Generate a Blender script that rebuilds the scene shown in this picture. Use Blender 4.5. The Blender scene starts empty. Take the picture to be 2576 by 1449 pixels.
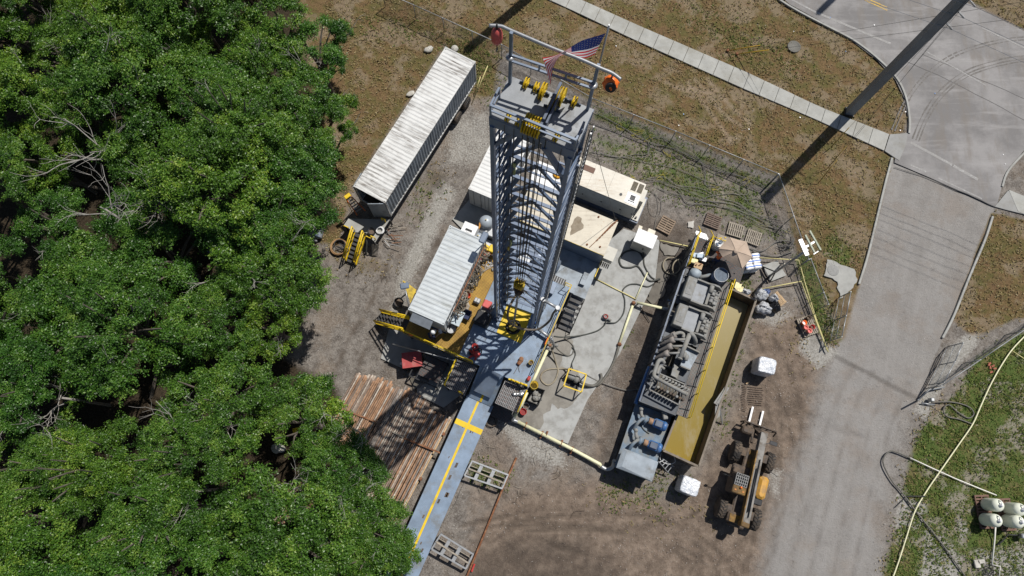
import bpy, math, random
import numpy as np
from mathutils import Vector, Matrix
random.seed(7); np.random.seed(7)
rad = math.radians
sc = bpy.context.scene
col = sc.collection

# ---------------------------------------------------------------- camera geometry
FPX, CX, CY, NX, NY, CAMH = 1717.0, 1288.0, 724.5, 1258.09, 1166.84, 46.7
_d = Vector((NX-CX, -(NY-CY), -FPX)).normalized()
_z = -_d
_x = (Vector((1,0,0)) - _z*_z.x).normalized()
_y = _z.cross(_x)
CROT = Matrix((_x, _y, _z))            # camera axes -> world
def F(px, py, z=0.0):                  # survey point (2576 px wide photo) at height z -> world
    r = CROT @ Vector((px-CX, -(py-CY), -FPX))
    k = (CAMH - z) / -r.z
    return Vector((r.x*k, r.y*k, z))
def proj_np(X, Y, Z):
    R = np.array(CROT).T
    c = R @ np.stack([X, Y, Z-CAMH])
    return CX + FPX*c[0]/-c[2], CY - FPX*c[1]/-c[2]
def Q(ox, oy, s):
    def q(a, b, z=0.0): return F((ox+a/s)/1.490683, (oy+b/s)/1.490683, z)
    return q
qa=Q(1150,100,1.811); qb=Q(1700,50,2.634); qc=Q(1300,750,2.0694); qd=Q(1900,550,2.415)
qe=Q(2200,850,1.449); qf=Q(1250,1350,1.789); qg=Q(2600,1150,1.4355); qh=Q(3200,1200,1.5094)
qi=Q(2640,700,2.07); qj=Q(2040,0,1.4311); qk=Q(1130,680,3.6225); ql=Q(1650,900,1.811)
qm=Q(1820,480,3.45); qn=Q(1820,850,3.45); qo=Q(1560,1080,3.45); qp=Q(1820,1270,3.45); qr=Q(1650,780,3.22)
SA = rad(66.3)                          # direction of the site's long axis

# ---------------------------------------------------------------- mesh builder
class MB:
    def __init__(s, M=None): s.v=[]; s.f=[]; s.M=M; s.sm=[]
    def _p(s, pts):
        b=len(s.v)
        if s.M is not None: s.v += [tuple(s.M @ Vector(p)) for p in pts]
        else: s.v += [tuple(p) for p in pts]
        return b
    def add(s, pts, faces, smooth=False):
        b=s._p(pts); s.f += [tuple(b+i for i in f) for f in faces]; s.sm += [smooth]*len(faces); return s
    def hexa(s, p8): # bottom 4 ccw, top 4 ccw
        return s.add(p8, [(3,2,1,0),(4,5,6,7),(0,1,5,4),(1,2,6,5),(2,3,7,6),(3,0,4,7)])
    def box(s, c, d, R=None):
        hx,hy,hz=d[0]/2,d[1]/2,d[2]/2; c=Vector(c)
        P=[Vector((x,y,z)) for z in (-hz,hz) for x,y in ((-hx,-hy),(hx,-hy),(hx,hy),(-hx,hy))]
        if R is not None: P=[R@p for p in P]
        return s.hexa([c+p for p in P])
    def box0(s, x0,x1,y0,y1,z0,z1): return s.box(((x0+x1)/2,(y0+y1)/2,(z0+z1)/2),(x1-x0,y1-y0,z1-z0))
    def cbox(s, c, d, b, R=None): # bevelled box (chamfer on all edges)
        hx,hy,hz=d[0]/2,d[1]/2,d[2]/2; c=Vector(c); b=min(b,hx*.9,hy*.9,hz*.9)
        rings=[]
        for z,i in ((-hz,b),(-hz+b,0),(hz-b,0),(hz,b)):
            x,y=hx-i,hy-i; k=b if i==0 else b*.6
            rings.append([Vector(q) for q in ((x-k,-y,z),(x,-y+k,z),(x,y-k,z),(x-k,y,z),(-x+k,y,z),(-x,y-k,z),(-x,-y+k,z),(-x+k,-y,z))])
        P=[p for r in rings for p in r]
        if R is not None: P=[R@p for p in P]
        fs=[]
        for r in range(3):
            for i in range(8): j=(i+1)%8; fs.append((r*8+i,r*8+j,r*8+8+j,r*8+8+i))
        fs.append(tuple(range(7,-1,-1))); fs.append(tuple(24+i for i in range(8)))
        return s.add([c+p for p in P], fs)
    def prism(s, poly, z0, z1): # poly: list of (x,y); made ccw
        pts=[(p[0],p[1]) for p in poly]
        A=sum(pts[i][0]*pts[(i+1)%len(pts)][1]-pts[(i+1)%len(pts)][0]*pts[i][1] for i in range(len(pts)))
        if A<0: pts=pts[::-1]
        n=len(pts)
        P=[(x,y,z0) for x,y in pts]+[(x,y,z1) for x,y in pts]
        return s.add(P,[tuple(range(n-1,-1,-1)),tuple(range(n,2*n))]+[(i,(i+1)%n,n+(i+1)%n,n+i) for i in range(n)])
    def sheet(s, poly, z):
        pts=[(p[0],p[1]) for p in poly]
        A=sum(pts[i][0]*pts[(i+1)%len(pts)][1]-pts[(i+1)%len(pts)][0]*pts[i][1] for i in range(len(pts)))
        if A<0: pts=pts[::-1]
        return s.add([(x,y,z) for x,y in pts],[tuple(range(len(pts)))])
    def quad(s,a,b,c,d): return s.add([a,b,c,d],[(0,1,2,3)])
    def bar(s, p0, p1, w, h=None, up=(0,0,1)): # rectangular bar
        p0=Vector(p0);p1=Vector(p1);h=h or w
        t=(p1-p0)
        if t.length<1e-6: return s
        t.normalize(); up=Vector(up)
        if abs(t.dot(up))>.98: up=Vector((.41,.91,0))
        n=t.cross(up).normalized(); b=n.cross(t).normalized()
        q=[(-1,-1),(1,-1),(1,1),(-1,1)]
        P=[p0+n*(x*w/2)+b*(y*h/2) for x,y in q]+[p1+n*(x*w/2)+b*(y*h/2) for x,y in q]
        return s.add(P,[(0,1,2,3),(7,6,5,4),(0,4,5,1),(1,5,6,2),(2,6,7,3),(3,7,4,0)])
    def tube(s, pts, r, n=8, cap=True, r1=None):
        pts=[Vector(p) for p in pts]; m=len(pts)
        if m<2: return s
        prev=None; P=[]
        for i,p in enumerate(pts):
            t=(pts[min(i+1,m-1)]-pts[max(i-1,0)])
            if t.length<1e-9: t=Vector((0,0,1))
            t.normalize()
            if prev is None:
                a=Vector((0,0,1)) if abs(t.z)<.9 else Vector((1,0,0))
                u=t.cross(a).normalized()
            else:
                u=(prev-t*prev.dot(t))
                u=u.normalized() if u.length>1e-6 else t.orthogonal().normalized()
            prev=u; w=t.cross(u)
            rr=(r[i] if isinstance(r,(list,tuple)) else (r+(r1-r)*i/(m-1) if r1 is not None else r))
            P+=[p+(u*math.cos(2*math.pi*k/n)+w*math.sin(2*math.pi*k/n))*rr for k in range(n)]
        fs=[]
        for i in range(m-1):
            for k in range(n):
                j=(k+1)%n; fs.append((i*n+k,i*n+j,(i+1)*n+j,(i+1)*n+k))
        b=len(s.v); s.add(P,fs,n>5)
        if cap:
            s.f.append(tuple(b+k for k in range(n-1,-1,-1))); s.f.append(tuple(b+(m-1)*n+k for k in range(n))); s.sm+=[False,False]
        return s
    def cyl(s, p0,p1,r,n=16,r1=None): return s.tube([p0,p1],r,n,True,r1)
    def lathe(s, prof, p0, axis=(0,0,1), n=20, smooth=True): # prof: (r, t) along axis
        a=Vector(axis).normalized(); u=a.orthogonal().normalized(); w=a.cross(u); p0=Vector(p0)
        P=[p0+a*t+(u*math.cos(2*math.pi*k/n)+w*math.sin(2*math.pi*k/n))*r for r,t in prof for k in range(n)]
        fs=[(i*n+k,i*n+(k+1)%n,(i+1)*n+(k+1)%n,(i+1)*n+k) for i in range(len(prof)-1) for k in range(n)]
        b=len(s.v); s.add(P,fs,smooth)
        if prof[0][0]>1e-4 and not (abs(prof[0][1]-prof[1][1])<1e-6 and prof[1][0]<prof[0][0]): s.f.append(tuple(b+k for k in range(n-1,-1,-1))); s.sm.append(False)
        if prof[-1][0]>1e-4 and not (abs(prof[-1][1]-prof[-2][1])<1e-6 and prof[-2][0]<prof[-1][0]): s.f.append(tuple(b+(len(prof)-1)*n+k for k in range(n))); s.sm.append(False)
        return s
    def ell(s, c, d, n=14, m=8, R=None, jit=0):
        c=Vector(c); P=[]
        for i in range(m+1):
            th=math.pi*i/m
            for k in range(n):
                ph=2*math.pi*k/n; q=Vector((d[0]/2*math.sin(th)*math.cos(ph),d[1]/2*math.sin(th)*math.sin(ph),d[2]/2*math.cos(th)))
                if jit: q*=1+random.uniform(-jit,jit)
                if R is not None: q=R@q
                P.append(c+q)
        fs=[(i*n+k,(i+1)*n+k,(i+1)*n+(k+1)%n,i*n+(k+1)%n) for i in range(m) for k in range(n)]
        return s.add(P,fs,True)
    def torus(s,c,R,r,n=28,m=8,axis=(0,0,1),squash=1):
        a=Vector(axis).normalized();u=a.orthogonal().normalized();w=a.cross(u);c=Vector(c)
        return s.tube([c+(u*math.cos(2*math.pi*i/n)+w*math.sin(2*math.pi*i/n)*squash)*R for i in range(n+1)],r,m,False)
    def corr(s, o, U, V, N, lu, lv, pitch, depth, flat=.55): # corrugated sheet, ridges run along V
        o=Vector(o);U=Vector(U);V=Vector(V);N=Vector(N)
        xs=[];n=max(2,round(lu/pitch));p=lu/n
        for i in range(n):
            x=i*p; sl=p*(1-flat)/2
            xs+=[(x,0),(x+p*flat/2,0),(x+p*flat/2+sl,1),(x+p*flat+sl,1)]
        xs.append((lu,0))
        P=[]
        for x,k in xs:
            P+=[o+U*x-N*depth*k, o+U*x+V*lv-N*depth*k]
        return s.add(P,[(2*i,2*i+2,2*i+3,2*i+1) for i in range(len(xs)-1)])
    def build(s, name, mat, parent=None, smooth=None, label=None, cat=None, group=None, kind=None):
        return link_mesh(s.v,s.f,name,mat,parent,s.sm if smooth is None else [smooth]*len(s.f),label,cat,group,kind)

def world_loc(o):
    p=Vector(o.location)
    while o.parent: o=o.parent; p=p+Vector(o.location)
    return p
def link_mesh(v,f,name,mat,parent=None,sm=None,label=None,cat=None,group=None,kind=None):
    me=bpy.data.meshes.new(name)
    if parent is None:
        a=np.array(v); off=Vector(((a[:,0].min()+a[:,0].max())/2,(a[:,1].min()+a[:,1].max())/2,a[:,2].min())) if kind is None else Vector((0,0,0))
    else: off=world_loc(parent)
    me.from_pydata([(p[0]-off.x,p[1]-off.y,p[2]-off.z) for p in v],[],f)
    if sm is not None and any(sm): me.polygons.foreach_set('use_smooth',[bool(x) for x in sm])
    me.update()
    o=bpy.data.objects.new(name,me); col.objects.link(o)
    if mat: me.materials.append(mat)
    if parent is None: o.location=off
    else: o.parent=parent
    tag(o,label,cat,group,kind); return o
def tag(o,label=None,cat=None,group=None,kind=None):
    if label: o['label']=label
    if cat: o['category']=cat
    if group: o['group']=group
    if kind: o['kind']=kind
    return o
def thing(name,loc,label,cat,group=None):
    o=bpy.data.objects.new(name,None); o.empty_display_size=.3; col.objects.link(o); o.location=Vector(loc)
    return tag(o,label,cat,group)
def copy_tree(o,parent=None):
    c=o.copy(); col.objects.link(c); c.parent=parent
    for ch in [x for x in o.children]: copy_tree(ch,c)
    return c
def place(o,loc,rz=0,label=None,group=None):
    o.location=Vector(loc); o.rotation_euler=(0,0,rz)
    if label: o['label']=label
    if group: o['group']=group
    return o
def fr(loc, ang=0): return Matrix.Translation(Vector(loc)) @ Matrix.Rotation(ang,4,'Z')
def rectfit(P): # four world points in ring order -> centre, angle of edge 1-2, length01, length12
    c=sum(P,Vector())/4
    e=((P[2]-P[1])+(P[3]-P[0]))/2
    return c, math.atan2(e.y,e.x), ((P[1]-P[0]).length+(P[2]-P[3]).length)/2, ((P[2]-P[1]).length+(P[3]-P[0]).length)/2
def smooth_path(pts, n=8):
    pts=[Vector(p) for p in pts]; out=[]
    for i in range(len(pts)-1):
        p0=pts[max(i-1,0)];p1=pts[i];p2=pts[i+1];p3=pts[min(i+2,len(pts)-1)]
        for k in range(n):
            t=k/n
            out.append(.5*((2*p1)+(p2-p0)*t+(2*p0-5*p1+4*p2-p3)*t*t+(3*p1-p0-3*p2+p3)*t**3))
    out.append(pts[-1]); return out
def lerp(a,b,t): return Vector(a)*(1-t)+Vector(b)*t

# ---------------------------------------------------------------- materials
class NT:
    def __init__(s,name):
        s.m=bpy.data.materials.new(name); s.m.use_nodes=True; s.t=s.m.node_tree; s.t.nodes.clear()
        s.out=s.n('ShaderNodeOutputMaterial'); s.b=s.n('ShaderNodeBsdfPrincipled'); s.l(s.b.outputs[0],s.out.inputs[0])
    def n(s,t,**k):
        x=s.t.nodes.new(t)
        for a,b in k.items(): setattr(x,a,b)
        return x
    def l(s,a,b): s.t.links.new(a,b)
    def coord(s,rnd=True):
        tc=s.n('ShaderNodeTexCoord')
        if not rnd: return tc.outputs['Object']
        oi=s.n('ShaderNodeObjectInfo'); mu=s.n('ShaderNodeMath',operation='MULTIPLY'); mu.inputs[1].default_value=57
        s.l(oi.outputs['Random'],mu.inputs[0])
        va=s.n('ShaderNodeVectorMath',operation='ADD'); s.l(tc.outputs['Object'],va.inputs[0]); s.l(mu.outputs[0],va.inputs[1]); return va.outputs[0]
    def noise(s,vec,scale,detail=4,rough=.6):
        x=s.n('ShaderNodeTexNoise'); x.inputs['Scale'].default_value=scale; x.inputs['Detail'].default_value=detail; x.inputs['Roughness'].default_value=rough
        if vec is not None: s.l(vec,x.inputs['Vector'])
        return x.outputs['Fac']
    def ramp(s,fac,stops):
        x=s.n('ShaderNodeValToRGB'); e=x.color_ramp.elements
        while len(e)<len(stops): e.new(.5)
        for i,(p,c) in enumerate(stops):
            e[i].position=p; e[i].color=(c[0],c[1],c[2],1) if not isinstance(c,(int,float)) else (c,c,c,1)
        s.l(fac,x.inputs[0]); return x.outputs[0]
    def mix(s,fac,a,b,mode='MIX'):
        x=s.n('ShaderNodeMix',data_type='RGBA',blend_type=mode)
        for i,v in ((0,fac),(6,a),(7,b)):
            if isinstance(v,(int,float)): x.inputs[i].default_value=v
            elif isinstance(v,tuple): x.inputs[i].default_value=(v[0],v[1],v[2],1)
            else: s.l(v,x.inputs[i])
        return x.outputs[2]
    def math(s,op,a,b=None,clamp=False):
        x=s.n('ShaderNodeMath',operation=op); x.use_clamp=clamp
        for i,v in enumerate((a,b)):
            if v is None: continue
            if isinstance(v,(int,float)): x.inputs[i].default_value=v
            else: s.l(v,x.inputs[i])
        return x.outputs[0]
    def bump(s,h,strength=.3,dist=.02):
        x=s.n('ShaderNodeBump'); x.inputs['Strength'].default_value=strength; x.inputs['Distance'].default_value=dist
        s.l(h,x.inputs['Height']); s.l(x.outputs[0],s.b.inputs['Normal'])
    def stretch(s,vec,sx,sy,sz):
        x=s.n('ShaderNodeMapping'); x.inputs['Scale'].default_value=(sx,sy,sz); s.l(vec,x.inputs['Vector']); return x.outputs[0]
def mat(name,c,rough=.55,metal=0,var=.12,scale=4,dirt=None,damt=.4,dscale=1.2,bump=0,bscale=30,spec=.4):
    k=NT(name); v=k.coord(); n1=k.noise(v,scale,5)
    lo=tuple(x*(1-var*1.6) for x in c); hi=tuple(min(1,x*(1+var)) for x in c)
    cc=k.ramp(n1,[(.3,lo),(.7,hi)])
    if dirt:
        n2=k.noise(v,dscale,7,.7); th=.72-damt*.45
        f=k.ramp(n2,[(th-.06,0.0),(th+.1,1.0)])
        cc=k.mix(k.math('MULTIPLY',f,min(1,.45+damt*.6)),cc,dirt)
        r=k.math('ADD',k.math('MULTIPLY',f,.3),rough,True); k.l(r,k.b.inputs['Roughness'])
    else: k.b.inputs['Roughness'].default_value=rough
    k.l(cc,k.b.inputs['Base Color']); k.b.inputs['Metallic'].default_value=metal; k.b.inputs['Specular IOR Level'].default_value=spec
    if bump: k.bump(k.noise(v,bscale,4,.65),bump,.02)
    return k.m
DIRT=(.16,.13,.10); MUD=(.2,.175,.14)
MT={}
MT['steel']=mat('blue_grey_painted_steel',(.165,.205,.27),.4,.15,.12,2,(.20,.19,.17),.25)
MT['steel_d']=mat('dark_blue_steel',(.07,.09,.13),.45,.2,.15,2,(.12,.11,.1),.2)
MT['mast']=mat('mast_grey_blue_paint',(.125,.17,.255),.36,.05,.12,1.5,(.16,.17,.19),.2,spec=.5)
MT['deck']=mat('deck_blue_paint',(.205,.27,.36),.5,.05,.16,1.1,(.17,.165,.15),.32,.9,.15,40)
MT['deck_g']=mat('deck_grey_paint',(.27,.31,.35),.55,.05,.14,1.3,(.17,.16,.14),.38,.9)
MT['yel']=mat('safety_yellow_paint',(.72,.50,.02),.45,0,.1,3,(.22,.16,.06),.22)
MT['yel2']=mat('worn_yellow_paint',(.60,.43,.05),.55,0,.15,4,(.16,.12,.06),.42,3)
MT['pvc']=mat('pale_yellow_pipe',(.66,.59,.27),.45,0,.1,3,(.3,.24,.14),.3)
MT['ltpvc']=mat('sun_bleached_yellow_pipe',(.72,.70,.46),.45,0,.08,4)
MT['wpvc']=mat('white_plastic_pipe',(.75,.73,.66),.4,0,.08,4)
MT['red']=mat('red_paint',(.42,.035,.03),.45,0,.15,4,(.12,.06,.05),.25)
MT['redp']=mat('faded_red_plastic',(.55,.10,.09),.5,0,.12,4)
MT['orange']=mat('orange_plastic',(.85,.17,.02),.4,0,.1,4)
MT['blk']=mat('black_steel',(.022,.023,.026),.5,.2,.2,4,(.1,.085,.07),.25)
MT['grat']=mat('dark_grating_steel',(.05,.05,.052),.55,.4,.2,5,(.12,.1,.08),.35)
MT['rub']=mat('tyre_rubber',(.035,.032,.03),.85,0,.2,5,(.15,.115,.085),.5)
MT['hose']=mat('grey_hose_rubber',(.13,.125,.11),.65,0,.15,4,(.22,.19,.15),.35)
MT['hosed']=mat('dark_hose_rubber',(.055,.06,.055),.6,0,.15,4,(.16,.14,.11),.25)
MT['hosel']=mat('tan_hose',(.3,.26,.19),.65,0,.15,4,(.2,.15,.1),.3)
MT['white']=mat('white_paint',(.74,.74,.73),.45,0,.06,2,(.4,.36,.3),.2)
MT['whitep']=mat('white_plastic',(.8,.8,.8),.35,0,.04,3)
MT['galv']=mat('galvanised_steel',(.36,.37,.38),.45,.6,.12,5)
MT['mudmetal']=mat('mud_coated_grey_steel',(.245,.248,.243),.7,.05,.16,2.5,(.26,.245,.21),.5,2.2,.25,25)
MT['mudblue']=mat('mud_stained_blue_steel',(.14,.2,.27),.6,.05,.2,2.5,(.25,.235,.2),.5,1.4,.2,25)
MT['bluep']=mat('bright_blue_motor_paint',(.055,.16,.38),.4,.1,.15,4,(.24,.22,.19),.35,4)
MT['rust']=mat('rusty_steel',(.23,.095,.045),.8,.15,.3,6,(.33,.2,.12),.4,3,.2,40)
MT['wood']=mat('weathered_pallet_wood',(.30,.225,.16),.85,0,.25,6,(.13,.1,.075),.4,3)
MT['woodl']=mat('fresh_pallet_wood',(.52,.37,.22),.8,0,.2,6,(.3,.2,.12),.25,3)
MT['woodg']=mat('grey_timber',(.33,.29,.235),.85,0,.2,5,(.16,.13,.1),.3,3)
MT['conc']=mat('bare_concrete',(.34,.34,.32),.85,0,.1,2,(.24,.22,.19),.3,.8,.1,30)
MT['cream']=mat('cream_enclosure_paint',(.66,.60,.48),.5,0,.06,1.5,(.40,.27,.14),.16,1.4)
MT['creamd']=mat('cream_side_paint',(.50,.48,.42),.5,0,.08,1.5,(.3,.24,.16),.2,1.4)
MT['glass']=mat('dark_glass',(.02,.025,.03),.08,0,.1,2)
MT['chain']=mat('chain_link_wire',(.30,.31,.315),.5,.3,.1,5)
MT['cable']=mat('dusty_cable_sheath',(.155,.15,.14),.7,0,.2,3,(.25,.23,.2),.5)
MT['cabley']=mat('yellow_cable_sheath',(.42,.36,.08),.55,0,.15,3)
MT['skin']=mat('skin',(.42,.24,.16),.55,0,.08,6)
MT['navy']=mat('navy_cloth',(.03,.04,.09),.8,0,.2,8)
MT['hivis']=mat('orange_hi_vis_cloth',(.85,.15,.03),.7,0,.1,8)
MT['canvas']=mat('tan_umbrella_canvas',(.44,.345,.27),.85,0,.08,3,(.33,.25,.19),.3,1.5)
MT['jcb']=mat('loader_yellow_paint',(.29,.155,.018),.55,.05,.15,3,(.11,.075,.045),.62,2.5)
MT['brn']=mat('dusty_dark_machinery',(.075,.06,.05),.65,.2,.25,4,(.19,.14,.1),.5,3)
MT['stone']=mat('pale_limestone',(.5,.48,.43),.9,0,.15,5,(.25,.23,.19),.3,3,.4,10)
MT['rope']=mat('worn_tan_rope_and_canvas',(.24,.18,.13),.9,0,.35,9)
MT['wire']=mat('steel_wire_rope',(.035,.035,.037),.5,.3,.1,5)
# ================================================================ SETTING
def sstep(x,a,b):
    t=np.clip((x-a)/(b-a),0,1); return t*t*(3-2*t)
def poly_sd(px,py,poly): # signed distance, positive inside
    n=len(poly); d=np.full(px.shape,1e18); ins=np.zeros(px.shape,bool)
    for i in range(n):
        ax,ay=poly[i]; bx,by=poly[(i+1)%n]
        ex,ey=bx-ax,by-ay; wx,wy=px-ax,py-ay
        t=np.clip((wx*ex+wy*ey)/(ex*ex+ey*ey+1e-9),0,1)
        d=np.minimum(d,(wx-ex*t)**2+(wy-ey*t)**2)
        c=((ay<=py)&(by>py))|((by<=py)&(ay>py))
        xi=ax+(py-ay)/(by-ay+1e-12)*ex
        ins^=c&(px<xi)
    return np.where(ins,1,-1)*np.sqrt(d)
ZONES=dict(
 dry=[([(700,-300),(2010,-300),(2110,60),(2200,135),(2262,210),(2284,300),(2240,400),(2215,520),(2185,640),(2150,760),(2125,850),(2080,880),(2042,770),(2008,640),(1960,445),(1490,255),(1260,112),(1240,240),(1180,250),(1120,110),(885,470),(850,620),(775,600),(740,300)],18,1),
      ([(2495,535),(2900,620),(2900,800),(2560,800),(2450,850),(2395,800),(2470,600)],14,1),([(2390,-60),(2900,-60),(2900,200),(2576,70),(2440,0)],8,1),
      ([(2200,1449),(2260,1290),(2310,1080),(2350,1000),(2420,1000),(2380,1150),(2300,1300),(2260,1449)],40,.5),([(780,640),(900,700),(1010,690),(960,640),(860,610)],35,.45),([(2010,760),(2060,880),(2040,950),(1930,830)],50,.35),
      ([(1030,480),(1110,480),(1150,430),(1090,400)],30,.45),([(1470,1240),(1700,1180),(1800,1300),(1600,1330)],60,.3)],
 green=[([(2900,760),(2576,835),(2460,900),(2400,1000),(2335,1060),(2300,1120),(2265,1290),(2225,1449),(2200,1700),(2900,1700)],22,.95),
      ([(1480,330),(1700,380),(1900,470),(1985,620),(1900,590),(1750,520),(1550,430)],40,.55),([(1500,265),(1950,460),(1930,480),(1490,300)],16,.6),
      ([(1995,640),(2040,640),(2125,860),(2068,850)],14,.8),([(2090,570),(2160,640),(2120,690),(2070,640)],20,.65),([(1175,1150),(1290,1190),(1270,1240),(1180,1210)],22,.6),
      ([(1060,440),(1110,470),(1060,560),(1030,540)],25,.4),([(900,60),(1250,110),(1240,240),(1190,230),(1100,90)],50,.45),([(1820,690),(1900,700),(1880,760),(1830,750)],20,.6),
      ([(1560,1170),(1720,1200),(1660,1290),(1500,1260)],40,.35),([(1700,20),(1900,80),(2000,170),(1850,130)],60,.45),([(1790,760),(1900,760),(1820,1100),(1770,1100)],20,.35),([(1560,880),(1640,600),(1655,610),(1580,880)],10,.5)],
 light=[([(1110,450),(1150,480),(1050,680),(990,760),(1000,690)],22,.85),([(1130,290),(1240,270),(1250,420),(1110,420)],35,.6),([(1250,1060),(1300,1060),(1420,1120),(1420,1180),(1320,1150)],30,.85),
      ([(2020,830),(2080,850),(2115,890),(2060,930),(2010,880)],22,.9),([(1880,800),(1960,760),(2010,790),(1950,830)],28,.65),([(2390,870),(2470,820),(2460,870),(2400,930),(2330,1060),(2300,1030)],18,.85),
      ([(2260,1240),(2340,1260),(2330,1340),(2250,1330)],20,.8),([(2330,1290),(2430,1400),(2420,1500),(2300,1500)],28,.85),([(2400,1270),(2450,1330),(2410,1400)],16,.7),([(2560,1180),(2700,1160),(2700,1260)],14,.8),([(2450,1380),(2700,1370),(2700,1500),(2470,1500)],22,.8),
      ([(1930,1170),(1975,1180),(1960,1260),(1935,1240)],18,.6),([(1040,95),(1095,110),(1090,140)],8,.5),([(1560,1120),(1640,760),(1590,800),(1490,1180)],30,.35),([(1010,700),(1050,700),(1000,850),(960,790)],25,.55)],
 brown=[([(1890,720),(2030,800),(2070,900),(2040,1100),(1960,1300),(1900,1700),(1100,1700),(1200,1300),(1300,1230),(1500,1200),(1690,1270),(1790,1150),(1880,950)],45,.95),
      ([(1610,770),(1650,770),(1590,1000),(1510,1180),(1480,1160),(1560,920)],25,.7),([(1230,1080),(1300,1100),(1290,1260),(1180,1300),(1190,1180)],35,.6),([(1690,620),(1760,560),(1700,540),(1600,560),(1600,640)],40,.4)],
 wet=[([(1180,1405),(1290,1345),(1480,1365),(1590,1470),(1600,1700),(1100,1700)],40,.72),([(1600,620),(1690,560),(1790,580),(1720,660),(1670,790),(1600,750)],28,.75),([(1080,430),(1130,440),(1110,500),(1090,480)],18,.5),([(1580,520),(1640,520),(1720,640),(1630,600)],25,.55),([(950,870),(1010,880),(1010,940),(960,910)],22,.6),([(1500,1180),(1560,900),(1640,640),(1700,640),(1540,1200)],25,.6)],
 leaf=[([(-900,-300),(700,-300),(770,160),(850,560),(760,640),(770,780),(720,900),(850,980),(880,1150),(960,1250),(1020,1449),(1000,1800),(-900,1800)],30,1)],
 track=[([(2246,400),(2230,450),(2214,520),(2185,640),(2150,760),(2103,888),(2090,930),(2312,1010),(2350,905),(2400,795),(2440,695),(2479,605),(2502,528),(2506,515)],5,1),([(2105,885),(2312,1000),(2275,1080),(2235,1250),(2190,1700),(1860,1700),(1950,1250),(2035,1080),(2075,950)],65,1)],
 dark=[([(2100,887),(2313,998),(2310,1011),(2097,900)],5,.8)],
)
def make_ground():
    xs=np.concatenate([[-600,-300,-150,-90,-65],np.arange(-48,54.01,.16),[65,90,150,300,600]])
    ys=np.concatenate([[-600,-300,-150,-70,-40],np.arange(-14,48.01,.16),[60,80,110,150,300,600]])
    X,Y=np.meshgrid(xs,ys); nx,ny=len(xs),len(ys)
    X=X.ravel();Y=Y.ravel()
    ok=(np.abs(X)<140)&(Y>-45)&(Y<120)
    Xc=np.clip(X,-70,75);Yc=np.clip(Y,-20,80)
    px,py=proj_np(Xc,Yc,np.zeros_like(Xc))
    W={}
    for k,L in ZONES.items():
        w=np.zeros_like(px)
        for poly,soft,amt in L: w=np.maximum(w,amt*sstep(poly_sd(px,py,poly),-soft,soft))
        W[k]=w
    W['green']=W['green']*(1-.9*W['light']); W['dry']=W['dry']*(1-.6*W['light'])
    # gentle unevenness (ruts, clods) except below slabs
    Z=np.zeros_like(X)
    rng=np.random.RandomState(3)
    for i in range(24):
        a=rng.uniform(0,6.28);f=rng.uniform(.6,3.2);ph=rng.uniform(0,6.28)
        Z+=np.sin(f*(X*math.cos(a)+Y*math.sin(a))+ph)*.006
    Z-=Z.max()*1.0; Z*=(np.abs(X)<52)
    me=bpy.data.meshes.new('ground')
    idx=np.arange(nx*ny).reshape(ny,nx)
    q=np.stack([idx[:-1,:-1],idx[:-1,1:],idx[1:,1:],idx[1:,:-1]],-1).reshape(-1,4)
    me.vertices.add(nx*ny); me.vertices.foreach_set('co',np.stack([X,Y,Z],-1).ravel())
    me.loops.add(q.size); me.loops.foreach_set('vertex_index',q.ravel())
    me.polygons.add(len(q)); me.polygons.foreach_set('loop_start',np.arange(0,q.size,4)); me.polygons.foreach_set('use_smooth',np.ones(len(q),bool))
    me.update(calc_edges=True)
    RUT=np.zeros_like(px); RR=np.random.RandomState(8)
    def polyline_d(pts):
        d=np.full(px.shape,1e9); P=[(p.x,p.y) for p in smooth_path([Vector((a,b,0)) for a,b in pts],6)]
        for (ax,ay),(bx,by) in zip(P[:-1],P[1:]):
            ex,ey=bx-ax,by-ay; t=np.clip(((px-ax)*ex+(py-ay)*ey)/(ex*ex+ey*ey+1e-9),0,1); d=np.minimum(d,np.hypot(px-ax-ex*t,py-ay-ey*t))
        return d
    TR=[[(1890,1449),(1950,1270),(1990,1100),(1975,960),(1925,850)],[(1760,1449),(1800,1390),(1850,1350)],[(2010,1449),(2060,1250),(2110,1060),(2170,930)],[(1180,1330),(1400,1290),(1640,1300),(1800,1400),(1850,1520)],[(1300,1330),(1480,1330),(1700,1380),(1800,1480)],[(1880,1020),(1920,1120),(1930,1260),(1900,1449)],[(1945,1000),(1975,1120),(1990,1250),(1960,1449)],[(1010,640),(960,760),(900,860),(860,960)],[(1100,560),(1050,660),(1000,790),(960,850)],[(2120,1449),(2160,1250),(2220,1060),(2260,960)],[(1860,880),(1960,1000),(2060,1060),(2160,1100)],[(1280,1240),(1350,1340),(1480,1400),(1650,1420)],[(1770,1120),(1810,1160),(1790,1280),(1700,1330),(1560,1330)]]
    for pts in TR:
        o=RR.uniform(0,6)
        for off in (-24,24):
            d=polyline_d([(a+off,b+off*.25) for a,b in pts]); RUT=np.maximum(RUT,np.exp(-(d/6.5)**2)*(.55+.35*np.sin(py*.09+o)))
    V1=np.zeros_like(px)
    for pts in ([(775,440),(850,540),(930,650),(1010,760)],[(810,420),(900,530),(980,620),(1090,690)],[(880,420),(960,520),(1040,600),(1110,670)],[(660,440),(720,470),(800,480),(900,500)]):
        d=polyline_d([((2040+a/1.4311)/1.490683,(b/1.4311)/1.490683) for a,b in pts]); V1=np.maximum(V1,np.exp(-(d/5)**2))
    W['rut']=RUT; W['z1']=V1;W['z2']=RUT*0;W['z3']=RUT*0
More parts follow.
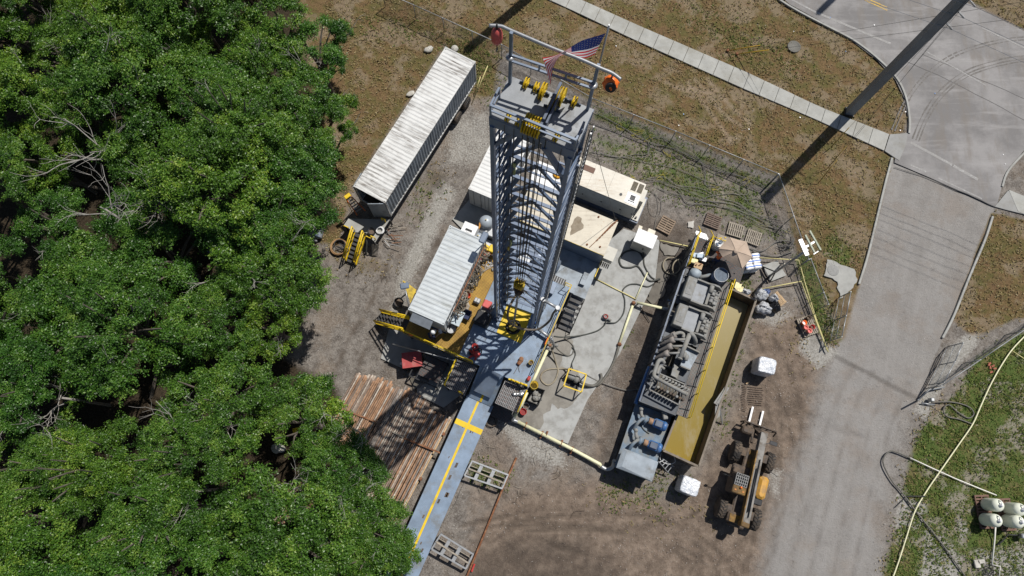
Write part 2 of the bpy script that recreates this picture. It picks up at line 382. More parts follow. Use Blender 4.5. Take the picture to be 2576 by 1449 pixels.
    for nm,ch in (('za',('dry','green','light','brown')),('zb',('wet','leaf','track','dark')),('zc',('rut','z1','z2','z3'))):
        at=me.color_attributes.new(nm,'FLOAT_COLOR','POINT')
        at.data.foreach_set('color',np.stack([W[c] for c in ch],-1).ravel())
    o=bpy.data.objects.new('ground',me); col.objects.link(o); tag(o,kind='structure')
    k=NT('ground_soil'); v=k.coord(False)
    def attr(n):
        a=k.n('ShaderNodeAttribute',attribute_name=n); s=k.n('ShaderNodeSeparateColor'); k.l(a.outputs['Color'],s.inputs[0]); return s.outputs[0],s.outputs[1],s.outputs[2],a.outputs['Alpha']
    dry,green,light,brown=attr('za'); wet,leaf,track,dark=attr('zb'); rut,vt,_,_=attr('zc')
    big=k.noise(v,.35,6,.65); n5=k.noise(v,4.4,6,.78); pat=k.noise(v,.75,7,.72); mid=k.noise(v,1.6,7,.7); fine=k.noise(v,9,6,.75); vf=k.noise(v,34,4,.7)
    def sel(w,nz,kk=.9,soft=.16):
        x=k.math('ADD',w,k.math('MULTIPLY',k.math('SUBTRACT',nz,.5),kk))
        return k.ramp(x,[(.5-soft,0.0),(.5+soft,1.0)])
    soil=k.mix(k.ramp(mid,[(.40,0.0),(.60,1.0)]),(.132,.116,.102),(.24,.218,.195)); soil=k.mix(k.ramp(big,[(.5,0.0),(.62,.6)]),soil,(.21,.165,.125))
    soil=k.mix(k.ramp(fine,[(.5,0.0),(.68,.8)]),soil,(.32,.30,.275)); soil=k.mix(k.ramp(fine,[(.34,.7),(.46,0.0)]),soil,(.10,.085,.07))
    c=k.mix(sel(brown,mid,1.1,.4),soil,k.mix(k.ramp(mid,[(.38,0.0),(.62,1.0)]),(.138,.104,.08),(.245,.192,.15)))
    mpr=k.n('ShaderNodeMapping'); mpr.inputs['Rotation'].default_value=(0,0,-rad(70)); k.l(v,mpr.inputs[0]); stk=k.noise(k.stretch(mpr.outputs[0],.07,1,1),.9,6,.7)
    trk=k.mix(k.ramp(k.math('ADD',k.math('MULTIPLY',stk,.4),k.math('MULTIPLY',pat,.6)),[(.40,0.0),(.6,1.0)]),(.24,.226,.212),(.305,.292,.278)); trk=k.mix(k.ramp(big,[(.5,0.0),(.64,.55)]),trk,(.25,.215,.185)); trk=k.mix(k.ramp(vf,[(.56,0.0),(.72,.25)]),trk,(.38,.365,.345)); trk=k.mix(k.ramp(fine,[(.33,.2),(.44,0.0)]),trk,(.15,.135,.12))
    c=k.mix(sel(track,k.math('ADD',k.math('MULTIPLY',pat,.7),k.math('MULTIPLY',fine,.3)),1.3,.32),c,trk); c=k.mix(k.math('MULTIPLY',k.math('MULTIPLY',rut,k.math('SUBTRACT',1.0,k.math('MULTIPLY',track,.72))),.85),c,(.095,.074,.058))
    c=k.mix(sel(light,fine,1.3,.2),c,k.mix(k.ramp(fine,[(.35,0.0),(.7,1.0)]),(.24,.225,.2),(.44,.43,.40)))
    gr=k.mix(k.ramp(fine,[(.36,0.0),(.64,1.0)]),(.085,.057,.025),(.225,.152,.074)); gr=k.mix(k.ramp(pat,[(.47,0.0),(.60,.8)]),gr,(.115,.11,.035)); gr=k.mix(k.ramp(pat,[(.36,.7),(.47,0.0)]),gr,(.16,.10,.055)); gr=k.mix(k.ramp(big,[(.5,0.0),(.57,.8)]),gr,(.235,.185,.125))
    gr=k.mix(k.ramp(vf,[(.3,.4),(.45,0.0)]),gr,(.06,.045,.025))
    gr=k.mix(k.math('MULTIPLY',vt,.75),gr,(.30,.235,.17))
    c=k.mix(sel(dry,fine,.9,.2),c,gr)
    gg=k.mix(k.ramp(fine,[(.3,0.0),(.7,1.0)]),(.045,.072,.018),(.12,.168,.042)); gg=k.mix(k.ramp(pat,[(.47,0.0),(.60,.8)]),gg,(.17,.14,.06)); gg=k.mix(k.ramp(big,[(.52,0.0),(.58,.85)]),gg,(.29,.26,.215))
    gg=k.mix(k.ramp(vf,[(.3,.5),(.5,0.0)]),gg,(.015,.02,.006))
    mg=k.math('ADD',k.math('MULTIPLY',fine,.5),k.math('MULTIPLY',mid,.6))
    mg=k.math('SUBTRACT',mg,.05)
    c=k.mix(sel(green,mg,1.7,.18),c,gg)
    c=k.mix(k.math('MULTIPLY',sel(wet,k.math('ADD',k.math('MULTIPLY',pat,.6),k.math('MULTIPLY',n5,.4)),3.2,.4),.75),c,k.mix(fine,(.035,.028,.024),(.085,.068,.055)))
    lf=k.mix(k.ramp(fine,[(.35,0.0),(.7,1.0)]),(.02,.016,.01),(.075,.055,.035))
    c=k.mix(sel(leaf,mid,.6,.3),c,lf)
    c=k.mix(k.math('MULTIPLY',sel(dark,mid,.6,.3),.6),c,(.1,.09,.08))
    nt_=k.math('SUBTRACT',1.0,k.math('MULTIPLY',track,.75)); c=k.mix(k.math('MULTIPLY',k.ramp(n5,[(.36,.55),(.47,0.0)]),nt_),c,k.mix(1.0,c,(.52,.5,.48),'MULTIPLY')); c=k.mix(k.math('MULTIPLY',k.ramp(n5,[(.54,0.0),(.66,.38)]),nt_),c,k.mix(1.0,c,(1.45,1.42,1.4),'MULTIPLY'))
    vo=k.n('ShaderNodeTexVoronoi'); vo.inputs['Scale'].default_value=1.3; k.l(v,vo.inputs['Vector'])
    sp=k.ramp(vo.outputs['Distance'],[(.035,1.0),(.06,0.0)])
    c=k.mix(k.math('MULTIPLY',sp,.5),c,(.5,.48,.45))
    c=k.mix(k.ramp(vf,[(.62,0.0),(.75,.35)]),c,(.4,.37,.33)); c=k.mix(k.ramp(vf,[(.28,.4),(.38,0.0)]),c,(.06,.05,.04))
    k.l(c,k.b.inputs['Base Color']); k.b.inputs['Specular IOR Level'].default_value=.15
    k.l(k.math('SUBTRACT',.92,k.math('MULTIPLY',k.math('MULTIPLY',wet,mid),.4)),k.b.inputs['Roughness'])
    h=k.math('ADD',k.math('MULTIPLY',fine,1.0),k.math('MULTIPLY',vf,.5)); h=k.math('ADD',h,k.math('MULTIPLY',rut,-1.2)); h=k.math('ADD',h,k.math('MULTIPLY',mid,1.2))
    k.bump(h,.75,.09)
    me.materials.append(k.m); return o
make_ground()

def jag(poly,n=6,amt=.12,seed=1): # irregular outline through world points
    r=random.Random(seed); out=[]
    for i in range(len(poly)):
        a=Vector(poly[i]);b=Vector(poly[(i+1)%len(poly)]);t=(b-a);nn=Vector((-t.y,t.x,0)).normalized() if t.length>1e-6 else Vector((0,0,0))
        m=max(2,min(n,int(t.length/.2)))
        for k in range(m): out.append(a+t*(k/m)+nn*r.uniform(-amt,amt)*(0 if k==0 else 1)*min(1,t.length))
    return out
def road_mat(name,lo,hi,tint=(.19,.17,.15)):
    k=NT(name); v=k.coord(False)
    a=k.noise(v,.25,6,.65); b=k.noise(v,14,5,.75); st=k.noise(k.stretch(v,.5,.12,1),2,5,.65)
    c=k.mix(k.ramp(a,[(.42,0.0),(.60,1.0)]),lo,hi); c=k.mix(k.ramp(st,[(.5,0.0),(.64,.6)]),c,tint); st2=k.noise(k.stretch(v,.12,.9,1),1.4,5,.7); c=k.mix(k.ramp(st2,[(.52,0.0),(.66,.45)]),c,tuple(x*1.25 for x in hi))
    c=k.mix(k.ramp(b,[(.25,.4),(.45,0.0)]),c,tuple(x*.55 for x in lo)); c=k.mix(k.ramp(b,[(.6,0.0),(.8,.35)]),c,tuple(min(1,x*1.5) for x in hi))
    vo=k.n('ShaderNodeTexVoronoi',feature='DISTANCE_TO_EDGE'); vo.inputs['Scale'].default_value=.22; k.l(k.mix(.06,v,b),vo.inputs['Vector'])
    k.l(c,k.b.inputs['Base Color']); k.b.inputs['Roughness'].default_value=.88; k.b.inputs['Specular IOR Level'].default_value=.2; k.bump(b,.25,.01); return k.m
asph=road_mat('sun_bleached_asphalt',(.185,.178,.175),(.275,.265,.26)); 
RD=[F(*p) for p in [(1900,-70),(1985,10),(2080,62),(2150,108),(2205,150),(2252,200),(2276,250),(2284,300),(2283,335),(2253,388),(2250,409),(2330,443),(2410,478),(2506,522),(2512,500),(2528,440),(2576,378),(2700,320),(2900,300),(3100,330),(3100,250),(2900,180),(2576,78),(2430,6),(2300,-70),(2200,-130),(2000,-140)]]
b=MB(); b.sheet(RD,.008); b.build('road',asph,kind='structure')
# kerbs along the rounded corners and the driveway edges
b=MB()
kl=[[(2110,82),(2150,104),(2205,146),(2254,196),(2278,246),(2287,300),(2286,336)],[(2243,398),(2229,450),(2212,520),(2183,640),(2160,715)],[(2580,380),(2535,430),(2520,470)],[(2496,545),(2476,605),(2438,695),(2398,795),(2370,850)],[(1900,-45),(1985,16),(2110,82)]]
for L in kl:
    P=smooth_path([F(*p) for p in L],5)
    for i in range(len(P)-1): b.bar(P[i]+Vector((0,0,.02)),P[i+1]+Vector((0,0,.02)),.14,.16)
b.build('kerb',MT['conc'],kind='structure')
# worn road paint
wp=mat('worn_white_road_paint',(.46,.46,.45),.8,0,.15,8,(.27,.26,.25),.75,7); yp=mat('worn_orange_road_paint',(.55,.36,.07),.8,0,.15,8,(.27,.26,.25),.5,7)
def stripe(bb,a,c,w,z=.014):
    a=Vector(a);c=Vector(c);t=(c-a).normalized();n=Vector((-t.y,t.x,0))*w/2; a=Vector((a.x,a.y,z));c=Vector((c.x,c.y,z)); bb.quad(a-n,c-n,c+n,a+n)
b=MB()
stripe(b,F(1960,-18),F(2050,30),.16); stripe(b,F(2050,30),F(2240,110),.2)
for p in range(0): stripe(b,lerp(F(2420,115),F(2640,240),p/5),lerp(F(2420,115),F(2640,240),p/5+.1),.12)
stripe(b,F(2290,358),F(2395,415),.2); stripe(b,F(2398,417),F(2460,452),.22)
stripe(b,F(2290,415),F(2330,432),.14); stripe(b,F(2360,448),F(2470,500),.12); stripe(b,F(2330,130),F(2480,215),.1); stripe(b,F(2470,70),F(2576,120),.12)
b.build('road_marking_white',wp,kind='structure')
b=MB(); 
for o in (0,.26):
    stripe(b,F(2140,-16)+Vector((0,o,0)),F(2232,26)+Vector((0,o,0)),.12)
b.build('road_marking_yellow',yp,kind='structure')
# skid marks and tar lines
sk=mat('rubber_skid_film',(.135,.125,.115),.85,0,.1,6,(.22,.21,.20),.5,4)
b=MB()
for off in (0,.22,.5,1.9,2.15):
    P=smooth_path([qj(2010,760),qj(2060,640),qj(2140,520),qj(2260,420),qj(2400,365),qj(2576,330),qj(2800,330)],6)
    for i in range(len(P)-1):
        t=(P[i+1]-P[i]).normalized();n=Vector((-t.y,t.x,0))
        stripe(b,P[i]+n*off,P[i+1]+n*off,.09+.05*math.sin(i+off),.0125)
b.build('tyre_skid_marks',sk,kind='structure')
tar=mat('tar_crack_seal',(.085,.082,.08),.8,0,.1,6)
b=MB()
for L in ([(1950,330),(2250,470),(2576,645),(2700,700)],[(1880,895),(2150,990),(2420,1110)],[(2030,290),(2280,400),(2576,530)]):
    P=smooth_path([qj(*p) for p in L],5); r=random.Random(4)
    P=[p+Vector((r.uniform(-.04,.04),r.uniform(-.04,.04),0)) for p in P]
    for i in range(len(P)-1): stripe(b,P[i],P[i+1],.05,.0115)
b.build('road_crack_seal',tar,kind='structure')
# sidewalk slabs
swm=mat('pale_sidewalk_concrete',(.37,.37,.345),.85,0,.1,1.5,(.28,.27,.235),.4,.5,.12,40)
b=MB(); up=[qj(-300,-235),qj(200,0),qj(500,135),qj(1090,390),qj(1480,575),qj(1853,722)]; lo=[qj(-340,-165),qj(150,55),qj(465,205),qj(1055,470),qj(1455,640),qj(1826,810)]
def along(L,t):
    d=[(L[i+1]-L[i]).length for i in range(len(L)-1)]; s=t*sum(d)
    for i,x in enumerate(d):
        if s<=x or i==len(d)-1: return lerp(L[i],L[i+1],s/x)
        s-=x
n=27
for i in range(n):
    a,c=i/n,(i+1)/n-.0008*1.2
    hz=.045+random.uniform(-.004,.004)
    b.prism([along(up,a),along(lo,a),along(lo,c),along(up,c)],-.05,hz)
b.build('sidewalk',swm,kind='structure')
b=MB(); b.prism([qj(1856,722),qj(1950,715),qj(1940,780),qj(1905,862),qj(1828,811)],-.05,.035); b.prism([F(2502,520),F(2535,480),F(2590,500),F(2600,545),F(2530,528)],-.05,.035)
b.build('kerb_ramp',mat('kerb_ramp_concrete',(.3,.3,.29),.85,0,.1,2,(.22,.21,.19),.4,1),kind='structure')
b=MB(); b.prism([F(2537,478),F(2620,512),F(2620,560),F(2560,532)],-.05,.05); b.build('sidewalk_east',swm,kind='structure')
b=MB(); b.lathe([(.0,.0),(.52,0),(.52,.05),(.47,.055),(.45,.04),(.0,.04)],qj(1342,250)-Vector((0,0,.02))); 
o=b.build('manhole_cover',mat('manhole_iron',(.15,.145,.13),.7,.3,.15,9),label='round grey manhole cover set in the dry grass between pavement and road',cat='manhole')
# concrete pads
padm=mat('pad_concrete',(.36,.365,.355),.85,0,.08,1.2,(.24,.235,.22),.42,1.3,.12,30)
b=MB(); b.prism([qd(930,850),qd(1060,745),qd(1385,850),qe(372,290),qe(180,690),F(1478,1005),qf(1572,562),qf(1240,425),qf(1150,300),ql(650,900),ql(860,430)],-.1,.06); b.build('concrete_pad',padm,kind='structure')
b=MB(); b.prism([qc(330,1000),qc(265,1230),qc(400,1292),qc(560,1360),qf(560,230),qf(740,320),qf(900,200),qc(1100,1100)],-.1,.045); b.build('concrete_pad_west',MT['conc'],kind='structure')
b=MB(); b.prism([qc(820,150),qc(960,-10),qc(1250,60),qc(1250,400),qc(1000,330)],-.1,.045); b.build('concrete_pad_north',MT['conc'],kind='structure')
b=MB(); b.prism(jag([qi(955,565),qi(1165,640),qi(1190,720),qi(1140,800),qi(1050,870),qi(1035,740),qi(930,690)],6,.1),-.1,.03); b.build('concrete_apron',MT['conc'],kind='structure')
b=MB(); b.lathe([(.0,.0),(.42,0),(.42,.035),(.38,.042),(.0,.038)],qi(1000,650)); b.build('manhole_cover',mat('utility_lid',(.27,.27,.26),.8,.1,.1,9),label='flat round utility lid in the pale apron beside the driveway',cat='manhole')
# wet stains and puddles
pud=NT('muddy_water'); v=pud.coord(False); nn=pud.noise(v,1.5,5); pud.l(pud.ramp(nn,[(.3,(.085,.075,.06)),(.7,(.15,.135,.11))]),pud.b.inputs['Base Color']); pud.b.inputs['Roughness'].default_value=.12; pud.b.inputs['Specular IOR Level'].default_value=.5; pud.bump(pud.noise(v,6,3),.05,.01)
stn=mat('wet_concrete',(.185,.17,.145),.35,0,.14,1.2,(.25,.235,.205),.4,.9)
b=MB(); b.sheet(jag([ql(800,560),ql(830,540),ql(870,620),ql(905,690),ql(880,780),ql(830,790),ql(815,860),ql(935,880),ql(930,1080),ql(880,1130),ql(800,1150),ql(760,1110),ql(750,1160),ql(700,1185),ql(705,1240),ql(680,1285),ql(560,1240),ql(500,1200),ql(560,1050),ql(640,900),ql(720,740)],6,.1,3),.066); b.build('wet_stain',stn,kind='structure')
b=MB(); b.sheet(jag([qd(1395,865),qd(1560,915),qd(1520,985),qd(1430,985),qd(1395,930)],6,.12,4),.02); b.sheet(jag([qd(1370,1060),qd(1440,1030),qd(1470,1200),qd(1380,1240),qd(1330,1180)],6,.12,5),.02); b.sheet(jag([qd(1330,1260),qd(1440,1190),qd(1430,1330),qd(1320,1430),qd(1270,1380)],6,.14,6),.02); b.sheet(jag([qd(1640,680),qd(1700,670),qd(1690,740),qd(1640,730)],5,.08,7),.02)
b.sheet(jag([F(1010,900),F(1060,890),F(1080,960),F(1040,985)],5,.1,8),.05)
b.build('puddle',pud.m,kind='structure')
# ================================================================ THE RIG
UU=Vector((.9157,-.4019,0)); VV=Vector((.4019,.9157,0)); SO=Vector((1.79,4.77,0))
ZF=2.65
def S(u,v,z=0): return SO+UU*u+VV*v+Vector((0,0,z))
def uv(p): d=Vector((p.x,p.y,0))-SO; return d.dot(UU),d.dot(VV)
RS=Matrix.Rotation(math.atan2(UU.y,UU.x),3,'Z')   # site axes
FS=Matrix.Translation(SO) @ RS.to_4x4()           # site frame as 4x4: (u,v,z) -> world
def zof(q,a,b,P,zmax=40):
    best=min((( (q(a,b,i*.05).xy-P.xy).length,i*.05) for i in range(int(zmax/.05))),key=lambda t:t[0]); return best[1]
def sbox(b,u0,u1,v0,v1,z0,z1): b.hexa([S(u0,v0,z0),S(u1,v0,z0),S(u1,v1,z0),S(u0,v1,z0),S(u0,v0,z1),S(u1,v0,z1),S(u1,v1,z1),S(u0,v1,z1)])
def rail(b,pts,h=1.07,r=.028,mid=True,post=1.6,toe=None,n=6):
    for i in range(len(pts)-1):
        a=Vector(pts[i]);c=Vector(pts[i+1]);L=(c-a).length;m=max(1,round(L/post))
        up=Vector((0,0,h))
        b.tube([a+up,c+up],r,n); 
        if mid: b.tube([a+up*.53,c+up*.53],r*.85,n)
        for k in range(m+1):
            p=lerp(a,c,k/m); b.tube([p,p+up],r,n)
# ---- skid / lower deck
t=thing('rig_skid',S(-1,9,0),'grey blue steel skid deck below the cream enclosure, with steps to the pad','skid')
b=MB(); sbox(b,-4.4,1.15,7.2,12.9,1.28,1.45); b.build('deck_plate',MT['deck_g'],t)
b=MB()
for u in (-4.3,-2.7,-.6,1.0): sbox(b,u-.1,u+.1,7.25,12.8,.1,1.27)
for v in (7.3,10,12.75): sbox(b,-4.2,.9,v-.08,v+.08,.4,1.2)
b.build('skid_beam',MT['steel_d'],t)
b=MB(); sbox(b,1.16,1.22,8.9,11.0,1.1,1.62); b.build('toe_board',MT['yel'],t)
b=MB(); sbox(b,.4,.75,8.0,8.9,1.45,1.72); sbox(b,-.2,.3,7.2,7.6,1.45,1.6); b.build('step_box',MT['deck_g'],t)
st=None
b=MB()
for k in range(6):
    v=6.95-k*.36; z=1.32-k*.22
    sbox(b,.22,1.12,v-.22,v,z-.04,z)
sq=b.build('stair_tread',MT['grat'],t)
b=MB()
for u in (.18,1.14):
    b.bar(S(u,7.15,1.45),S(u,4.85,.05),.05,.2)
b.build('stringer',MT['blk'],t)
b=MB(); 
for u in (.18,1.14): b.tube([S(u,7.0,1.45),S(u,6.9,2.3),S(u,5.1,1.1),S(u,4.9,.1)],.022,6)
b.build('handrail',MT['blk'],t)
# ---- rig floor
t=thing('rig_floor',S(-2.48,3.57,0),'raised blue drill floor under the mast with a yellow handrail along one edge','rig floor')
b=MB(); sbox(b,-4.94,-2.5,0,3.4,ZF-.14,ZF); sbox(b,-2.485,0,0,3.4,ZF-.14,ZF); sbox(b,-4.94,-2.5,3.412,7.15,ZF-.14,ZF); sbox(b,-2.485,0,3.412,7.15,ZF-.14,ZF)
b.build('floor_plate',MT['deck'],t)
b=MB()
for u in (-4.8,-3.4,-1.5,-.15):
    for v in (.2,3.4,7.0): sbox(b,u-.11,u+.11,v-.11,v+.11,0.05,ZF-.15)
for v in (.2,3.4,7.0): sbox(b,-4.85,-.1,v-.09,v+.09,ZF-.45,ZF-.16)
for u in (-4.8,-.15):
    b.bar(S(u,.3,.3),S(u,3.3,ZF-.5),.1); b.bar(S(u,6.9,.3),S(u,3.5,ZF-.5),.1)
b.build('support_frame',MT['steel_d'],t)
b=MB(); rail(b,[S(-.45,7.1,ZF),S(-.04,7.1,ZF)],post=1); rail(b,[S(-.04,7.1,ZF),S(-.04,1.05,ZF)],post=1.5); sbox(b,-.06,-.03,1.1,7.1,ZF+.01,ZF+.14)
b.build('handrail',MT['yel'],t)
b=MB(); sbox(b,-1.8,-.45,7.16,7.6,ZF-.1,ZF-.02); b.build('grating_step',MT['grat'],t)
b=MB(); b.M=None
for i in range(9): b.bar(S(-1.75+i*.16,7.17,ZF-.01),S(-1.75+i*.16,7.58,ZF-.01),.02,.03)
b.build('grating_bar',MT['galv'],t)
pl=[ql(455,440,ZF),ql(385,628,ZF),ql(548,702,ZF),ql(622,500,ZF)]
b=MB(); b.prism(pl,ZF+.004,ZF+.03); b.build('table_plate',MT['yel'],t)
RC=ql(497,592,ZF)
b=MB(); b.lathe([(.5,.0),(.5,.07),(.43,.09),(.36,.09),(.33,.05),(.2,.05)],RC+Vector((0,0,.03)),n=28); b.torus(RC+Vector((0,0,.11)),.42,.05)
b.build('rotary_table',MT['blk'],t)
b=MB(); b.lathe([(.3,0),(.3,.1),(.24,.16),(.1,.2),(.07,.2)],RC+Vector((0,0,.1)),n=16)
for k in range(4):
    a=k*1.57+.4; b.box(RC+Vector((.19*math.cos(a),.19*math.sin(a),.26)),(.14,.14,.14),Matrix.Rotation(a,3,'Z'))
b.build('drive_bushing',MT['yel2'],t)
b=MB(); P=ql(855,310,ZF); sbox(b,-2.45,-.95,6.2,6.9,ZF+.002,ZF+.5); b.build('step_housing',MT['steel'],t)

# ---- mast
BASE=[S(-3.74,3.3,3.0),S(-1.28,3.45,3.0),S(-1.28,4.85,3.0),S(-3.74,4.7,3.0)]
TOPC=[S(-4.05,4.08,27.25),S(-1.45,4.08,27.25),S(-1.45,5.5,27.25),S(-4.05,5.5,27.25)]
def leg(i,z): return lerp(BASE[i],TOPC[i],(z-3.0)/24.25)
mast=thing('drilling_mast',S(-2.5,4.1,ZF),'tall grey blue lattice drilling mast rising from the drill floor with a railed crown platform','mast')
for i in range(4):
    b=MB(); b.bar(leg(i,ZF),leg(i,27.5),.145 if i<2 else .13,.145 if i<2 else .13,up=VV); b.build('leg',MT['mast'],mast)
for i in range(4):
    b=MB(); b.cbox(leg(i,ZF+.12),(.42,.42,.24),.03,RS); b.build('base_shoe',MT['steel_d'],mast)
NB=14; zs=[3.3+ (26.4-3.3)*k/NB for k in range(NB+1)]
bw=.13
for k,z in enumerate(zs): # rear girts, one mesh each
    b=MB(); b.bar(leg(3,z)-UU*.06,leg(2,z)+UU*.06,.14,.1); 
    b.build('rear_girt',MT['mast'],mast)
for k in range(NB):
    z0,z1=zs[k],zs[k+1]; ap=lerp(leg(3,z1),leg(2,z1),.46)-VV*.03
    b=MB(); b.bar(leg(3,z0)-VV*.04,ap,.15,.1,up=VV); b.bar(leg(2,z0)-VV*.04,ap,.15,.1,up=VV)
    b.box(ap-VV*.01,(.3,.03,.22),RS); b.build('rear_chevron',MT['mast'],mast)
for (fa,re,n1) in ((0,3,'side_brace'),(1,2,'side_brace')):
    b=MB(); s_=-1 if fa==0 else 1
    for k in range(NB):
        z0,z1=zs[k],zs[k+1]; o=UU*(s_*.07)
        b.bar(leg(fa,z0)+o,leg(re,(z0+z1)/2)+o,.11,.05,up=UU); b.bar(leg(re,(z0+z1)/2)+o,leg(fa,z1)+o,.11,.05,up=UU)
        b.bar(leg(fa,z0)+o*.6,leg(re,z0)+o*.6,.1,.08); b.bar(leg(fa,(z0+z1)/2)+o*.6,leg(re,(z0+z1)/2)+o*.6,.08,.06); b.bar(leg(re,z0)-o*.3,leg(fa,(z0+z1)/2)-o*.3,.08,.05,up=UU)
        b.box(lerp(leg(fa,z0),leg(re,z0),.12),(.03,.34,.3),RS)
    b.build(n1,MT['mast'],mast)
    # gusset knees leaning into the rear face
    b=MB()
    for k in range(NB):
        z0,z1=zs[k],zs[k+1]
        a=leg(re,z1)-UU*(s_*.06); c=lerp(leg(re,z0+.25),leg(5-re,z0+.25),.22)
        b.bar(lerp(leg(re,z1-.1),leg(5-re,z1-.1),.16),leg(re,z0+.35)-VV*.3,.2,.05,up=VV)
    b.build('knee_brace',MT['mast'],mast)
for (i0,a_,c_,r_1) in ((3,.10,-.10,.045),(3,.22,-.14,.03),(0,.12,.25,.03),(2,-.14,-.12,.04)):
    b=MB(); b.tube([leg(i0,3.0)+UU*a_+VV*c_,leg(i0,27.0)+UU*a_+VV*c_],r_1,7); b.build('service_pipe',MT['steel_d'],mast)
for k in range(NB):
    b=MB(); z=(zs[k]+zs[k+1])/2; b.bar(leg(3,z)+VV*.03,leg(2,z)+VV*.03,.07,.06); b.build('rear_strut',MT['mast'],mast)
# cable ladder tray on right rear leg, standpipe up the mast side
b=MB(); o=UU*.22+VV*.1
for k in (-.13,.13): b.bar(leg(2,3.2)+o+VV*k,leg(2,26.8)+o+VV*k,.04,.06)
z=3.4
while z<26.6: b.bar(leg(2,z)+o-VV*.13,leg(2,z)+o+VV*.13,.025); z+=.33
b.build('ladder',MT['galv'],mast)
b=MB()
for k in range(3): b.tube([leg(2,3.0)+UU*(.12+.06*k)+VV*.24,leg(2,15)+UU*(.13+.06*k)+VV*.25,leg(2,26.5)+UU*(.12+.06*k)+VV*.24],.022,6)
b.build('cable_run',MT['hosed'],mast)
b=MB(); b.bar(leg(1,ZF+.3)+UU*.3+VV*.3,leg(1,26.5)+UU*.26+VV*.35,.07,.07,up=VV); b.build('guide_rail',MT['steel_d'],mast)
gb=mat('pale_green_board',(.45,.5,.2),.6)
for z in (22.3,14.0): 
    b=MB(); p=lerp(leg(3,z),leg(2,z),.1)-VV*.12; b.box(p,(.16,.06,1.0),RS); b.build('marker_board',gb,mast)
b=MB(); p=lerp(leg(3,13.2),leg(2,13.2),.08)-VV*.14; b.box(p,(.1,.08,.5),RS); b.build('lamp',MT['yel'],mast)
# crown
b=MB(); sbox(b,-4.14,-1.36,4.08,5.6,27.9,28.0); b.build('crown_deck',mat('crown_deck_paint',(.27,.285,.30),.55,.05,.1,2,(.18,.17,.15),.3),mast)
b=MB(); sbox(b,-4.16,-1.34,4.06,4.17,27.45,27.985); sbox(b,-4.16,-1.34,5.5,5.61,27.45,27.985); sbox(b,-4.15,-4.02,4.18,5.49,27.5,27.97); sbox(b,-1.47,-1.35,4.18,5.49,27.5,27.97)
for u in (-3.3,-2.75,-2.1): sbox(b,u-.05,u+.05,4.18,5.49,27.55,27.88)
b.bar(S(-3.95,4.1,26.3),S(-3.3,4.1,27.45),.12); b.bar(S(-1.55,4.1,26.0),S(-2.3,4.1,27.45),.16)
b.build('crown_beam',MT['mast'],mast)
b=MB(); sbox(b,-2.58,-2.5,4.2,5.75,28.0,28.5); sbox(b,-2.46,-2.4,4.2,5.6,28.0,28.42); b.build('centre_channel',MT['steel_d'],mast)
ZC=28.0
b=MB()
A=S(-4.12,4.12,ZC);B_=S(-1.4,4.12,ZC);C_=S(-4.12,4.75,ZC);D_=S(-1.4,4.75,ZC)
up=Vector((0,0,.62))
for p in (A,B_,C_,D_,lerp(A,B_,.36)): b.bar(p,p+up,.06)
b.bar(A+up,B_+up,.07); b.bar(A+up*.5,B_+up*.5,.05)
for p,q2 in ((A,C_),(B_,D_)): b.bar(p+up,q2+up,.06); b.bar(p+up*.5,q2+up*.5,.05)
b.build('handrail',MT['steel'],mast)
PL=qb(560,690,ZC); zl=zof(qb,563,185,PL); PR=qb(1325,950,ZC); zr=zof(qb,1425,505,PR)
b=MB(); b.bar(PL,Vector((PL.x,PL.y,zl)),.09); b.bar(PR,Vector((PR.x,PR.y,zr)),.09)
zm=zof(qb,565,410,PL); zm2=zof(qb,568,470,PL)
for zz in (zm,zm2): b.bar(Vector((PL.x,PL.y,zz)),Vector((PR.x,PR.y,zz)),.06)
for k in (.35,.67): 
    p=lerp(PL,PR,k); b.bar(Vector((p.x,p.y,zm)),Vector((p.x,p.y,zm2)),.05)
b.build('rear_guard_rail',MT['steel'],mast)
for P in (PL,PR):
    b=MB(); p=Vector((P.x,P.y,zm-.05))-VV*.05; b.lathe([(.02,0),(.13,0),(.13,.03),(.02,.03)],p,(0,0,1),16); b.build('clamp_plate',MT['galv'],mast)
b=MB(); zb=(zl+zr)/2
b.tube(smooth_path([qb(352,120,zb),qb(470,128,zb),qb(565,168,zb),qb(980,345,zb),qb(1260,455,zb),qb(1460,545,zb),qb(1570,592,zb),qb(1655,655,zb)],5),.052,10); b.build('tugger_boom',MT['galv'],mast)
def sheave(c,r,n=1,gap=.07,w=.045):
    for i in range(n):
        p=c+UU*(gap*(i-(n-1)/2)); b=MB(); a=UU
        b.lathe([(.03,-w*.5-.02),(.05,-w*.5-.02),(.05,-w*.5),(r*.55,-w*.5),(r*.62,-w*.2),(r*.8,-w*.2),(r,-w*.5),(r,-w*.25),(r*.88,0),(r,w*.25),(r,w*.5),(r*.8,w*.2),(r*.62,w*.2),(r*.55,w*.5),(.05,w*.5),(.05,w*.5+.02),(.03,w*.5+.02)],p,a,18,False)
        b.build('sheave',MT['yel'],mast)
for (x,y,r,n) in ((722,690,.16,2),(822,730,.15,2),(885,770,.25,2),(1062,820,.27,3),(1197,875,.16,2),(545,1020,.15,2),(648,1062,.15,2),(785,1110,.29,7),(975,930,.24,3),(1022,1215,.16,2)):
    sheave(qb(x,y,ZC+r*.6),r*1.12,n,.085,.035)
b=MB()
for (x,y,r,n) in ((722,690,.16,2),(822,730,.15,2),(885,770,.25,2),(1062,820,.27,3),(1197,875,.16,2),(785,1110,.29,7),(975,930,.24,3)):
    c=qb(x,y,ZC+r*.55); b.cyl(c-UU*(.05*n+.06),c+UU*(.05*n+.06),.025,8)
    for s_ in (-1,1): 
        p=c+UU*(s_*(.05*n+.05)); b.bar(Vector((p.x,p.y,ZC)),p,.03,.14,up=UU)
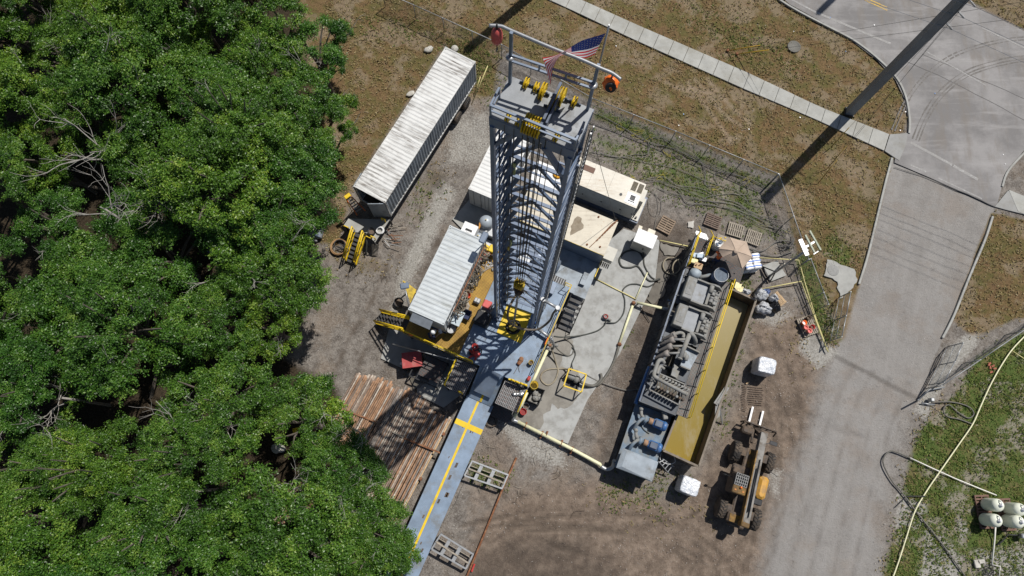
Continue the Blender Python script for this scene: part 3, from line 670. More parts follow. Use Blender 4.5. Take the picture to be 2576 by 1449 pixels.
b.build('sheave_bracket',MT['steel_d'],mast)
# ---- drilling lines
blk=S(-2.62,4.02,0); zbk=zof(qn,420,750,blk); 
drum=S(-2.6,6.4,2.4)
for k in range(8):
    b=MB(); u=-2.98+.1*k; 
    b.tube([S(u,4.06 if k%2 else 3.9,28.0),S(-2.62+(k-3.5)*.055,4.08 if k%2 else 3.96,zbk+.2)],.02,5)
    o=b.build('drill_line',MT['wire'],mast)
for (u,z1) in ((-3.62,9),(-3.3,5),(-1.75,6)):
    b=MB(); b.tube([S(u,4.0,28.0),S(u+.1,3.9,z1)],.011,5); b.build('tugger_line',MT['wire'],mast)
b=MB(); b.tube([S(-2.35,4.9,27.9),S(-2.3,5.0,12),S(-2.5,6.0,3.2)],.016,5); b.build('fast_line',MT['wire'],mast)
# ---- travelling block and swivel
t=thing('travelling_block',Vector((blk.x,blk.y,zbk-1.9)),'yellow travelling block hanging on wire lines inside the mast','pulley block')
b=MB(); c=Vector((blk.x,blk.y,zbk)); b.cbox(c,(.62,.42,.75),.12,RS); b.build('block_body',MT['yel2'],t)
b=MB()
for k in range(4): b.lathe([(.05,-.02),(.34,-.02),(.3,0),(.34,.02),(.05,.02)],c+UU*(-.21+.14*k)+Vector((0,0,.16)),UU,18,False)
b.build('sheave',MT['yel'],t)
b=MB(); b.tube([c+Vector((0,0,-.37)),c+Vector((0,0,-.7))],.12,10); b.torus(c+Vector((0,0,-.85)),.2,.06,16,8,VV); b.lathe([(.1,0),(.24,.1),(.26,.4),(.16,.6),(.08,.7)],c+Vector((0,0,-1.75)),n=14)
for s_ in (-1,1): b.tube([c+UU*(s_*.16)+Vector((0,0,-.8)),c+UU*(s_*.3)+Vector((0,0,-1.4))],.05,6)
b.build('hook',mat('dark_reddish_grease_steel',(.07,.045,.04),.5,.4,.25,5),t)
b=MB(); zt=zbk-1.75; b.tube([Vector((c.x,c.y,zt)),lerp(Vector((c.x,c.y,zt)),RC,.5),RC+Vector((0,0,.2))],.07,10); b.build('kelly_pipe',MT['galv'],t)
# ---- standpipe with gooseneck and rotary hose
spb=qn(655,1290,ZF); zg=zof(qn,722,940,spb)
t=thing('standpipe',spb,'thick grey standpipe with gooseneck and looping dark hose beside the mast','standpipe')
g0=Vector((spb.x,spb.y,zg)); g1=qn(935,1052,zg)
b=MB(); b.tube([spb,g0],.075,10); b.tube([g0,g0+(g1-g0)*.5,g1],.085,10); b.lathe([(.13,0),(.13,.25)],g0-Vector((0,0,.12)),n=12); b.lathe([(.12,0),(.12,.3)],g1-Vector((0,0,.2)),n=12); b.build('pipe',MT['galv'],t)
h1=qn(830,1220,zg-2.2);h2=qn(700,1320,zg-3.0);h3=qn(580,1335,zg-3.1);h4=qn(400,1290,zg-2.0)
b=MB(); b.tube(smooth_path([g1-Vector((0,0,.15)),qn(880,1120,zg-1.0),h1,h2,h3,qn(470,1320,zg-2.9),h4,qn(310,1230,zg-1.2),qn(290,1120,zg-.2),qn(330,1000,zg+1.0),Vector((c.x,c.y,zbk-1.5))],6),.068,10)
b.build('rotary_hose',mat('brown_grey_rotary_hose',(.14,.115,.09),.6,0,.2,4),t)
b=MB(); b.ell(qn(640,1240,ZF+.9),(.2,.2,.2)); b.build('valve_cap',mat('blue_cap',(.02,.12,.5),.4),t)
# ---- drawworks with round motor, on the skid
t=thing('drawworks',S(-1.9,8.6,1.45),'blue grey drawworks behind the mast with a round domed motor end','drawworks')
b=MB(); c=qn(900,490,2.4); u0,v0=uv(c)
b.lathe([(.62,-2.3),(.62,-.25),(.55,-.25),(.55,-.1),(.66,-.1),(.66,.1),(.5,.16),(.46,.3),(.2,.36),(0,.37)],S(u0,v0,2.15),UU,26); b.build('motor_drum',MT['steel'],t)
b=MB(); sbox(b,u0-3.2,u0-.5,v0-.7,v0+.75,1.45,2.2); sbox(b,u0-2.9,u0-1.2,v0-.5,v0+.4,2.2,2.75); b.build('housing',MT['steel'],t)
b=MB(); b.lathe([(.75,-.1),(.75,.1)],S(u0-1.4,v0-.1,2.3),UU,24,False); b.lathe([(.75,-.1),(.75,.1)],S(u0-2.6,v0-.1,2.3),UU,24,False); b.build('drum_flange',MT['steel_d'],t)
b=MB(); sbox(b,u0-2.4,u0-1.6,v0-.8,v0-.3,2.75,3.0); b.build('panel',MT['galv'],t)
# ---- V-door ramp and catwalk
t=thing('catwalk',S(-2.6,-3,0),'long blue painted catwalk with a yellow centre stripe and yellow cross bar','catwalk')
cwA=[qf(878,265,1.15),qf(1095,265,1.15)]
u_l,v_l=uv(qf(825,385,1.15)); u_r,v_r=uv(qf(1010,465,1.15)); uc=(u_l+u_r)/2; 
cl,cr=uc-.95,uc+.95
b=MB(); sbox(b,cl,cr,-16.5,-1.9,1.0,1.15); b.build('walk_plate',MT['deck'],t)
b=MB(); sbox(b,cl+.05,cl+.2,-16.4,-2.0,.03,1.0); sbox(b,cr-.2,cr-.05,-16.4,-2.0,.03,1.0)
for k in range(9): sbox(b,cl+.21,cr-.21,-16.2+k*1.75,-16.0+k*1.75,.1,.95)
b.build('side_beam',MT['steel_d'],t)
b=MB(); b.hexa([S(cl+.1,-2.0,1.1),S(cr-.1,-2.0,1.1),S(cr-.1,.0,ZF-.08),S(cl+.1,.0,ZF-.08),S(cl+.1,-2.0,1.2),S(cr-.1,-2.0,1.2),S(cr-.1,-.01,ZF+.02),S(cl+.1,-.01,ZF+.02)]); b.build('ramp',MT['deck'],t)
um,vm=uv(qf(905,445,1.15)); u2,v2=uv(qf(540,1270,1.15)); u1,v1=uv(qf(985,250,1.15))
b=MB(); b.hexa([S(u2-.075-(v2+16.4)*.0,-16.4,1.153),S(u2+.075,-16.4,1.153),S(u1+.075,-1.95,1.153),S(u1-.075,-1.95,1.153),S(u2-.075,-16.4,1.157),S(u2+.075,-16.4,1.157),S(u1+.075,-1.95,1.157),S(u1-.075,-1.95,1.157)])
b.hexa([S(um,-2.0,1.222),S(um+.15,-2.0,1.222),S(um+.15,-1.3,1.72),S(um,-1.3,1.72),S(um,-2.0,1.226),S(um+.15,-2.0,1.226),S(um+.15,-1.3,1.726),S(um,-1.3,1.726)])
b.build('centre_stripe',MT['yel'],t)
b=MB(); sbox(b,cl+.0,cr,vm-.18,vm+.18,1.158,1.163); b.build('cross_stripe',MT['yel'],t)
r_=random.Random(5)
for k in range(18):
    v=-16+12.5*r_.random(); u=um+.25+r_.uniform(-.03,.35)+r_.choice([0,0,0,-.6])
    s_=r_.uniform(.06,.2); b=MB(); b.sheet(jag([S(u-s_*.4,v-s_),S(u+s_*.4,v-s_*.8),S(u+s_*.45,v+s_),S(u-s_*.4,v+s_*.8)],3,.05,k),1.154); b.build('mud_patch',MT['brn'],t)
b=MB(); sbox(b,cl-.0,cr-.75,-1.65,.15,ZF+.0,ZF+.06); bb=b
o=MB(); o.hexa([S(uc-.62,-1.55,1.75),S(uc+.6,-1.55,1.75),S(uc+.62,.02,ZF+.03),S(uc-.6,.02,ZF+.03),S(uc-.62,-1.55,1.8),S(uc+.6,-1.55,1.8),S(uc+.62,.02,ZF+.08),S(uc-.6,.02,ZF+.08)]); o.build('flap_plate',MT['steel'],t)
# ================================================================ CONTAINERS AND ENCLOSURES
def roofmat(name,base,stain,amt,rust=.12,seed=0,rot=0):
    k=NT(name); v=k.coord(False)
    n1=k.noise(v,1.2,6,.7); mp_=k.n('ShaderNodeMapping'); mp_.inputs['Rotation'].default_value=(0,0,rot); k.l(v,mp_.inputs[0]); n2=k.noise(k.stretch(mp_.outputs[0],.55,5,1),1.3,6,.72); n3=k.noise(v,7,5,.7)
    sv=k.n('ShaderNodeVectorMath',operation='ADD'); sv.inputs[1].default_value=(seed*13.1,seed*7.7,0); k.l(v,sv.inputs[0])
    n4=k.noise(sv.outputs[0],.55,3,.5)
    c=k.mix(k.ramp(n1,[(.35,0.0),(.7,1.0)]),base,tuple(x*.84 for x in base))
    f=k.math('MULTIPLY',k.ramp(n2,[(.54-.1*amt,0.0),(.64,1.0)]),k.ramp(n4,[(.40,0.0),(.58,1.0)]))
    c=k.mix(k.math('MULTIPLY',f,min(1,amt*1.1)),c,stain)
    c=k.mix(k.math('MULTIPLY',k.ramp(n3,[(.6,0.0),(.74,1.0)]),rust*2.2),c,(.33,.17,.08))
    k.l(c,k.b.inputs['Base Color']); k.b.inputs['Roughness'].default_value=.5; k.b.inputs['Specular IOR Level'].default_value=.35; return k.m
RM1=roofmat('stained_white_roof',(.66,.66,.64),(.14,.12,.10),1.0,.14,1,rad(28.5)); RM2=roofmat('white_ribbed_roof',(.53,.565,.58),(.30,.31,.29),.7,.04,2,rad(23.7)); RM3=roofmat('clean_white_roof',(.70,.70,.68),(.45,.43,.38),.3,.06,3)
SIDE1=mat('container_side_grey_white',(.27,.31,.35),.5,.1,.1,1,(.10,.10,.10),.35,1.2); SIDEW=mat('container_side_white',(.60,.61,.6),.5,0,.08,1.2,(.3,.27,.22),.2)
def container(name,label,cat,loc,ang,L,W,H,roof,side,z0,door=None,rpitch=.28,inner=True):
    t=thing(name,loc,label,cat); Mx=fr(loc,ang)   # local: x across, y along, z up from ground; near end at -y
    hx,hy=W/2,L/2; z1=z0+H
    def mb(): return MB(Mx)
    b=mb(); b.corr((-hx+.06,-hy+.1,z1-.005),(0,1,0),(1,0,0),(0,0,1),L-.2,W-.12,rpitch,.022,.6); b.box0(-hx+.05,hx-.05,-hy+.05,hy-.05,z1-.08,z1-.05); b.build('roof',roof,t)
    for s in (-1,1):
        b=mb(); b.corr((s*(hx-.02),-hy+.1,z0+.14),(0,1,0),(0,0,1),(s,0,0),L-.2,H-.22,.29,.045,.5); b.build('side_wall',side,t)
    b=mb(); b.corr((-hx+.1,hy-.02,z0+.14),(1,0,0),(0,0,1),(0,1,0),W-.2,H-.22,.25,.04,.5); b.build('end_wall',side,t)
    b=mb()
    for sx in (-1,1):
        for sy in (-1,1): b.box0(sx*hx-.075 if sx>0 else -hx-.0,hx if sx>0 else -hx+.075,(hy-.09) if sy>0 else -hy,hy if sy>0 else -hy+.09,z0,z1-.12)
        b.box0(sx*hx-(.07 if sx>0 else 0),sx*hx+(.07 if sx<0 else 0),-hy+.09,hy-.09,z1-.1,z1+.006); b.box0(sx*hx-(.07 if sx>0 else 0),sx*hx+(.07 if sx<0 else 0),-hy+.09,hy-.09,z0,z0+.15)
    for sy in (-1,1):
        y=sy*hy; y0,y1=(y-.09,y) if sy>0 else (y,y+.09)
        b.box0(-hx+.08,hx-.08,y0,y1,z1-.11,z1+.008); b.box0(-hx+.08,hx-.08,y0,y1,z0,z0+.13)
    b.build('frame',roof if side is not SIDE1 else RM1,t)
    for sx in (-1,1):
        for sy in (-1,1):
            b=mb(); b.box((sx*(hx-.075),sy*(hy-.08),z1-.045),(.17,.18,.125)); b.cyl((sx*(hx-.075),sy*(hy-.08),z1+.017),(sx*(hx-.075),sy*(hy-.08),z1+.02),.042,10); o=b.build('corner_casting',MT['white'] if False else roof,t)
            b=mb(); b.cyl((sx*(hx-.075),sy*(hy-.08),z1+.0205),(sx*(hx-.075),sy*(hy-.08),z1+.023),.034,10); b.build('slot',MT['blk'],o)
    b=mb(); b.box0(-hx+.06,hx-.06,-hy+.05,hy-.05,z0+.02,z0+.12); b.build('floor',MT['brn'],t)
    if door is None:
        b=mb(); b.corr((-hx+.1,-hy+.02,z0+.14),(1,0,0),(0,0,1),(0,-1,0),W-.2,H-.22,.25,.04,.5); b.build('end_wall',side,t)
    else: door(t,Mx,hx,hy,z0,z1)
    return t,Mx
def longdoor(t,Mx,hx,hy,z0,z1):
    for s,a in ((1,rad(30)),(-1,rad(267))):
        # leaf hinged at the post, swung outwards by a
        d=Vector((-s*math.cos(a),-math.sin(a),0)); n=Vector((d.y,-d.x,0))
        b=MB(Mx); h=Vector((s*(hx-.04) if s>0 else -hx-.07,-hy-.03,z0+.1)); w=1.13
        b.hexa([h-n*.02,h+d*w-n*.02,h+d*w+n*.03,h+n*.03]+[p+Vector((0,0,z1-z0-.2)) for p in (h-n*.02,h+d*w-n*.02,h+d*w+n*.03,h+n*.03)])
        o=b.build('door',SIDE1,t)
        b=MB(Mx)
        for k in (.3,.8): b.tube([h+d*w*k+n*.06,h+d*w*k+n*.06+Vector((0,0,z1-z0-.25))],.02,6)
        b.build('lock_rod',MT['galv'],o)
c,a,w_,l_=rectfit([qa(318,1082,4.0),qa(535,1200,4.0),qa(1145,235,4.0),qa(945,140,4.0)])
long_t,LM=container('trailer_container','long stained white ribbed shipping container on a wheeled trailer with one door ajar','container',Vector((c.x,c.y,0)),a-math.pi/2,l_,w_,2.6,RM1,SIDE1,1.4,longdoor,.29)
b=MB(LM); 
for s in (-1,1): b.box0(s*.45-.07,s*.45+.07,-l_/2+.3,l_/2-.1,1.05,1.38)
for k in range(9): b.box0(-1.15,1.15,-l_/2+.6+k*1.35,-l_/2+.7+k*1.35,1.2,1.37)
b.box0(-.9,-.75,-3.4,-3.2,.05,1.15); b.box0(.75,.9,-3.4,-3.2,.05,1.15)
b.build('chassis',MT['blk'],long_t)
for y in (l_/2-1.5,l_/2-2.85):
    for s in (-1,1):
        b=MB(LM); b.lathe([(.28,-.26),(.46,-.27),(.52,-.2),(.52,.2),(.46,.27),(.28,.26)],(s*1.0,y,.52),(s,0,0),20); o=b.build('wheel',MT['rub'],long_t)
        b=MB(LM); b.lathe([(.0,.12),(.1,.2),(.12,.14),(.27,.16),(.29,.265),(.27,.2)],(s*1.0,y,.52),(s,0,0),16); b.build('rim',MT['white'],o)
# ---- doghouse
c,a,w_,l_=rectfit([qc(475,850,5.3),qc(755,970,5.3),qc(1070,305,5.3),qc(800,200,5.3)])
def dogdoor(t,Mx,hx,hy,z0,z1):
    b=MB(Mx); b.box0(-hx+.09,hx-.09,-hy+.01,-hy+.06,z0+.14,z1-.12); b.build('end_wall',SIDEW,t)
    b=MB(Mx); b.hexa([Vector(p) for p in ((-hx+.32,-hy-.58,z1-.3),(.5,-hy-.58,z1-.3),(.5,-hy-.01,z1-.1),(-hx+.32,-hy-.01,z1-.1),(-hx+.32,-hy-.58,z1-.27),(.5,-hy-.58,z1-.27),(.5,-hy-.01,z1-.07),(-hx+.32,-hy-.01,z1-.07))]); b.build('awning',mat('grey_awning',(.17,.19,.215),.6),t)
    b=MB(Mx); b.box0(-.9,.0,-hy-.02,-hy+.005,z0+.1,z0+2.1); o=b.build('door',SIDE1,t); b=MB(Mx); b.box0(-.12,-.05,-hy-.06,-hy-.02,z0+1,z0+1.15); b.build('handle',MT['blk'],o)
    b=MB(Mx); b.box0(hx+.0,hx+.02,-hy+.45,-hy+1.55,z0+1.1,z0+1.9); o=b.build('window',MT['white'],t); b=MB(Mx); b.box0(hx+.021,hx+.03,-hy+.52,-hy+1.48,z0+1.17,z0+1.83); b.build('pane',MT['glass'],o)
dog_t,DM=container('doghouse','pale ribbed container cabin with a grey awning standing on the grating porch','cabin',Vector((c.x,c.y,ZF)),a-math.pi/2,l_,w_,2.58,RM2,SIDEW,.06,dogdoor,.3)
b=MB(DM); b.box0(-.5,.45,l_/2+.03,l_/2+.75,1.55,2.35); b.cyl((0,l_/2+.35,2.35),(0,l_/2+.35,2.37),.24,16); o=b.build('air_conditioner',MT['white'],dog_t); b=MB(DM); b.box0(-.25,.2,l_/2+.2,l_/2+.34,2.351,2.38); b.build('slot',MT['blk'],o)
for x,y,nm in ((-w_/2-.1,-l_/2+.25,1),(w_/2+.12,l_/2-.1,0)):
    ft=MB(DM); 
    if nm: ft.tube([(x,y,.2),(x-.05,y,2.2),(x-.55,y+.75,2.7)],.035,8)
    else: ft.tube([(x,y,.0),(x,y,4.35)],.04,8)
    o=ft.build('light_pole',MT['galv'],dog_t)
    b=MB(DM)
    if nm: b.cbox((x-.75,y+1.0,2.72),(.55,.4,.14),.05,Matrix.Rotation(.6,3,'Z'))
    else: b.cbox((x+.05,y-.3,4.4),(.4,.75,.16),.06)
    b.build('lamp_head',MT['steel'],o)
# ---- white container behind the mast
p=qa(1098,1100,2.9); far=qm(600,150,2.9)
e1=Vector((math.cos(a-math.pi/2),math.sin(a-math.pi/2),0)); e2=Vector((-e1.y,e1.x,0))
c3=p+e1*1.22+e2*3.03
def cdoor(t,Mx,hx,hy,z0,z1):
    for s in (-1,1):
        b=MB(Mx); b.box0(min(s*.02,s*(hx-.09)),max(s*.02,s*(hx-.09)),-hy+.0,-hy+.05,z0+.13,z1-.12); o=b.build('door',SIDEW,t)
        b=MB(Mx)
        for k in (.3,.85): b.tube([(s*k,-hy-.03,z0+.1),(s*k,-hy-.03,z1-.1)],.02,6)
        b.build('lock_rod',MT['galv'],o)
container('storage_container','clean white ribbed container partly hidden behind the left mast leg','container',Vector((c3.x,c3.y,0)),a-math.pi/2,6.06,2.44,2.7,RM3,SIDEW,.18,cdoor,.3)
# ---- generator
GZ=2.75
c,ga,gl,gw=rectfit([qd(560,310,GZ),qd(1180,555,GZ),qd(1262,340,GZ),qd(640,95,GZ)])
ga=math.atan2(UU.y,UU.x); t=thing('generator',Vector((c.x,c.y,0)),'white rust streaked generator canopy with vents and a square exhaust opening, right of the mast','generator')
G=fr((c.x,c.y,0),ga); hx,hy=gl/2,gw/2
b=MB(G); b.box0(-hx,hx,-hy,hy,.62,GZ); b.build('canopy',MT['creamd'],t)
b=MB(G)
xs_=[-hx,-hx+gl*.27,-hx+gl*.55,-hx+gl*.83,hx]
for i in range(4): b.box0(xs_[i]+.008,xs_[i+1]-.008,-hy-.02,hy+.02,GZ+.002,GZ+.03)
b.build('roof_panel',roofmat('rust_stained_cream_roof',(.68,.64,.55),(.36,.26,.16),.5,.28,6),t)
b=MB(G)
for i in range(4):
    x0,x1=xs_[i]+.02,xs_[i+1]-.02
    b.box0(x0,x1,-hy-.025,-hy-.002,.7,GZ-.1); 
b.build('side_door',MT['creamd'],t)
for i in range(4):
    b=MB(G); x=xs_[i+1]-.16; b.box0(x,x+.08,-hy-.05,-hy-.026,1.5,1.65); b.build('handle',MT['blk'],t)
b=MB(G); b.box0(-hx+.45,-hx+1.45,.2,.62,GZ+.031,GZ+.05); b.build('roof_vent',mat('brown_vent',(.16,.09,.065),.7),t)
for x in (hx-.88,hx-.44):
    b=MB(G); b.box0(x,x+.36,.15,hy-.12,GZ+.031,GZ+.045); o=b.build('roof_vent',mat('dusty_vent',(.19,.165,.11),.8),t)
    b=MB(G)
    for k in range(7): b.box0(x+.02,x+.34,.2+k*.1,.23+k*.1,GZ+.046,GZ+.06)
    b.build('louvre',MT['grat'],o)
b=MB(G); b.box0(hx-.95,hx-.1,-hy+.12,-.05,GZ+.031,GZ+.05); o=b.build('exhaust_grille',MT['galv'],t)
b=MB(G)
for a0,a1,b0,b1 in ((hx-.75,hx-.28,-hy+.3,-hy+.36),(hx-.75,hx-.28,-.22,-.16),(hx-.75,hx-.69,-hy+.36,-.22),(hx-.34,hx-.28,-hy+.36,-.22)): b.box0(a0,a1,b0,b1,GZ+.05,GZ+.12)
b.build('collar',MT['white'],o); b=MB(G); b.box0(hx-.69,hx-.34,-hy+.36,-.22,GZ+.051,GZ+.07); b.build('opening',MT['blk'],o)
b=MB(G); b.cyl((hx-1.35,-.45,GZ+.03),(hx-1.35,-.45,GZ+.06),.1,14); o=b.build('filler_cap',MT['blk'],t)
b=MB(G); b.box0(-hx-.3,hx+.55,-hy-.12,hy+.12,.1,.6); b.build('base_skid',MT['steel_d'],t)
b=MB(G); b.box0(hx+.02,hx+.5,-hy+.0,hy-.05,.62,.7); b.box0(hx+.02,hx+.28,-.1,hy-.1,.62,2.2); b.build('end_cabinet',MT['creamd'],t)
b=MB(G); b.cyl((hx+.3,-.75,.7),(hx+.3,-.75,.85),.07,10); b.tube([(hx+.1,.0,.9),(hx+.25,-.2,1.3),(hx+.1,-.9,.9)],.03,6); b.build('fuel_fitting',MT['blk'],t)
b=MB(G); b.cbox((-hx+.15,hy-.15,GZ+.13),(.22,.22,.2),.05); b.build('lamp',MT['cream'],t)
# ---- fuel tank next to it
p=[qd(330,165,2.0),qd(520,235,2.0),qd(478,370,2.0),qd(240,310,2.0)]
c,_,_,_=rectfit(p); F2=fr((c.x,c.y,0),ga)
t=thing('fuel_tank',Vector((c.x,c.y,0)),'low white fuel tank with an orange lid, seen through the mast bracing','fuel tank')
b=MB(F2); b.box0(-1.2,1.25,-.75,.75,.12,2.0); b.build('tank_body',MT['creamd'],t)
b=MB(F2); b.box0(-1.24,1.3,-.78,.78,2.002,2.03); b.build('tank_top',MT['white'],t)
b=MB(F2); b.lathe([(.33,0),(.33,.12),(.28,.16),(0,.17)],(.45,.35,2.03),n=18); b.build('lid',mat('amber_lid',(.75,.36,.02),.45),t)
b=MB(F2); pp=[(-.1,-.755,1.55),(.1,-.755,1.35),(-.1,-.755,1.15),(-.3,-.755,1.35)]; b.add(pp,[(3,2,1,0)]); b.build('hazard_placard',MT['redp'],t)
# ---- cream enclosure on the skid
HZ=3.5
lft=qm(395,1150,HZ); P4=[qd(880,982,HZ),qd(1005,685,HZ)]; 
u1,v1=uv(P4[0]); u2,v2=uv(P4[1]); u0,_=uv(lft); ur=(u1+u2)/2
t=thing('equipment_house',S((u0+ur)/2,(v1+v2)/2,1.46),'large cream steel house with a brown stained flat roof and rusty chain','equipment house')
b=MB(); sbox(b,u0,ur,v1,v2,1.46,HZ-.03); b.build('wall',MT['steel'],t)
k=roofmat('stained_cream_roof',(.60,.545,.435),(.28,.23,.17),.6,.3,9)
b=MB(); sbox(b,u0-.03,ur+.03,v1-.03,v2+.03,HZ-.028,HZ); b.build('roof',k,t)
b=MB(); sbox(b,u0-.035,ur+.035,v1-.05,v1-.031,HZ-.06,HZ+.004); b.build('roof_edge',MT['yel2'],t)
stm=mat('brown_water_stain',(.26,.215,.155),.7,0,.15,2,(.2,.16,.11),.4,3)
b=MB(); b.sheet(jag([qd(640,630,HZ),qd(680,650,HZ),qd(695,740,HZ),qd(640,770,HZ),qd(575,805,HZ),qd(580,720,HZ),qd(600,690,HZ)],5,.12,2),HZ+.004); b.build('roof_stain',stm,t)
for x,y in ((832,637),(728,887),(845,908)):
    b=MB(); b.lathe([(.07,0),(.07,.05),(.04,.07),(.04,.03),(0,.03)],qd(x,y,HZ),n=10); b.build('lifting_eye',MT['rust'],t)
b=MB(); b.tube([qd(1000,670,HZ+.05),qd(960,695,HZ+.03),qd(815,850,HZ+.03),qd(750,912,HZ+.02)],.025,5)
for i in range(24): b.box(lerp(qd(1000,670,HZ+.06),qd(815,850,HZ+.05),i/23),(.09,.05,.04),Matrix.Rotation(i*1.1,3,'Z'))
b.build('chain',MT['rust'],t)
b=MB(); sbox(b,ur+.04,ur+.75,v1+.15,v1+1.1,2.4,2.5); sbox(b,ur+.04,ur+.7,v1+.2,v1+1.05,1.7,2.39); b.build('air_conditioner',MT['creamd'],t)
b=MB(); 
for i in range(5): sbox(b,ur+.05+i*.13,ur+.13+i*.13,v1-.25,v1+.1,1.8,1.86)
b.build('side_step',MT['grat'],t)
# guy wire from the mast down to the chain shackle
g0=leg(2,22); g1=qd(985,655,HZ+.1)
b=MB(); b.tube([qd(785,-60,18),lerp(qd(785,-60,18),g1,.5)-Vector((0,0,.1)),g1],.014,5); b.ell(g1+Vector((0,0,.05)),(.14,.14,.2)); b.build('guy_wire',MT['wire'],label='thin dark guy wire running down from the mast to the cream roof corner',cat='guy wire')
# ---- small electrical cabinet
CZ=1.75
p=[qd(1120,895,CZ-1.55),qd(1270,965,.1)]
c,_,w1,w2=rectfit([qd(1165,830,CZ),qd(1310,905,CZ),qd(1345,835,CZ),qd(1205,765,CZ)])
t=thing('transformer_cabinet',Vector((c.x,c.y,0)),'small off white electrical cabinet with two lid boxes, standing on the concrete pad edge','electrical cabinet')
Mx=fr((c.x,c.y,0),ga)
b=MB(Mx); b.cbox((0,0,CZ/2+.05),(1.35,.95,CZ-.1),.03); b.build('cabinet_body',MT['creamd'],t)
b=MB(Mx); b.cbox((0,0,CZ+.02),(1.45,1.05,.08),.02); b.build('lid',MT['white'],t)
b=MB(Mx); b.cbox((-.62,.5,CZ-.18),(.28,.55,.36),.03); b.build('side_box',MT['cream'],t); b=MB(Mx); b.cbox((.2,.62,CZ-.1),(.55,.4,.3),.03); b.build('top_box',MT['cream'],t)
b=MB(Mx); b.box0(.12,.2,-.52,-.48,.85,1.1); b.build('handle',MT['blk'],t)
# ================================================================ PORCH, STAIRS, CLUTTER AROUND THE DRILL FLOOR
def gratmat(name,c,hole,sc_=16):
    k=NT(name); tc=k.n('ShaderNodeTexCoord'); mp=k.n('ShaderNodeMapping'); mp.inputs['Rotation'].default_value=(0,0,-math.atan2(UU.y,UU.x)); k.l(tc.outputs['Object'],mp.inputs[0])
    br=k.n('ShaderNodeTexBrick'); br.offset=0; br.inputs['Scale'].default_value=1; br.inputs['Mortar Size'].default_value=.018; br.inputs['Brick Width'].default_value=.085; br.inputs['Row Height'].default_value=.085; br.inputs['Mortar Smooth'].default_value=.2
    k.l(mp.outputs[0],br.inputs['Vector'])
    n=k.noise(tc.outputs['Object'],1.2,5); n2=k.noise(tc.outputs['Object'],14,3)
    cc=k.mix(k.ramp(n,[(.4,0.0),(.62,1.0)]),c,tuple(x*.6 for x in c)); cc=k.mix(k.ramp(n2,[(.5,0.0),(.7,.5)]),cc,(.35,.1,.03))
    k.l(k.mix(br.outputs['Fac'],hole,cc),k.b.inputs['Base Color']); k.b.inputs['Roughness'].default_value=.7
    k.bump(br.outputs['Fac'],.5,.02); return k.m
GY=gratmat('worn_yellow_grating',(.50,.31,.05),(.13,.07,.015)); GB=gratmat('black_grating',(.10,.10,.10),(.015,.015,.015))
PU0=-8.85
t=thing('porch_deck',S(-6.9,3.5,0),'worn yellow brown grating porch around the cabin with a long yellow front handrail','porch')
b=MB(); sbox(b,-6.3,-4.955,0,7.6,ZF-.1,ZF-.012); sbox(b,PU0,-6.31,0,1.0,ZF-.1,ZF-.012); b.build('grating',GY,t)
b=MB(); sbox(b,PU0,-6.31,1.01,7.2,ZF-.1,ZF-.014); sbox(b,PU0,-4.95,-.06,-.005,ZF-.3,ZF)
for u in (-8.7,-6.3,-5.1):
    for v in (.2,3.6,7.0): sbox(b,u-.08,u+.08,v-.08,v+.08,.05,ZF-.11)
for v in (.2,3.6,7.0): sbox(b,PU0,-5.0,v-.08,v+.08,ZF-.35,ZF-.11)
b.build('frame',MT['steel_d'],t)
b=MB(); rail(b,[S(PU0,-.03,ZF),S(-3.9,-.03,ZF)],1.07,.035,post=1.25); b.build('handrail',MT['yel'],t)
b=MB(); 
for i in range(0,18): 
    u=PU0+.25*i+.2; b.bar(S(u,-.08,ZF+.02),S(u+.1,-.08,ZF+.15),.02,.02)
b.bar(S(PU0,-.07,ZF+.06),S(-3.9,-.07,ZF+.06),.02,.14); b.build('toe_board',MT['yel2'],t)
b=MB(); b.ell(S(-8.25,-.04,ZF+.75),(.35,.16,.45),R=RS); b.build('orange_bag',MT['orange'],t)
b=MB(); b.tube([S(-9.3,-.95,2.1),S(-4.6,-.25,2.5)],.04,6); b.build('kick_pipe',MT['galv'],t)
# long yellow staircase
def stairs(name,label,top,d,w,rise,run,n,rails=True,matr='yel',tread='grat'):
    top=Vector(top);d=Vector(d).normalized();s=Vector((-d.y,d.x,0)); t=thing(name,Vector((top.x,top.y,0))+d*run/2,label,'stairs')
    dn=Vector((0,0,-rise))
    b=MB()
    for k in (-1,1): b.bar(top+s*k*w/2-Vector((0,0,.1)),top+d*run+dn+s*k*w/2+Vector((0,0,.05)),.09,.2)
    b.build('stringer',MT[matr],t)
    for i in range(n):
        b=MB(); p=top+d*run*(i+.6)/n+dn*((i+.6)/n); 
        P=[p+d*.12+s*(w/2-.03),p+d*.12-s*(w/2-.03),p-d*.12-s*(w/2-.03),p-d*.12+s*(w/2-.03)]
        b.hexa([x-Vector((0,0,.035)) for x in P]+P); b.bar(p+d*.125+s*(w/2-.03),p+d*.125-s*(w/2-.03),.02,.045); b.build('tread',MT[tread],t)
    if rails:
        for k in (-1,1):
            b=MB(); o=s*k*w/2
            a=top+o;c=top+d*run+dn+o
            for h in (1.05,.62): b.tube([a+Vector((0,0,h)),c+Vector((0,0,h))],.055,6)
            for q_ in (0,.33,.66,1): p=lerp(a,c,q_); b.tube([p,p+Vector((0,0,1.05))],.032,6)
            b.build('handrail',MT[matr],t)
    return t
stairs('porch_stairs','yellow open tread staircase leading down from the left end of the porch',S(PU0,.5,ZF),-UU,.86,2.55,2.55,9)
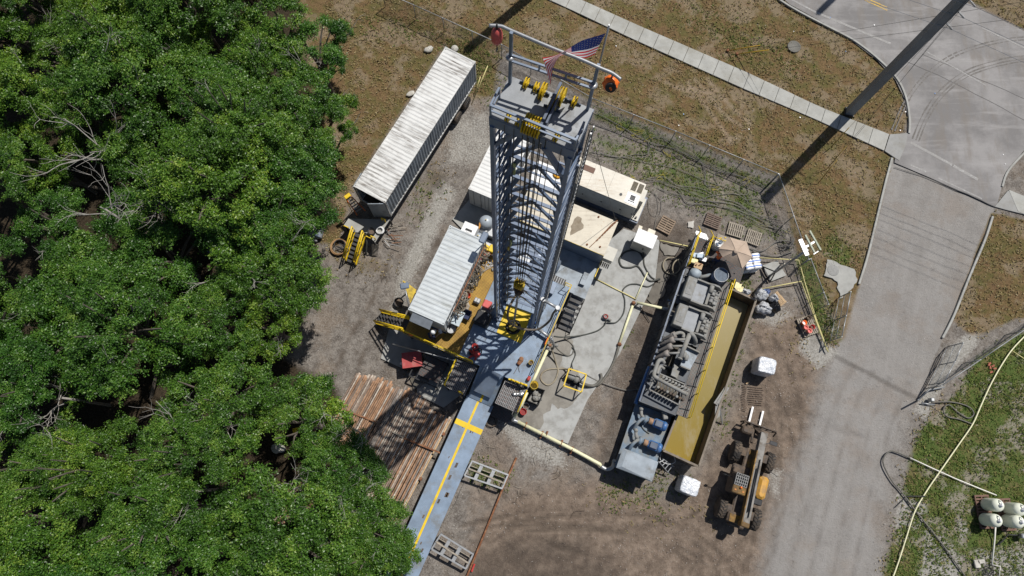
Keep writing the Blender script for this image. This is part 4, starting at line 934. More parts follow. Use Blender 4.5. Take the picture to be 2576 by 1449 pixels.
# open mesh platforms each side of the ramp
def meshplat(name,label,u0,u1,v0,v1,z,rails):
    t=thing(name,S((u0+u1)/2,(v0+v1)/2,0),label,'platform')
    b=MB(); sbox(b,u0,u1,v0,v1,z-.02,z); b.build('mesh_deck',GB,t)
    b=MB()
    n=int((u1-u0)/.11)
    for i in range(n+1):
        u=u0+(u1-u0)*i/n; b.bar(S(u,v0,z+.012),S(u+.02,v1,z+.012),.018,.022)
    for i in range(8):
        v=v0+(v1-v0)*i/7; b.bar(S(u0,v,z+.006),S(u1,v,z+.006),.012,.016)
    b.build('mesh_bars',MT['galv'],t)
    b=MB()
    for u in (u0+.05,u1-.05):
        for v in (v0+.05,v1-.05): sbox(b,u-.04,u+.04,v-.04,v+.04,.03,z-.021)
    for u in (u0+.05,u1-.05): b.bar(S(u,v0,z-.08),S(u,v1,z-.08),.07,.1)
    for v in (v0,v1): b.bar(S(u0,v,z-.08),S(u1,v,z-.08),.07,.1)
    b.build('frame',MT['blk'],t)
    for r in rails:
        b=MB(); rail(b,[S(r[0],r[1],z),S(r[2],r[3],z)],.95,.04,post=1.2); b.build('handrail',MT['yel'],t)
    return t
meshplat('mesh_platform','dark expanded mesh platform with two yellow rails, left of the blue ramp',-4.95,cl-.06,-2.1,-.14,2.3,[(-4.95,-.3,-4.95,-2.05),(-3.95,-2.08,cl-.2,-2.08)])
t=meshplat('mesh_platform','dark expanded mesh platform littered with foil, right of the blue ramp',cr+.06,.0,-1.75,-.14,2.3,[(0,-.3,0,-1.7)])
b=MB(); u0,v0=uv(qp(200,960,.9)); sbox(b,u0-.75,u0+.7,v0-.45,v0+.4,.75,.8)
b.build('lower_step',GB,t)
b=MB(); b.M=None; p=qp(420,700,2.35); 
for i in range(5): b.ell(p+Vector((random.uniform(-.3,.3),random.uniform(-.15,.15),.06)),(.36,.26,.16),10,6,None,.25)
b.build('foil_wrap',mat('crumpled_foil',(.6,.6,.6),.25,.7,.2,12),label='crumpled silver foil wrapping lying on the dark mesh platform',cat='foil wrap')
# yellow lifting bar with hooks
t=thing('elevator_bar',qp(420,560,2.75),'yellow lug bar with hanging pale hooks lying at the front edge of the drill floor','lifting bar')
b=MB(); A=qp(300,520,2.85);B_=qp(545,612,2.85); b.bar(A,B_,.1,.22)
for k in (.22,.45,.7,.9): p=lerp(A,B_,k); b.lathe([(.05,-.05),(.13,-.05),(.13,.05),(.05,.05)],p+Vector((0,0,.12)),UU.cross(Vector((0,0,1))),12)
b.build('bar',MT['yel'],t)
for k in (.2,.4,.6,.8):
    b=MB(); p=lerp(A,B_,k); b.tube([p-Vector((0,0,.1)),p-VV*.12-Vector((0,0,.3))],.05,8); b.build('hook',MT['galv'],t)
# iron roughneck & tools on floor
t=thing('iron_roughneck',qo(740,850,ZF),'tangled red pipe tong machine standing on the shaded blue drill floor','pipe tong')
o=qo(740,850,ZF); r_=random.Random(2)
b=MB(); b.cbox(o+Vector((0,0,.14)),(.5,.35,.28),.04,RS); b.lathe([(.12,0),(.2,.05),(.2,.3),(.12,.35)],o+UU*.2+VV*.2+Vector((0,0,.5)),n=14); b.build('base',MT['blk'],t)
b=MB()
for a_,c_ in (((-.3,.1,.2),(.3,-.2,.7)),((.3,.25,.5),(-.1,.5,.9)),((-.1,-.4,.4),(.35,.1,.8)),((-.2,.5,.3),(.1,-.1,1.0)),((.3,-.35,.2),(.3,.2,.6))):
    b.bar(o+UU*a_[0]+VV*a_[1]+Vector((0,0,a_[2])),o+UU*c_[0]+VV*c_[1]+Vector((0,0,c_[2])),.12,.1)
b.lathe([(.1,0),(.22,.02),(.22,.16),(.1,.18)],o-VV*.05+UU*.3+Vector((0,0,.75)),n=14); b.torus(o+VV*.35+Vector((0,0,.8)),.17,.06)
b.build('jaw_arm',MT['red'],t)
b=MB(); b.tube(smooth_path([o+UU*.3+Vector((0,0,.6)),o+UU*.5+VV*.2+Vector((0,0,.3)),o+UU*.3+VV*.5+Vector((0,0,.02)),o-UU*.3+VV*.4+Vector((0,0,.4))],4),.025,6); b.build('hydraulic_hose',MT['hosed'],t)
t=thing('manual_tong',qo(1335,965,ZF),'rusty red hand tong with two dangling lines lying on the drill floor','hand tong')
o=qo(1345,960,ZF); b=MB(); b.cbox(o+Vector((0,0,.12)),(.26,.45,.2),.05,RS@Matrix.Rotation(-.3,3,'Z')); b.bar(o-VV*.1+Vector((0,0,.15)),o+VV*.35+Vector((0,0,.15)),.09); b.lathe([(.05,0),(.15,.0),(.15,.12),(.05,.12)],o+VV*.2+Vector((0,0,.12)),n=12); b.build('tong_body',MT['rust'],t)
b=MB(); b.tube(smooth_path([o,qo(1300,1050,ZF+.03),qo(1265,1110,ZF+.03)],4),.018,5); b.tube(smooth_path([o,qo(1330,1040,ZF+.03),qo(1340,1090,ZF+.03)],4),.018,5); b.build('line',MT['brn'],t)
def pot(name,p,r,h,m,label,cat,inner=None,handle=False,parent=None):
    b=MB(); b.lathe([(r*.85,0),(r,h),(r*1.04,h),(r*1.04,h-.03),(r*.93,h-.02),(r*.8,.06),(0,.06)],p,n=18); 
    t=thing(name,p,label,cat); b.build('shell',m,t)
    b=MB(); b.lathe([(0,h*.55),(r*.88,h*.55)],p,n=18); b.build('contents',inner or MT['brn'],t)
    if handle:
        b=MB(); b.tube([p+Vector((r*math.cos(a),r*.95*math.sin(a)*.3+r*.5,h-.02-.25*r*math.sin(a))) for a in [i*math.pi/8 for i in range(9)]],.008,5); b.build('handle',MT['galv'],t)
    return t
pot('floor_pot',qp(590,315,ZF),.16,.36,MT['yel2'],'small yellow pot standing alone on the drill floor near its right handrail','pot')
b=MB(); p=qp(560,520,ZF); b.cbox(p+Vector((0,0,.18)),(.2,.3,.34),.05,RS); b.build('tool_bag',MT['red'],label='small red bag at the drill floor corner below the yellow handrail',cat='bag')
t=thing('red_cabinet',qr(570,1165,ZF),'faded red box on a frame between the porch and the left mast leg','tool box')
o=qr(570,1165,ZF+1.0); b=MB(); b.cbox(o,(.55,.5,.3),.04,RS); b.build('box',MT['redp'],t)
b=MB()
for i in range(9): b.bar(o+Vector((r_.uniform(-.4,.5),r_.uniform(-.5,.1),-.2)),Vector((o.x+r_.uniform(-.6,.4),o.y+r_.uniform(-.6,.2),ZF)),.07,.05)
b.ell(o-VV*.5-Vector((0,0,.45)),(.8,.5,.6),12,7,RS,.2); b.build('stand',MT['mudmetal'],t)
b=MB(); r2=random.Random(8)
p=qr(600,1180,ZF)
t=thing('winch_unit',p-VV*.9,'grey winch with black housing in the deep shadow left of the mast foot','winch')
o=p-VV*1.1; b=MB(); b.cbox(o+Vector((0,0,.45)),(1.0,.9,.85),.08,RS); b.build('housing',MT['blk'],t)
b=MB(); b.lathe([(.2,-.35),(.3,-.33),(.2,-.3),(.2,.3),(.3,.33),(.2,.35)],o+VV*.6+Vector((0,0,.5)),UU,16); b.bar(o+UU*.3+VV*.3,o+UU*.3+VV*.3+Vector((0,0,1.2)),.1); b.build('drum',MT['galv'],t)
# ---- porch contents
pot('bucket',qr(340,1070,ZF),.19,.4,MT['orange'],'bright orange red bucket standing on the yellow grating beside the cabin wall','bucket',mat('bucket_inner_red',(.5,.06,.02),.6),True)  # contents disc is a deeper red than the bucket shell
t=thing('parts_box',qr(450,1130,ZF),'small grey metal parts box with a divided lid on the yellow grating','box'); o=qr(450,1130,ZF)
b=MB(); b.cbox(o+Vector((0,0,.17)),(.42,.38,.33),.04,RS); b.build('box_body',MT['galv'],t); b=MB(); b.box(o+Vector((0,0,.345)),(.03,.38,.03),RS); b.box(o-VV*.12+Vector((0,0,.35)),(.42,.03,.03),RS); b.build('lid_rib',MT['blk'],t)
t=thing('wooden_spool',qr(290,1195,ZF),'eight sided pale wooden tub beside the cabin on the grating','wooden tub'); o=qr(290,1195,ZF)
b=MB(); b.lathe([(.38,0),(.4,.32),(.3,.36),(.22,.34),(.2,.2),(0,.2)],o,n=8,smooth=False); b.build('tub',MT['woodg'],t); b=MB(); b.torus(o+Vector((0,0,.3)),.17,.05,14,6); b.build('rope_ring',MT['rope'],t)
t=thing('folding_table',qr(210,1335,ZF),'pale blue grey folding table at the front corner of the cabin','table'); o=qr(215,1330,ZF+.75)
b=MB(); b.cbox(o,(.6,1.0,.05),.02,RS); b.build('tabletop',mat('pale_blue_plastic',(.45,.52,.56),.5),t)
for su in (-.24,.24):
    for sv in (-.42,.42): b=MB(); b.tube([o+UU*su+VV*sv-Vector((0,0,.03)),o+UU*su*1.1+VV*sv*1.05-Vector((0,0,.75))],.018,6); b.build('leg',MT['galv'],t)
t=thing('folding_chair',qr(320,1300,ZF),'dark blue folding camp chair next to the pale table','chair'); o=qr(320,1295,ZF+.45)
b=MB(); b.cbox(o,(.55,.5,.04),.015,RS); b.build('seat',MT['navy'],t); b=MB(); b.cbox(o+VV*.27+Vector((0,0,.25)),(.56,.05,.5),.02,RS); b.build('backrest',MT['navy'],t)
for su in (-.26,.26):
    b=MB(); b.tube([o+UU*su-VV*.25-Vector((0,0,.43)),o+UU*su+VV*.3+Vector((0,0,.55))],.015,6); b.tube([o+UU*su+VV*.25-Vector((0,0,.43)),o+UU*su-VV*.25+Vector((0,0,.2)),o+UU*su+VV*.2+Vector((0,0,.2))],.015,6); b.build('side_frame',MT['blk'],t)
pot('open_drum',qo(465,560,ZF),.31,.88,MT['blk'],'black open topped oil drum holding scrap at the front right cabin corner','drum',MT['galv'])
t=thing('hand_pump',qo(400,470,ZF),'dark pump fitting with a yellow stem at the cabin corner beside the drum','pump'); o=qo(395,460,ZF+.6)
b=MB(); b.tube([o-Vector((0,0,.58)),o+Vector((0,0,.3))],.06,8); b.tube(smooth_path([o+Vector((0,0,.2)),o+UU*.25+Vector((0,0,.1)),o+UU*.3-VV*.3-Vector((0,0,.2))],4),.05,8); b.ell(o+Vector((0,0,.35)),(.25,.2,.2)); b.build('pump_body',MT['blk'],t); b=MB(); b.tube([o+UU*.12,o+UU*.14+Vector((0,0,.4))],.045,8); b.build('stem',MT['yel'],t)
# ropes and harness hanging on the cabin's right wall
def DMp(x,y,z): return DM@Vector((x,y,z))
t=thing('rope_bundle',DMp(w_/2+.5,.6,0),'tangle of tan ropes, slings and hoses hung along the right wall of the cabin','rope bundle')
WD=1.22
ropem=[MT['rope'],MT['hosel'],MT['hose'],MT['woodg']]
for i in range(64):
    y=r_.uniform(-1.9,2.6); z=r_.uniform(1.0,2.1); x=WD+r_.uniform(.02,.12); b=MB(); L=r_.uniform(.4,1.2)
    pts=[DMp(x,y,z),DMp(x+.1+r_.uniform(0,.3),y+r_.uniform(-.2,.2),z-L*.4),DMp(x+r_.uniform(.05,.55),y+r_.uniform(-.4,.4),z-L*.75),DMp(x+r_.uniform(0,.45),y+r_.uniform(-.5,.5),max(.05,z-L))]
    b.tube(smooth_path(pts,4),r_.uniform(.014,.042),5); b.build('rope',ropem[i%4],t)
b=MB(); b.bar(DMp(WD+.1,-1.9,2.12),DMp(WD+.1,2.9,2.12),.06,.06); b.build('hanger_rail',MT['rust'],t)
# red hydraulic manifold + yellow crate + air tanks behind the cabin
t=thing('valve_manifold',qr(540,600,ZF),'cluster of red and rusty hydraulic valves at the back end of the porch','valve manifold'); o=qr(555,595,ZF)
b=MB(); b.cbox(o+Vector((0,0,.35)),(.32,.28,.3),.05,RS); b.build('red_valve',MT['red'],t)
for i in range(16):
    b=MB(); p=o+UU*r_.uniform(-.45,.55)+VV*r_.uniform(-.3,.4)+Vector((0,0,r_.uniform(.1,.5))); 
    b.tube(smooth_path([p,p+Vector((r_.uniform(-.25,.25),r_.uniform(-.25,.25),r_.uniform(-.1,.3))),p+Vector((r_.uniform(-.4,.4),r_.uniform(-.4,.4),-.1))],4),r_.uniform(.03,.06),6); b.build('pipe',[MT['rust'],MT['red'],MT['brn'],MT['galv']][i%4],t)
t=thing('yellow_crate',qr(625,505,ZF),'yellow ribbed box at the rear of the porch beside the left mast leg','crate'); o=qr(640,505,ZF+.5)
b=MB(); b.cbox(o,(.55,.5,.5),.04,RS); b.build('box',MT['yel'],t); b=MB(); b.bar(o-UU*.8+VV*.15,o-UU*.25+VV*.05,.12,.1); b.bar(o-UU*.75-VV*.1,o-UU*.25-VV*.15,.1,.1); b.build('arm',MT['yel'],t)
b=MB(); o=qr(530,690,ZF); 
t=thing('loose_fittings',o,'scattered grey clamps and pale boards on the rear of the yellow porch','fittings')
for i in range(9):
    b=MB(); p=qr(r_.uniform(500,640),r_.uniform(640,760),ZF); 
    if i%3==0: b.torus(p+Vector((0,0,.04)),.12,.035,14,6)
    elif i%3==1: b.cbox(p+Vector((0,0,.03)),(.5,.12,.05),.01,Matrix.Rotation(r_.uniform(0,3),3,'Z'))
    else: b.cbox(p+Vector((0,0,.06)),(.2,.15,.12),.03,Matrix.Rotation(r_.uniform(0,3),3,'Z'))
    b.build(['clamp','board','fitting'][i%3],[MT['galv'],MT['woodg'],MT['mudmetal']][i%3],t)
def airtank(q,a,b_,z,r,label):
    top=q(a,b_,z); t=thing('air_tank',Vector((top.x,top.y,.05)),label,'air tank'); m=MB(); o=Vector((top.x,top.y,0))
    m.lathe([(r*.96,.35)]+[(r,.5),(r,z-r*.9)]+[(r*math.cos(k*.2617),z-r*.9+r*.9*math.sin(k*.2617)) for k in range(1,7)],o,n=24); m.build('vessel',MT['galv'] if r<.3 else mat('grey_tank_paint',(.33,.37,.41),.4,.05,.06,2),t)
    for k in range(3):
        m=MB(); aa=k*2.09; m.bar(o+Vector((r*.8*math.cos(aa),r*.8*math.sin(aa),.05)),o+Vector((r*.85*math.cos(aa),r*.85*math.sin(aa),.6)),.08); m.build('leg',MT['blk'],t)
    m=MB(); m.cyl(o+Vector((0,0,z-.02)),o+Vector((0,0,z+.1)),.04,8); m.build('valve',MT['yel2'],t); return t
airtank(qr,555,145,2.3,.5,'large grey dome topped air tank behind the cabin beside an orange pipe')
airtank(qr,460,335,1.9,.33,'small grey dome topped air tank close to the rear wall of the cabin')
t=thing('orange_pipework',qr(460,240,1.2),'bent orange air pipe running between the two grey air tanks','pipe'); b=MB(); b.tube(smooth_path([qr(500,150,2.0),qr(480,190,2.0),qr(475,230,2.0),qr(440,280,1.9),qr(385,305,1.5)],4),.07,8); b.tube([qr(440,210,1.5),qr(400,250,1.2),qr(380,300,1.0)],.05,8); b.build('pipe',mat('orange_pipe_paint',(.5,.22,.03),.45),t); b=MB(); b.cbox(qr(385,250,1.0),(.5,.6,.5),.06,RS); b.cbox(qr(400,290,1.3),(.25,.25,.35),.05,RS); b.build('pump_block',MT['mudmetal'],t)
t=thing('compressor',qr(600,260,0),'light grey compressor cabinet behind the cabin, partly hidden by the left mast leg','compressor'); o=qr(620,250,1.4)
b=MB(); b.cbox(o-Vector((0,0,.65)),(1.3,1.1,1.3),.05,RS); b.build('cabinet',MT['galv'],t); b=MB(); b.cbox(o-VV*.9-Vector((0,0,.95)),(1.0,.6,.7),.05,RS); b.lathe([(.2,-.4),(.25,-.3),(.25,.3),(.2,.4)],o-VV*.4-UU*.5+Vector((0,0,.05)),UU,14); b.build('motor',MT['galv'],t)
# triangular yellow guard and grey lamp by the cabin's left side
t=thing('yellow_guard',qc(480,740,0),'pointed dusty yellow steel guard plate leaning beside the left cabin wall','guard plate'); b=MB(); A=qc(440,630,2.3);B_=qc(540,695,1.8);C_=qc(495,800,1.8); D_=qc(470,700,.3)
b.add([A,B_,C_,A+Vector((.03,.05,-.05)),B_-Vector((0,0,.06)),C_-Vector((0,0,.06))],[(0,2,1),(3,4,5),(0,1,4,3),(1,2,5,4),(2,0,3,5)]); b.build('plate',MT['yel2'],t); b=MB(); b.bar(lerp(B_,C_,.2),Vector((lerp(B_,C_,.2).x,lerp(B_,C_,.2).y,0)),.08); b.bar(A,Vector((A.x+.1,A.y-.1,0)),.08); b.build('post',MT['yel2'],t)
pot('round_black_form',qc(408,800,0),.33,.3,MT['blk'],'wide black round form on the ground beside the left cabin wall','tub')  # open black shell filling a dark oval on the ground
# red waste box on stand by porch
t=thing('red_skip',qc(505,1270,0),'large dusty red steel box with an open frame below the porch handrail','steel box'); P=[qc(437,1305,1.3),qc(428,1190,1.3),qc(575,1172,1.3),qc(585,1285,1.3)]
c,_,_,_=rectfit(P); b=MB(); b.prism(P,.75,1.28); b.build('box',MT['red'],t); b=MB(); b.prism([lerp(c,p,1.04) for p in P],1.281,1.31); b.build('lid',mat('scuffed_red_lid',(.40,.06,.06),.6,0,.15,3,(.3,.2,.17),.3,3),t)
for p in P:
    b=MB(); p=lerp(c,p,.95); b.bar(Vector((p.x,p.y,.05)),Vector((p.x,p.y,.78)),.08); b.build('leg',MT['blk'],t)
b=MB(); p=qc(415,1265,.6); b.lathe([(.0,0),(.09,.0),(.09,.25),(.05,.3)],p,UU,10); b.build('hook',MT['white'],t)
# grating landing near red box
t=thing('ground_grating',qc(640,1290,0),'dark steel grating frame with bars lying between the red box and the pipe racks','grating')
b=MB(); sbox(b,-7.1,-5.6,-2.0,-.6,1.0,1.04); b.build('mesh_deck',GB,t); b=MB()
for u in (-7.6,-7.1,-5.6): b.bar(S(u,-2.3,.95),S(u,-.5,.95),.08)
for v in (-2.3,-1.5,-.55): b.bar(S(-7.6,v,.93),S(-5.6,v,.93),.08)
for u in (-7.6,-5.6):
    for v in (-2.3,-.55): b.bar(S(u,v,.05),S(u,v,.95),.07)
b.build('frame',MT['blk'],t)
# ================================================================ PEOPLE
def skin_mesh(verts,edges,levels=1):
    me=bpy.data.meshes.new('tmp'); me.from_pydata([v[0] for v in verts],edges,[])
    o=bpy.data.objects.new('tmp',me); col.objects.link(o)
    mo=o.modifiers.new('s','SKIN')
    if not me.skin_vertices: me.attributes.new('x','FLOAT','POINT')
    sk_=me.skin_vertices[0].data if me.skin_vertices else None
    for i,v in enumerate(verts): sk_[i].radius=(v[1],v[2] if len(v)>2 else v[1]); sk_[i].use_root=(i==0)
    mo.use_smooth_shade=True
    su=o.modifiers.new('u','SUBSURF'); su.levels=levels; su.render_levels=levels
    dg=bpy.context.evaluated_depsgraph_get(); dg.update(); ev=o.evaluated_get(dg); m2=bpy.data.meshes.new_from_object(ev)
    V=[tuple(v.co) for v in m2.vertices]; Fc=[tuple(p.vertices) for p in m2.polygons]
    bpy.data.objects.remove(o); bpy.data.meshes.remove(me); bpy.data.meshes.remove(m2); return V,Fc
def person(loc,ang,label,shirt,trousers,hat,hatcol,holding=None,lean=.12):
    t=thing('person',loc,label,'person'); M=fr(loc,ang)   # faces +y
    L=lean
    J=dict(pel=(0,0,.95),sp=(0,.03+L*.3,1.15),ch=(0,.02+L*.8,1.36),nk=(0,.03+L,1.52),hd=(0,.08+L*1.2,1.62),tp=(0,.07+L*1.2,1.74))
    V=[((J['pel']),.14,.11)];E=[];ix={'pel':0}
    def ad(n,p,r,par,r2=None): V.append((p,r,r2 or r)); ix[n]=len(V)-1; E.append((ix[par],ix[n]))
    ad('sp',J['sp'],.13,'pel',.10); ad('ch',J['ch'],.15,'sp',.11); ad('nk',J['nk'],.055,'ch'); ad('hd',J['hd'],.085,'nk',.095); ad('tp',J['tp'],.07,'hd')
    arms={}
    for s,n in ((-1,'l'),(1,'r')):
        sh=(s*.19,.02+L*.9,1.44); el=(s*.27,.12+L,1.17); wr=(s*.14,.36+L,1.13)
        ad('sh'+n,sh,.062,'ch'); ad('el'+n,el,.045,'sh'+n); ad('wr'+n,wr,.03,'el'+n); pm=(s*.1,.43+L,1.13); ad('pm'+n,pm,.034,'wr'+n,.02)
        for f in range(4):
            d=.07+.012*(1.5-abs(f-1.5)); x=pm[0]-s*.005+s*(f-1.5)*.021
            ad('f%s%d'%(n,f),(x,pm[1]+.055,pm[2]+.008),.0095,'pm'+n); ad('g%s%d'%(n,f),(x-s*.004,pm[1]+.055+d*.5,pm[2]-.014),.0085,'f%s%d'%(n,f)); 
        ad('th'+n,(pm[0]-s*.045,pm[1]+.01,pm[2]+.015),.011,'pm'+n); ad('tt'+n,(pm[0]-s*.055,pm[1]+.05,pm[2]+.01),.009,'th'+n)
        hp=(s*.095,0,.9); kn=(s*.12,.05,.5); an=(s*.13,0.0,.09); to=(s*.15,.17,.05)
        ad('hp'+n,hp,.09,'pel'); ad('kn'+n,kn,.06,'hp'+n); ad('an'+n,an,.042,'kn'+n); ad('to'+n,to,.04,'an'+n)
    v,f=skin_mesh(V,E); link_mesh([tuple(M@Vector(p)) for p in v],f,'body',MT['skin'],t,[True]*len(f))
    # face details and hair
    h=Vector(J['hd']);
    b=MB(M); b.add([h+Vector((0,.12,-.0)),h+Vector((.018,.092,-.03)),h+Vector((-.018,.092,-.03)),h+Vector((0,.09,.03))],[(0,1,3),(0,3,2),(0,2,1)]); b.build('nose',MT['skin'],t)
    for s in (-1,1):
        b=MB(M); b.ell(h+Vector((s*.032,.088,.025)),(.025,.015,.018),8,5); b.build('eye',MT['blk'],t)
        b=MB(M); b.ell(h+Vector((s*.088,0,.0)),(.02,.05,.065),8,5); b.build('ear',MT['skin'],t)
    b=MB(M); b.ell(h+Vector((0,-.02,.03)),(.2,.21,.2),12,7); b.build('hair',MT['brn'],t)
    # clothing grown over the same skeleton
    def sub(names,grow,edges=None):
        id2={n:i for i,n in enumerate(names)}; VV_=[(V[ix[n]][0],V[ix[n]][1]+grow,V[ix[n]][2]+grow) for n in names]
        inv={v:k for k,v in ix.items()}; EE=[(id2[inv[a]],id2[inv[c]]) for a,c in E if inv[a] in id2 and inv[c] in id2]; return skin_mesh(VV_,EE)
    v,f=sub(['pel','sp','ch','shl','shr']+['ell','elr'],.02); link_mesh([tuple(M@Vector(p)) for p in v],f,'shirt',shirt,t,[True]*len(f))
    v,f=sub(['pel','hpl','hpr','knl','knr','anl','anr'],.022); link_mesh([tuple(M@Vector(p)) for p in v],f,'trousers',trousers,t,[True]*len(f))
    for n in 'lr':
        b=MB(M); a=Vector(V[ix['an'+n]][0]); b.cbox(a+Vector((0,.07,-.03)),(.11,.3,.11),.04); b.build('boot',MT['blk'],t)
    b=MB(M); c=h+Vector((0,.0,.07)); b.lathe([(.165,-.005),(.17,.0),(.135,.02),(.132,.06),(.11,.11),(.06,.135),(0,.142)],c,n=20); b.add([c+Vector(p) for p in ((-.11,.1,.0),(.11,.1,.0),(.07,.2,-.01),(-.07,.2,-.01))],[(0,1,2,3)]); b.bar(c+Vector((0,-.11,.11)),c+Vector((0,.11,.11)),.03,.04); b.build('hard_hat',hatcol,t)
    return t,M,L
t,M,L=person(qc(664,1070,ZF),rad(-70),'person in a white hard hat and navy shirt reading papers on the shaded porch',MT['navy'],MT['navy'],None,MT['whitep'])
b=MB(M); b.cbox((0,.52+L,1.13),(.3,.22,.015),.003,Matrix.Rotation(.15,3,'X')); b.build('clipboard',MT['white'],label='white clipboard held by the person on the shaded porch',cat='clipboard')
# ================================================================ PIPES, HOSES, RACKS
def hose(q,pts,z,r,m,name,label,cat,group=None,n=6,sub=7):
    P=[]
    for p in pts: P.append(q(p[0],p[1],(p[2] if len(p)>2 else z)))
    b=MB(); b.tube(smooth_path(P,sub),r,n); return b.build(name,m,label=label,cat=cat,group=group)
# flow line: pale yellow pipe around the drill floor and across the yard
t=thing('flow_line',qp(400,1065,.3),'thick pale yellow pipe crossing the yard from drill floor corner to mud tank','pipe')
b=MB(); b.tube([qp(800,150,1.7),qp(640,500,1.7),qp(600,570,1.7)],.11,12); b.tube([qp(540,690,1.5),qp(470,850,1.1),qp(375,1010,.6)],.11,12); b.build('upper_run',MT['ltpvc'],t)
b=MB(); b.tube([qp(400,1065,.35),qp(1160,1449,.35),qf(1789,700,.35),qe(78,1302,.35)],.12,12); b.build('lower_run',MT['ltpvc'],t)
b=MB(); b.tube(smooth_path([qp(375,1010,.6),qp(355,1045,.4),qp(385,1062,.35),qp(420,1075,.35)],4),.13,12); 
b.build('elbow',MT['galv'],t)
b=MB(); b.tube(smooth_path([qe(78,1302,.35),qe(110,1318,.35),qe(140,1305,.5),qe(150,1270,.9)],4),.13,12); b.build('elbow',MT['galv'],t)
for q_ in (qp(520,1125,.35),qp(730,1240,.35),qf(1430,500,.35),qf(1530,560,.35),qf(1600,605,.35)):
    b=MB(); b.torus(q_,.125,.03,16,6,UU); b.box(q_-Vector((0,0,.22)),(.12,.5,.2),RS); b.build('clamp',MT['rust'],t)
pot('return_pot',qp(615,640,.06),.27,2.05,MT['yel2'],'tall yellow open topped pipe stub at the front right corner of the drill floor','standing pipe',MT['mudmetal'])
b=MB(); b.tube([qp(60,1330,.0)+Vector((0,0,.0)),qp(60,1331,.0)],.01,4)
t=thing('side_pipe',ql(720,650,1.5),'grey flanged pipe angled out from the mast foot over the yellow handrail','pipe'); b=MB(); b.tube([ql(660,600,ZF+.5),ql(760,672,ZF+.4)],.11,10); b.tube([ql(760,672,ZF+.4),ql(775,720,1.2),ql(765,740,.5)],.08,8); b.build('pipe',MT['galv'],t)
for q_ in (ql(690,622,ZF+.47),ql(752,667,ZF+.41)):
    b=MB(); b.lathe([(.1,-.03),(.18,-.03),(.18,.03),(.1,.03)],q_,(ql(760,672,ZF+.4)-ql(660,600,ZF+.5)),12); b.build('flange',MT['galv'],t)
t=thing('valve_tree',ql(745,690,0),'grey cluster of valves and hose fittings below the right edge of the drill floor','valves'); b=MB(); b.tube([ql(735,700,.06),ql(735,700,1.9)],.09,8); b.build('riser',MT['mudmetal'],t)
for i,(x,y) in enumerate(((720,680),(760,690),(745,715),(790,715),(730,730))):
    b=MB(); b.ell(ql(x,y,1.1),(.3,.26,.3),10,6); b.tube([ql(745,700,1.1),ql(x,y,1.1)],.07,6); b.build('valve',[MT['mudmetal'],MT['galv'],MT['rust']][i%3],t)
b=MB(); b.cbox(ql(722,690,ZF+.3),(.1,.5,.5),.03,RS); b.build('orange_cloth',MT['orange'],t)
# cuttings bin, buckets
t=thing('cuttings_bin',qp(670,760,.06),'open dark steel bin half filled with grey lumps on the wet concrete','bin')
P=[qp(655,620,.9),qp(775,665,.9),qp(690,862,.9),qp(540,800,.9)]; c,_,_,_=rectfit(P); P=[lerp(c,p,1.0) for p in P]
b=MB()
for i in range(4):
    A=P[i];B_=P[(i+1)%4]; n_=(c-lerp(A,B_,.5)); n_.z=0; n_=n_.normalized()*.04
    b.hexa([Vector((A.x,A.y,.07)),Vector((B_.x,B_.y,.07)),Vector((B_.x,B_.y,.07))+n_,Vector((A.x,A.y,.07))+n_,A,B_,B_+n_,A+n_])
b.prism(P,.07,.12); b.build('bin_body',MT['blk'],t)
b=MB(); b.prism([lerp(c,p,.93) for p in P],.121,.4); b.build('cuttings',MT['mudmetal'],t)
for i in range(8):
    b=MB(); b.ell(c+Vector((r_.uniform(-.38,.2),r_.uniform(-.3,.4),-.38)),(.42,.32,.3),8,5,None,.2); b.build('lump',MT['mudmetal'],t)
pot('red_bucket',qp(490,950,.06),.22,.42,MT['red'],'red bucket on the wet concrete just below the grey bucket','bucket',mat('dark_red_inside',(.2,.02,.02),.6))
pot('grey_bucket',qp(525,875,.06),.22,.42,MT['galv'],'grey bucket between the red bucket and the cuttings bin','bucket')
# yellow cage with pump
t=thing('pump_cage',qp(1130,640,.06),'open yellow square frame cage standing around a dark cellar pump on the pad','cage')
P=[qp(1085,388,1.25),qp(1308,462,1.25),qp(1245,690,1.25),qp(1015,608,1.25)]
b=MB()
for i in range(4): b.bar(P[i],P[(i+1)%4],.08,.08)
b.build('top_frame',MT['yel'],t)
for p in P:
    b=MB(); b.bar(Vector((p.x,p.y,.06)),p-Vector((0,0,.05)),.06); b.build('post',MT['yel'],t)
c,_,_,_=rectfit(P); b=MB(); b.prism([lerp(c,p,.72) for p in P],.062,.09); b.build('cellar_opening',MT['blk'],t)
t=thing('cellar_pump',Vector((c.x,c.y,.09)),'dusty grey electric pump with a thick suction hose inside the yellow cage','pump')
b=MB(); b.lathe([(.12,-.45),(.22,-.42),(.24,.1),(.18,.15),(.3,.2),(.3,.42),(.1,.5)],Vector((c.x-.1,c.y+.3,.5)),UU,16); b.bar(Vector((c.x-.6,c.y+.3,.3)),Vector((c.x+.5,c.y+.1,.3)),.2,.12); b.build('pump_body',MT['mudmetal'],t)
hose(qp,[(1210,540,.5),(1290,590,.4),(1380,610,.2),(1440,590),(1500,520),(1490,450)],.16,.1,MT['hose'],'suction_hose','thick grey suction hose curving out of the yellow cage to the right','hose',n=10)
hose(qp,[(850,110,.9),(880,200,.5),(920,330),(940,420),(900,540),(820,600),(750,570),(715,510),(740,440),(830,395),(1000,390),(1080,400,.5)],.11,.055,MT['hosel'],'looped_hose','tan hose making one loop on the wet pad left of the yellow cage','hose',n=8)
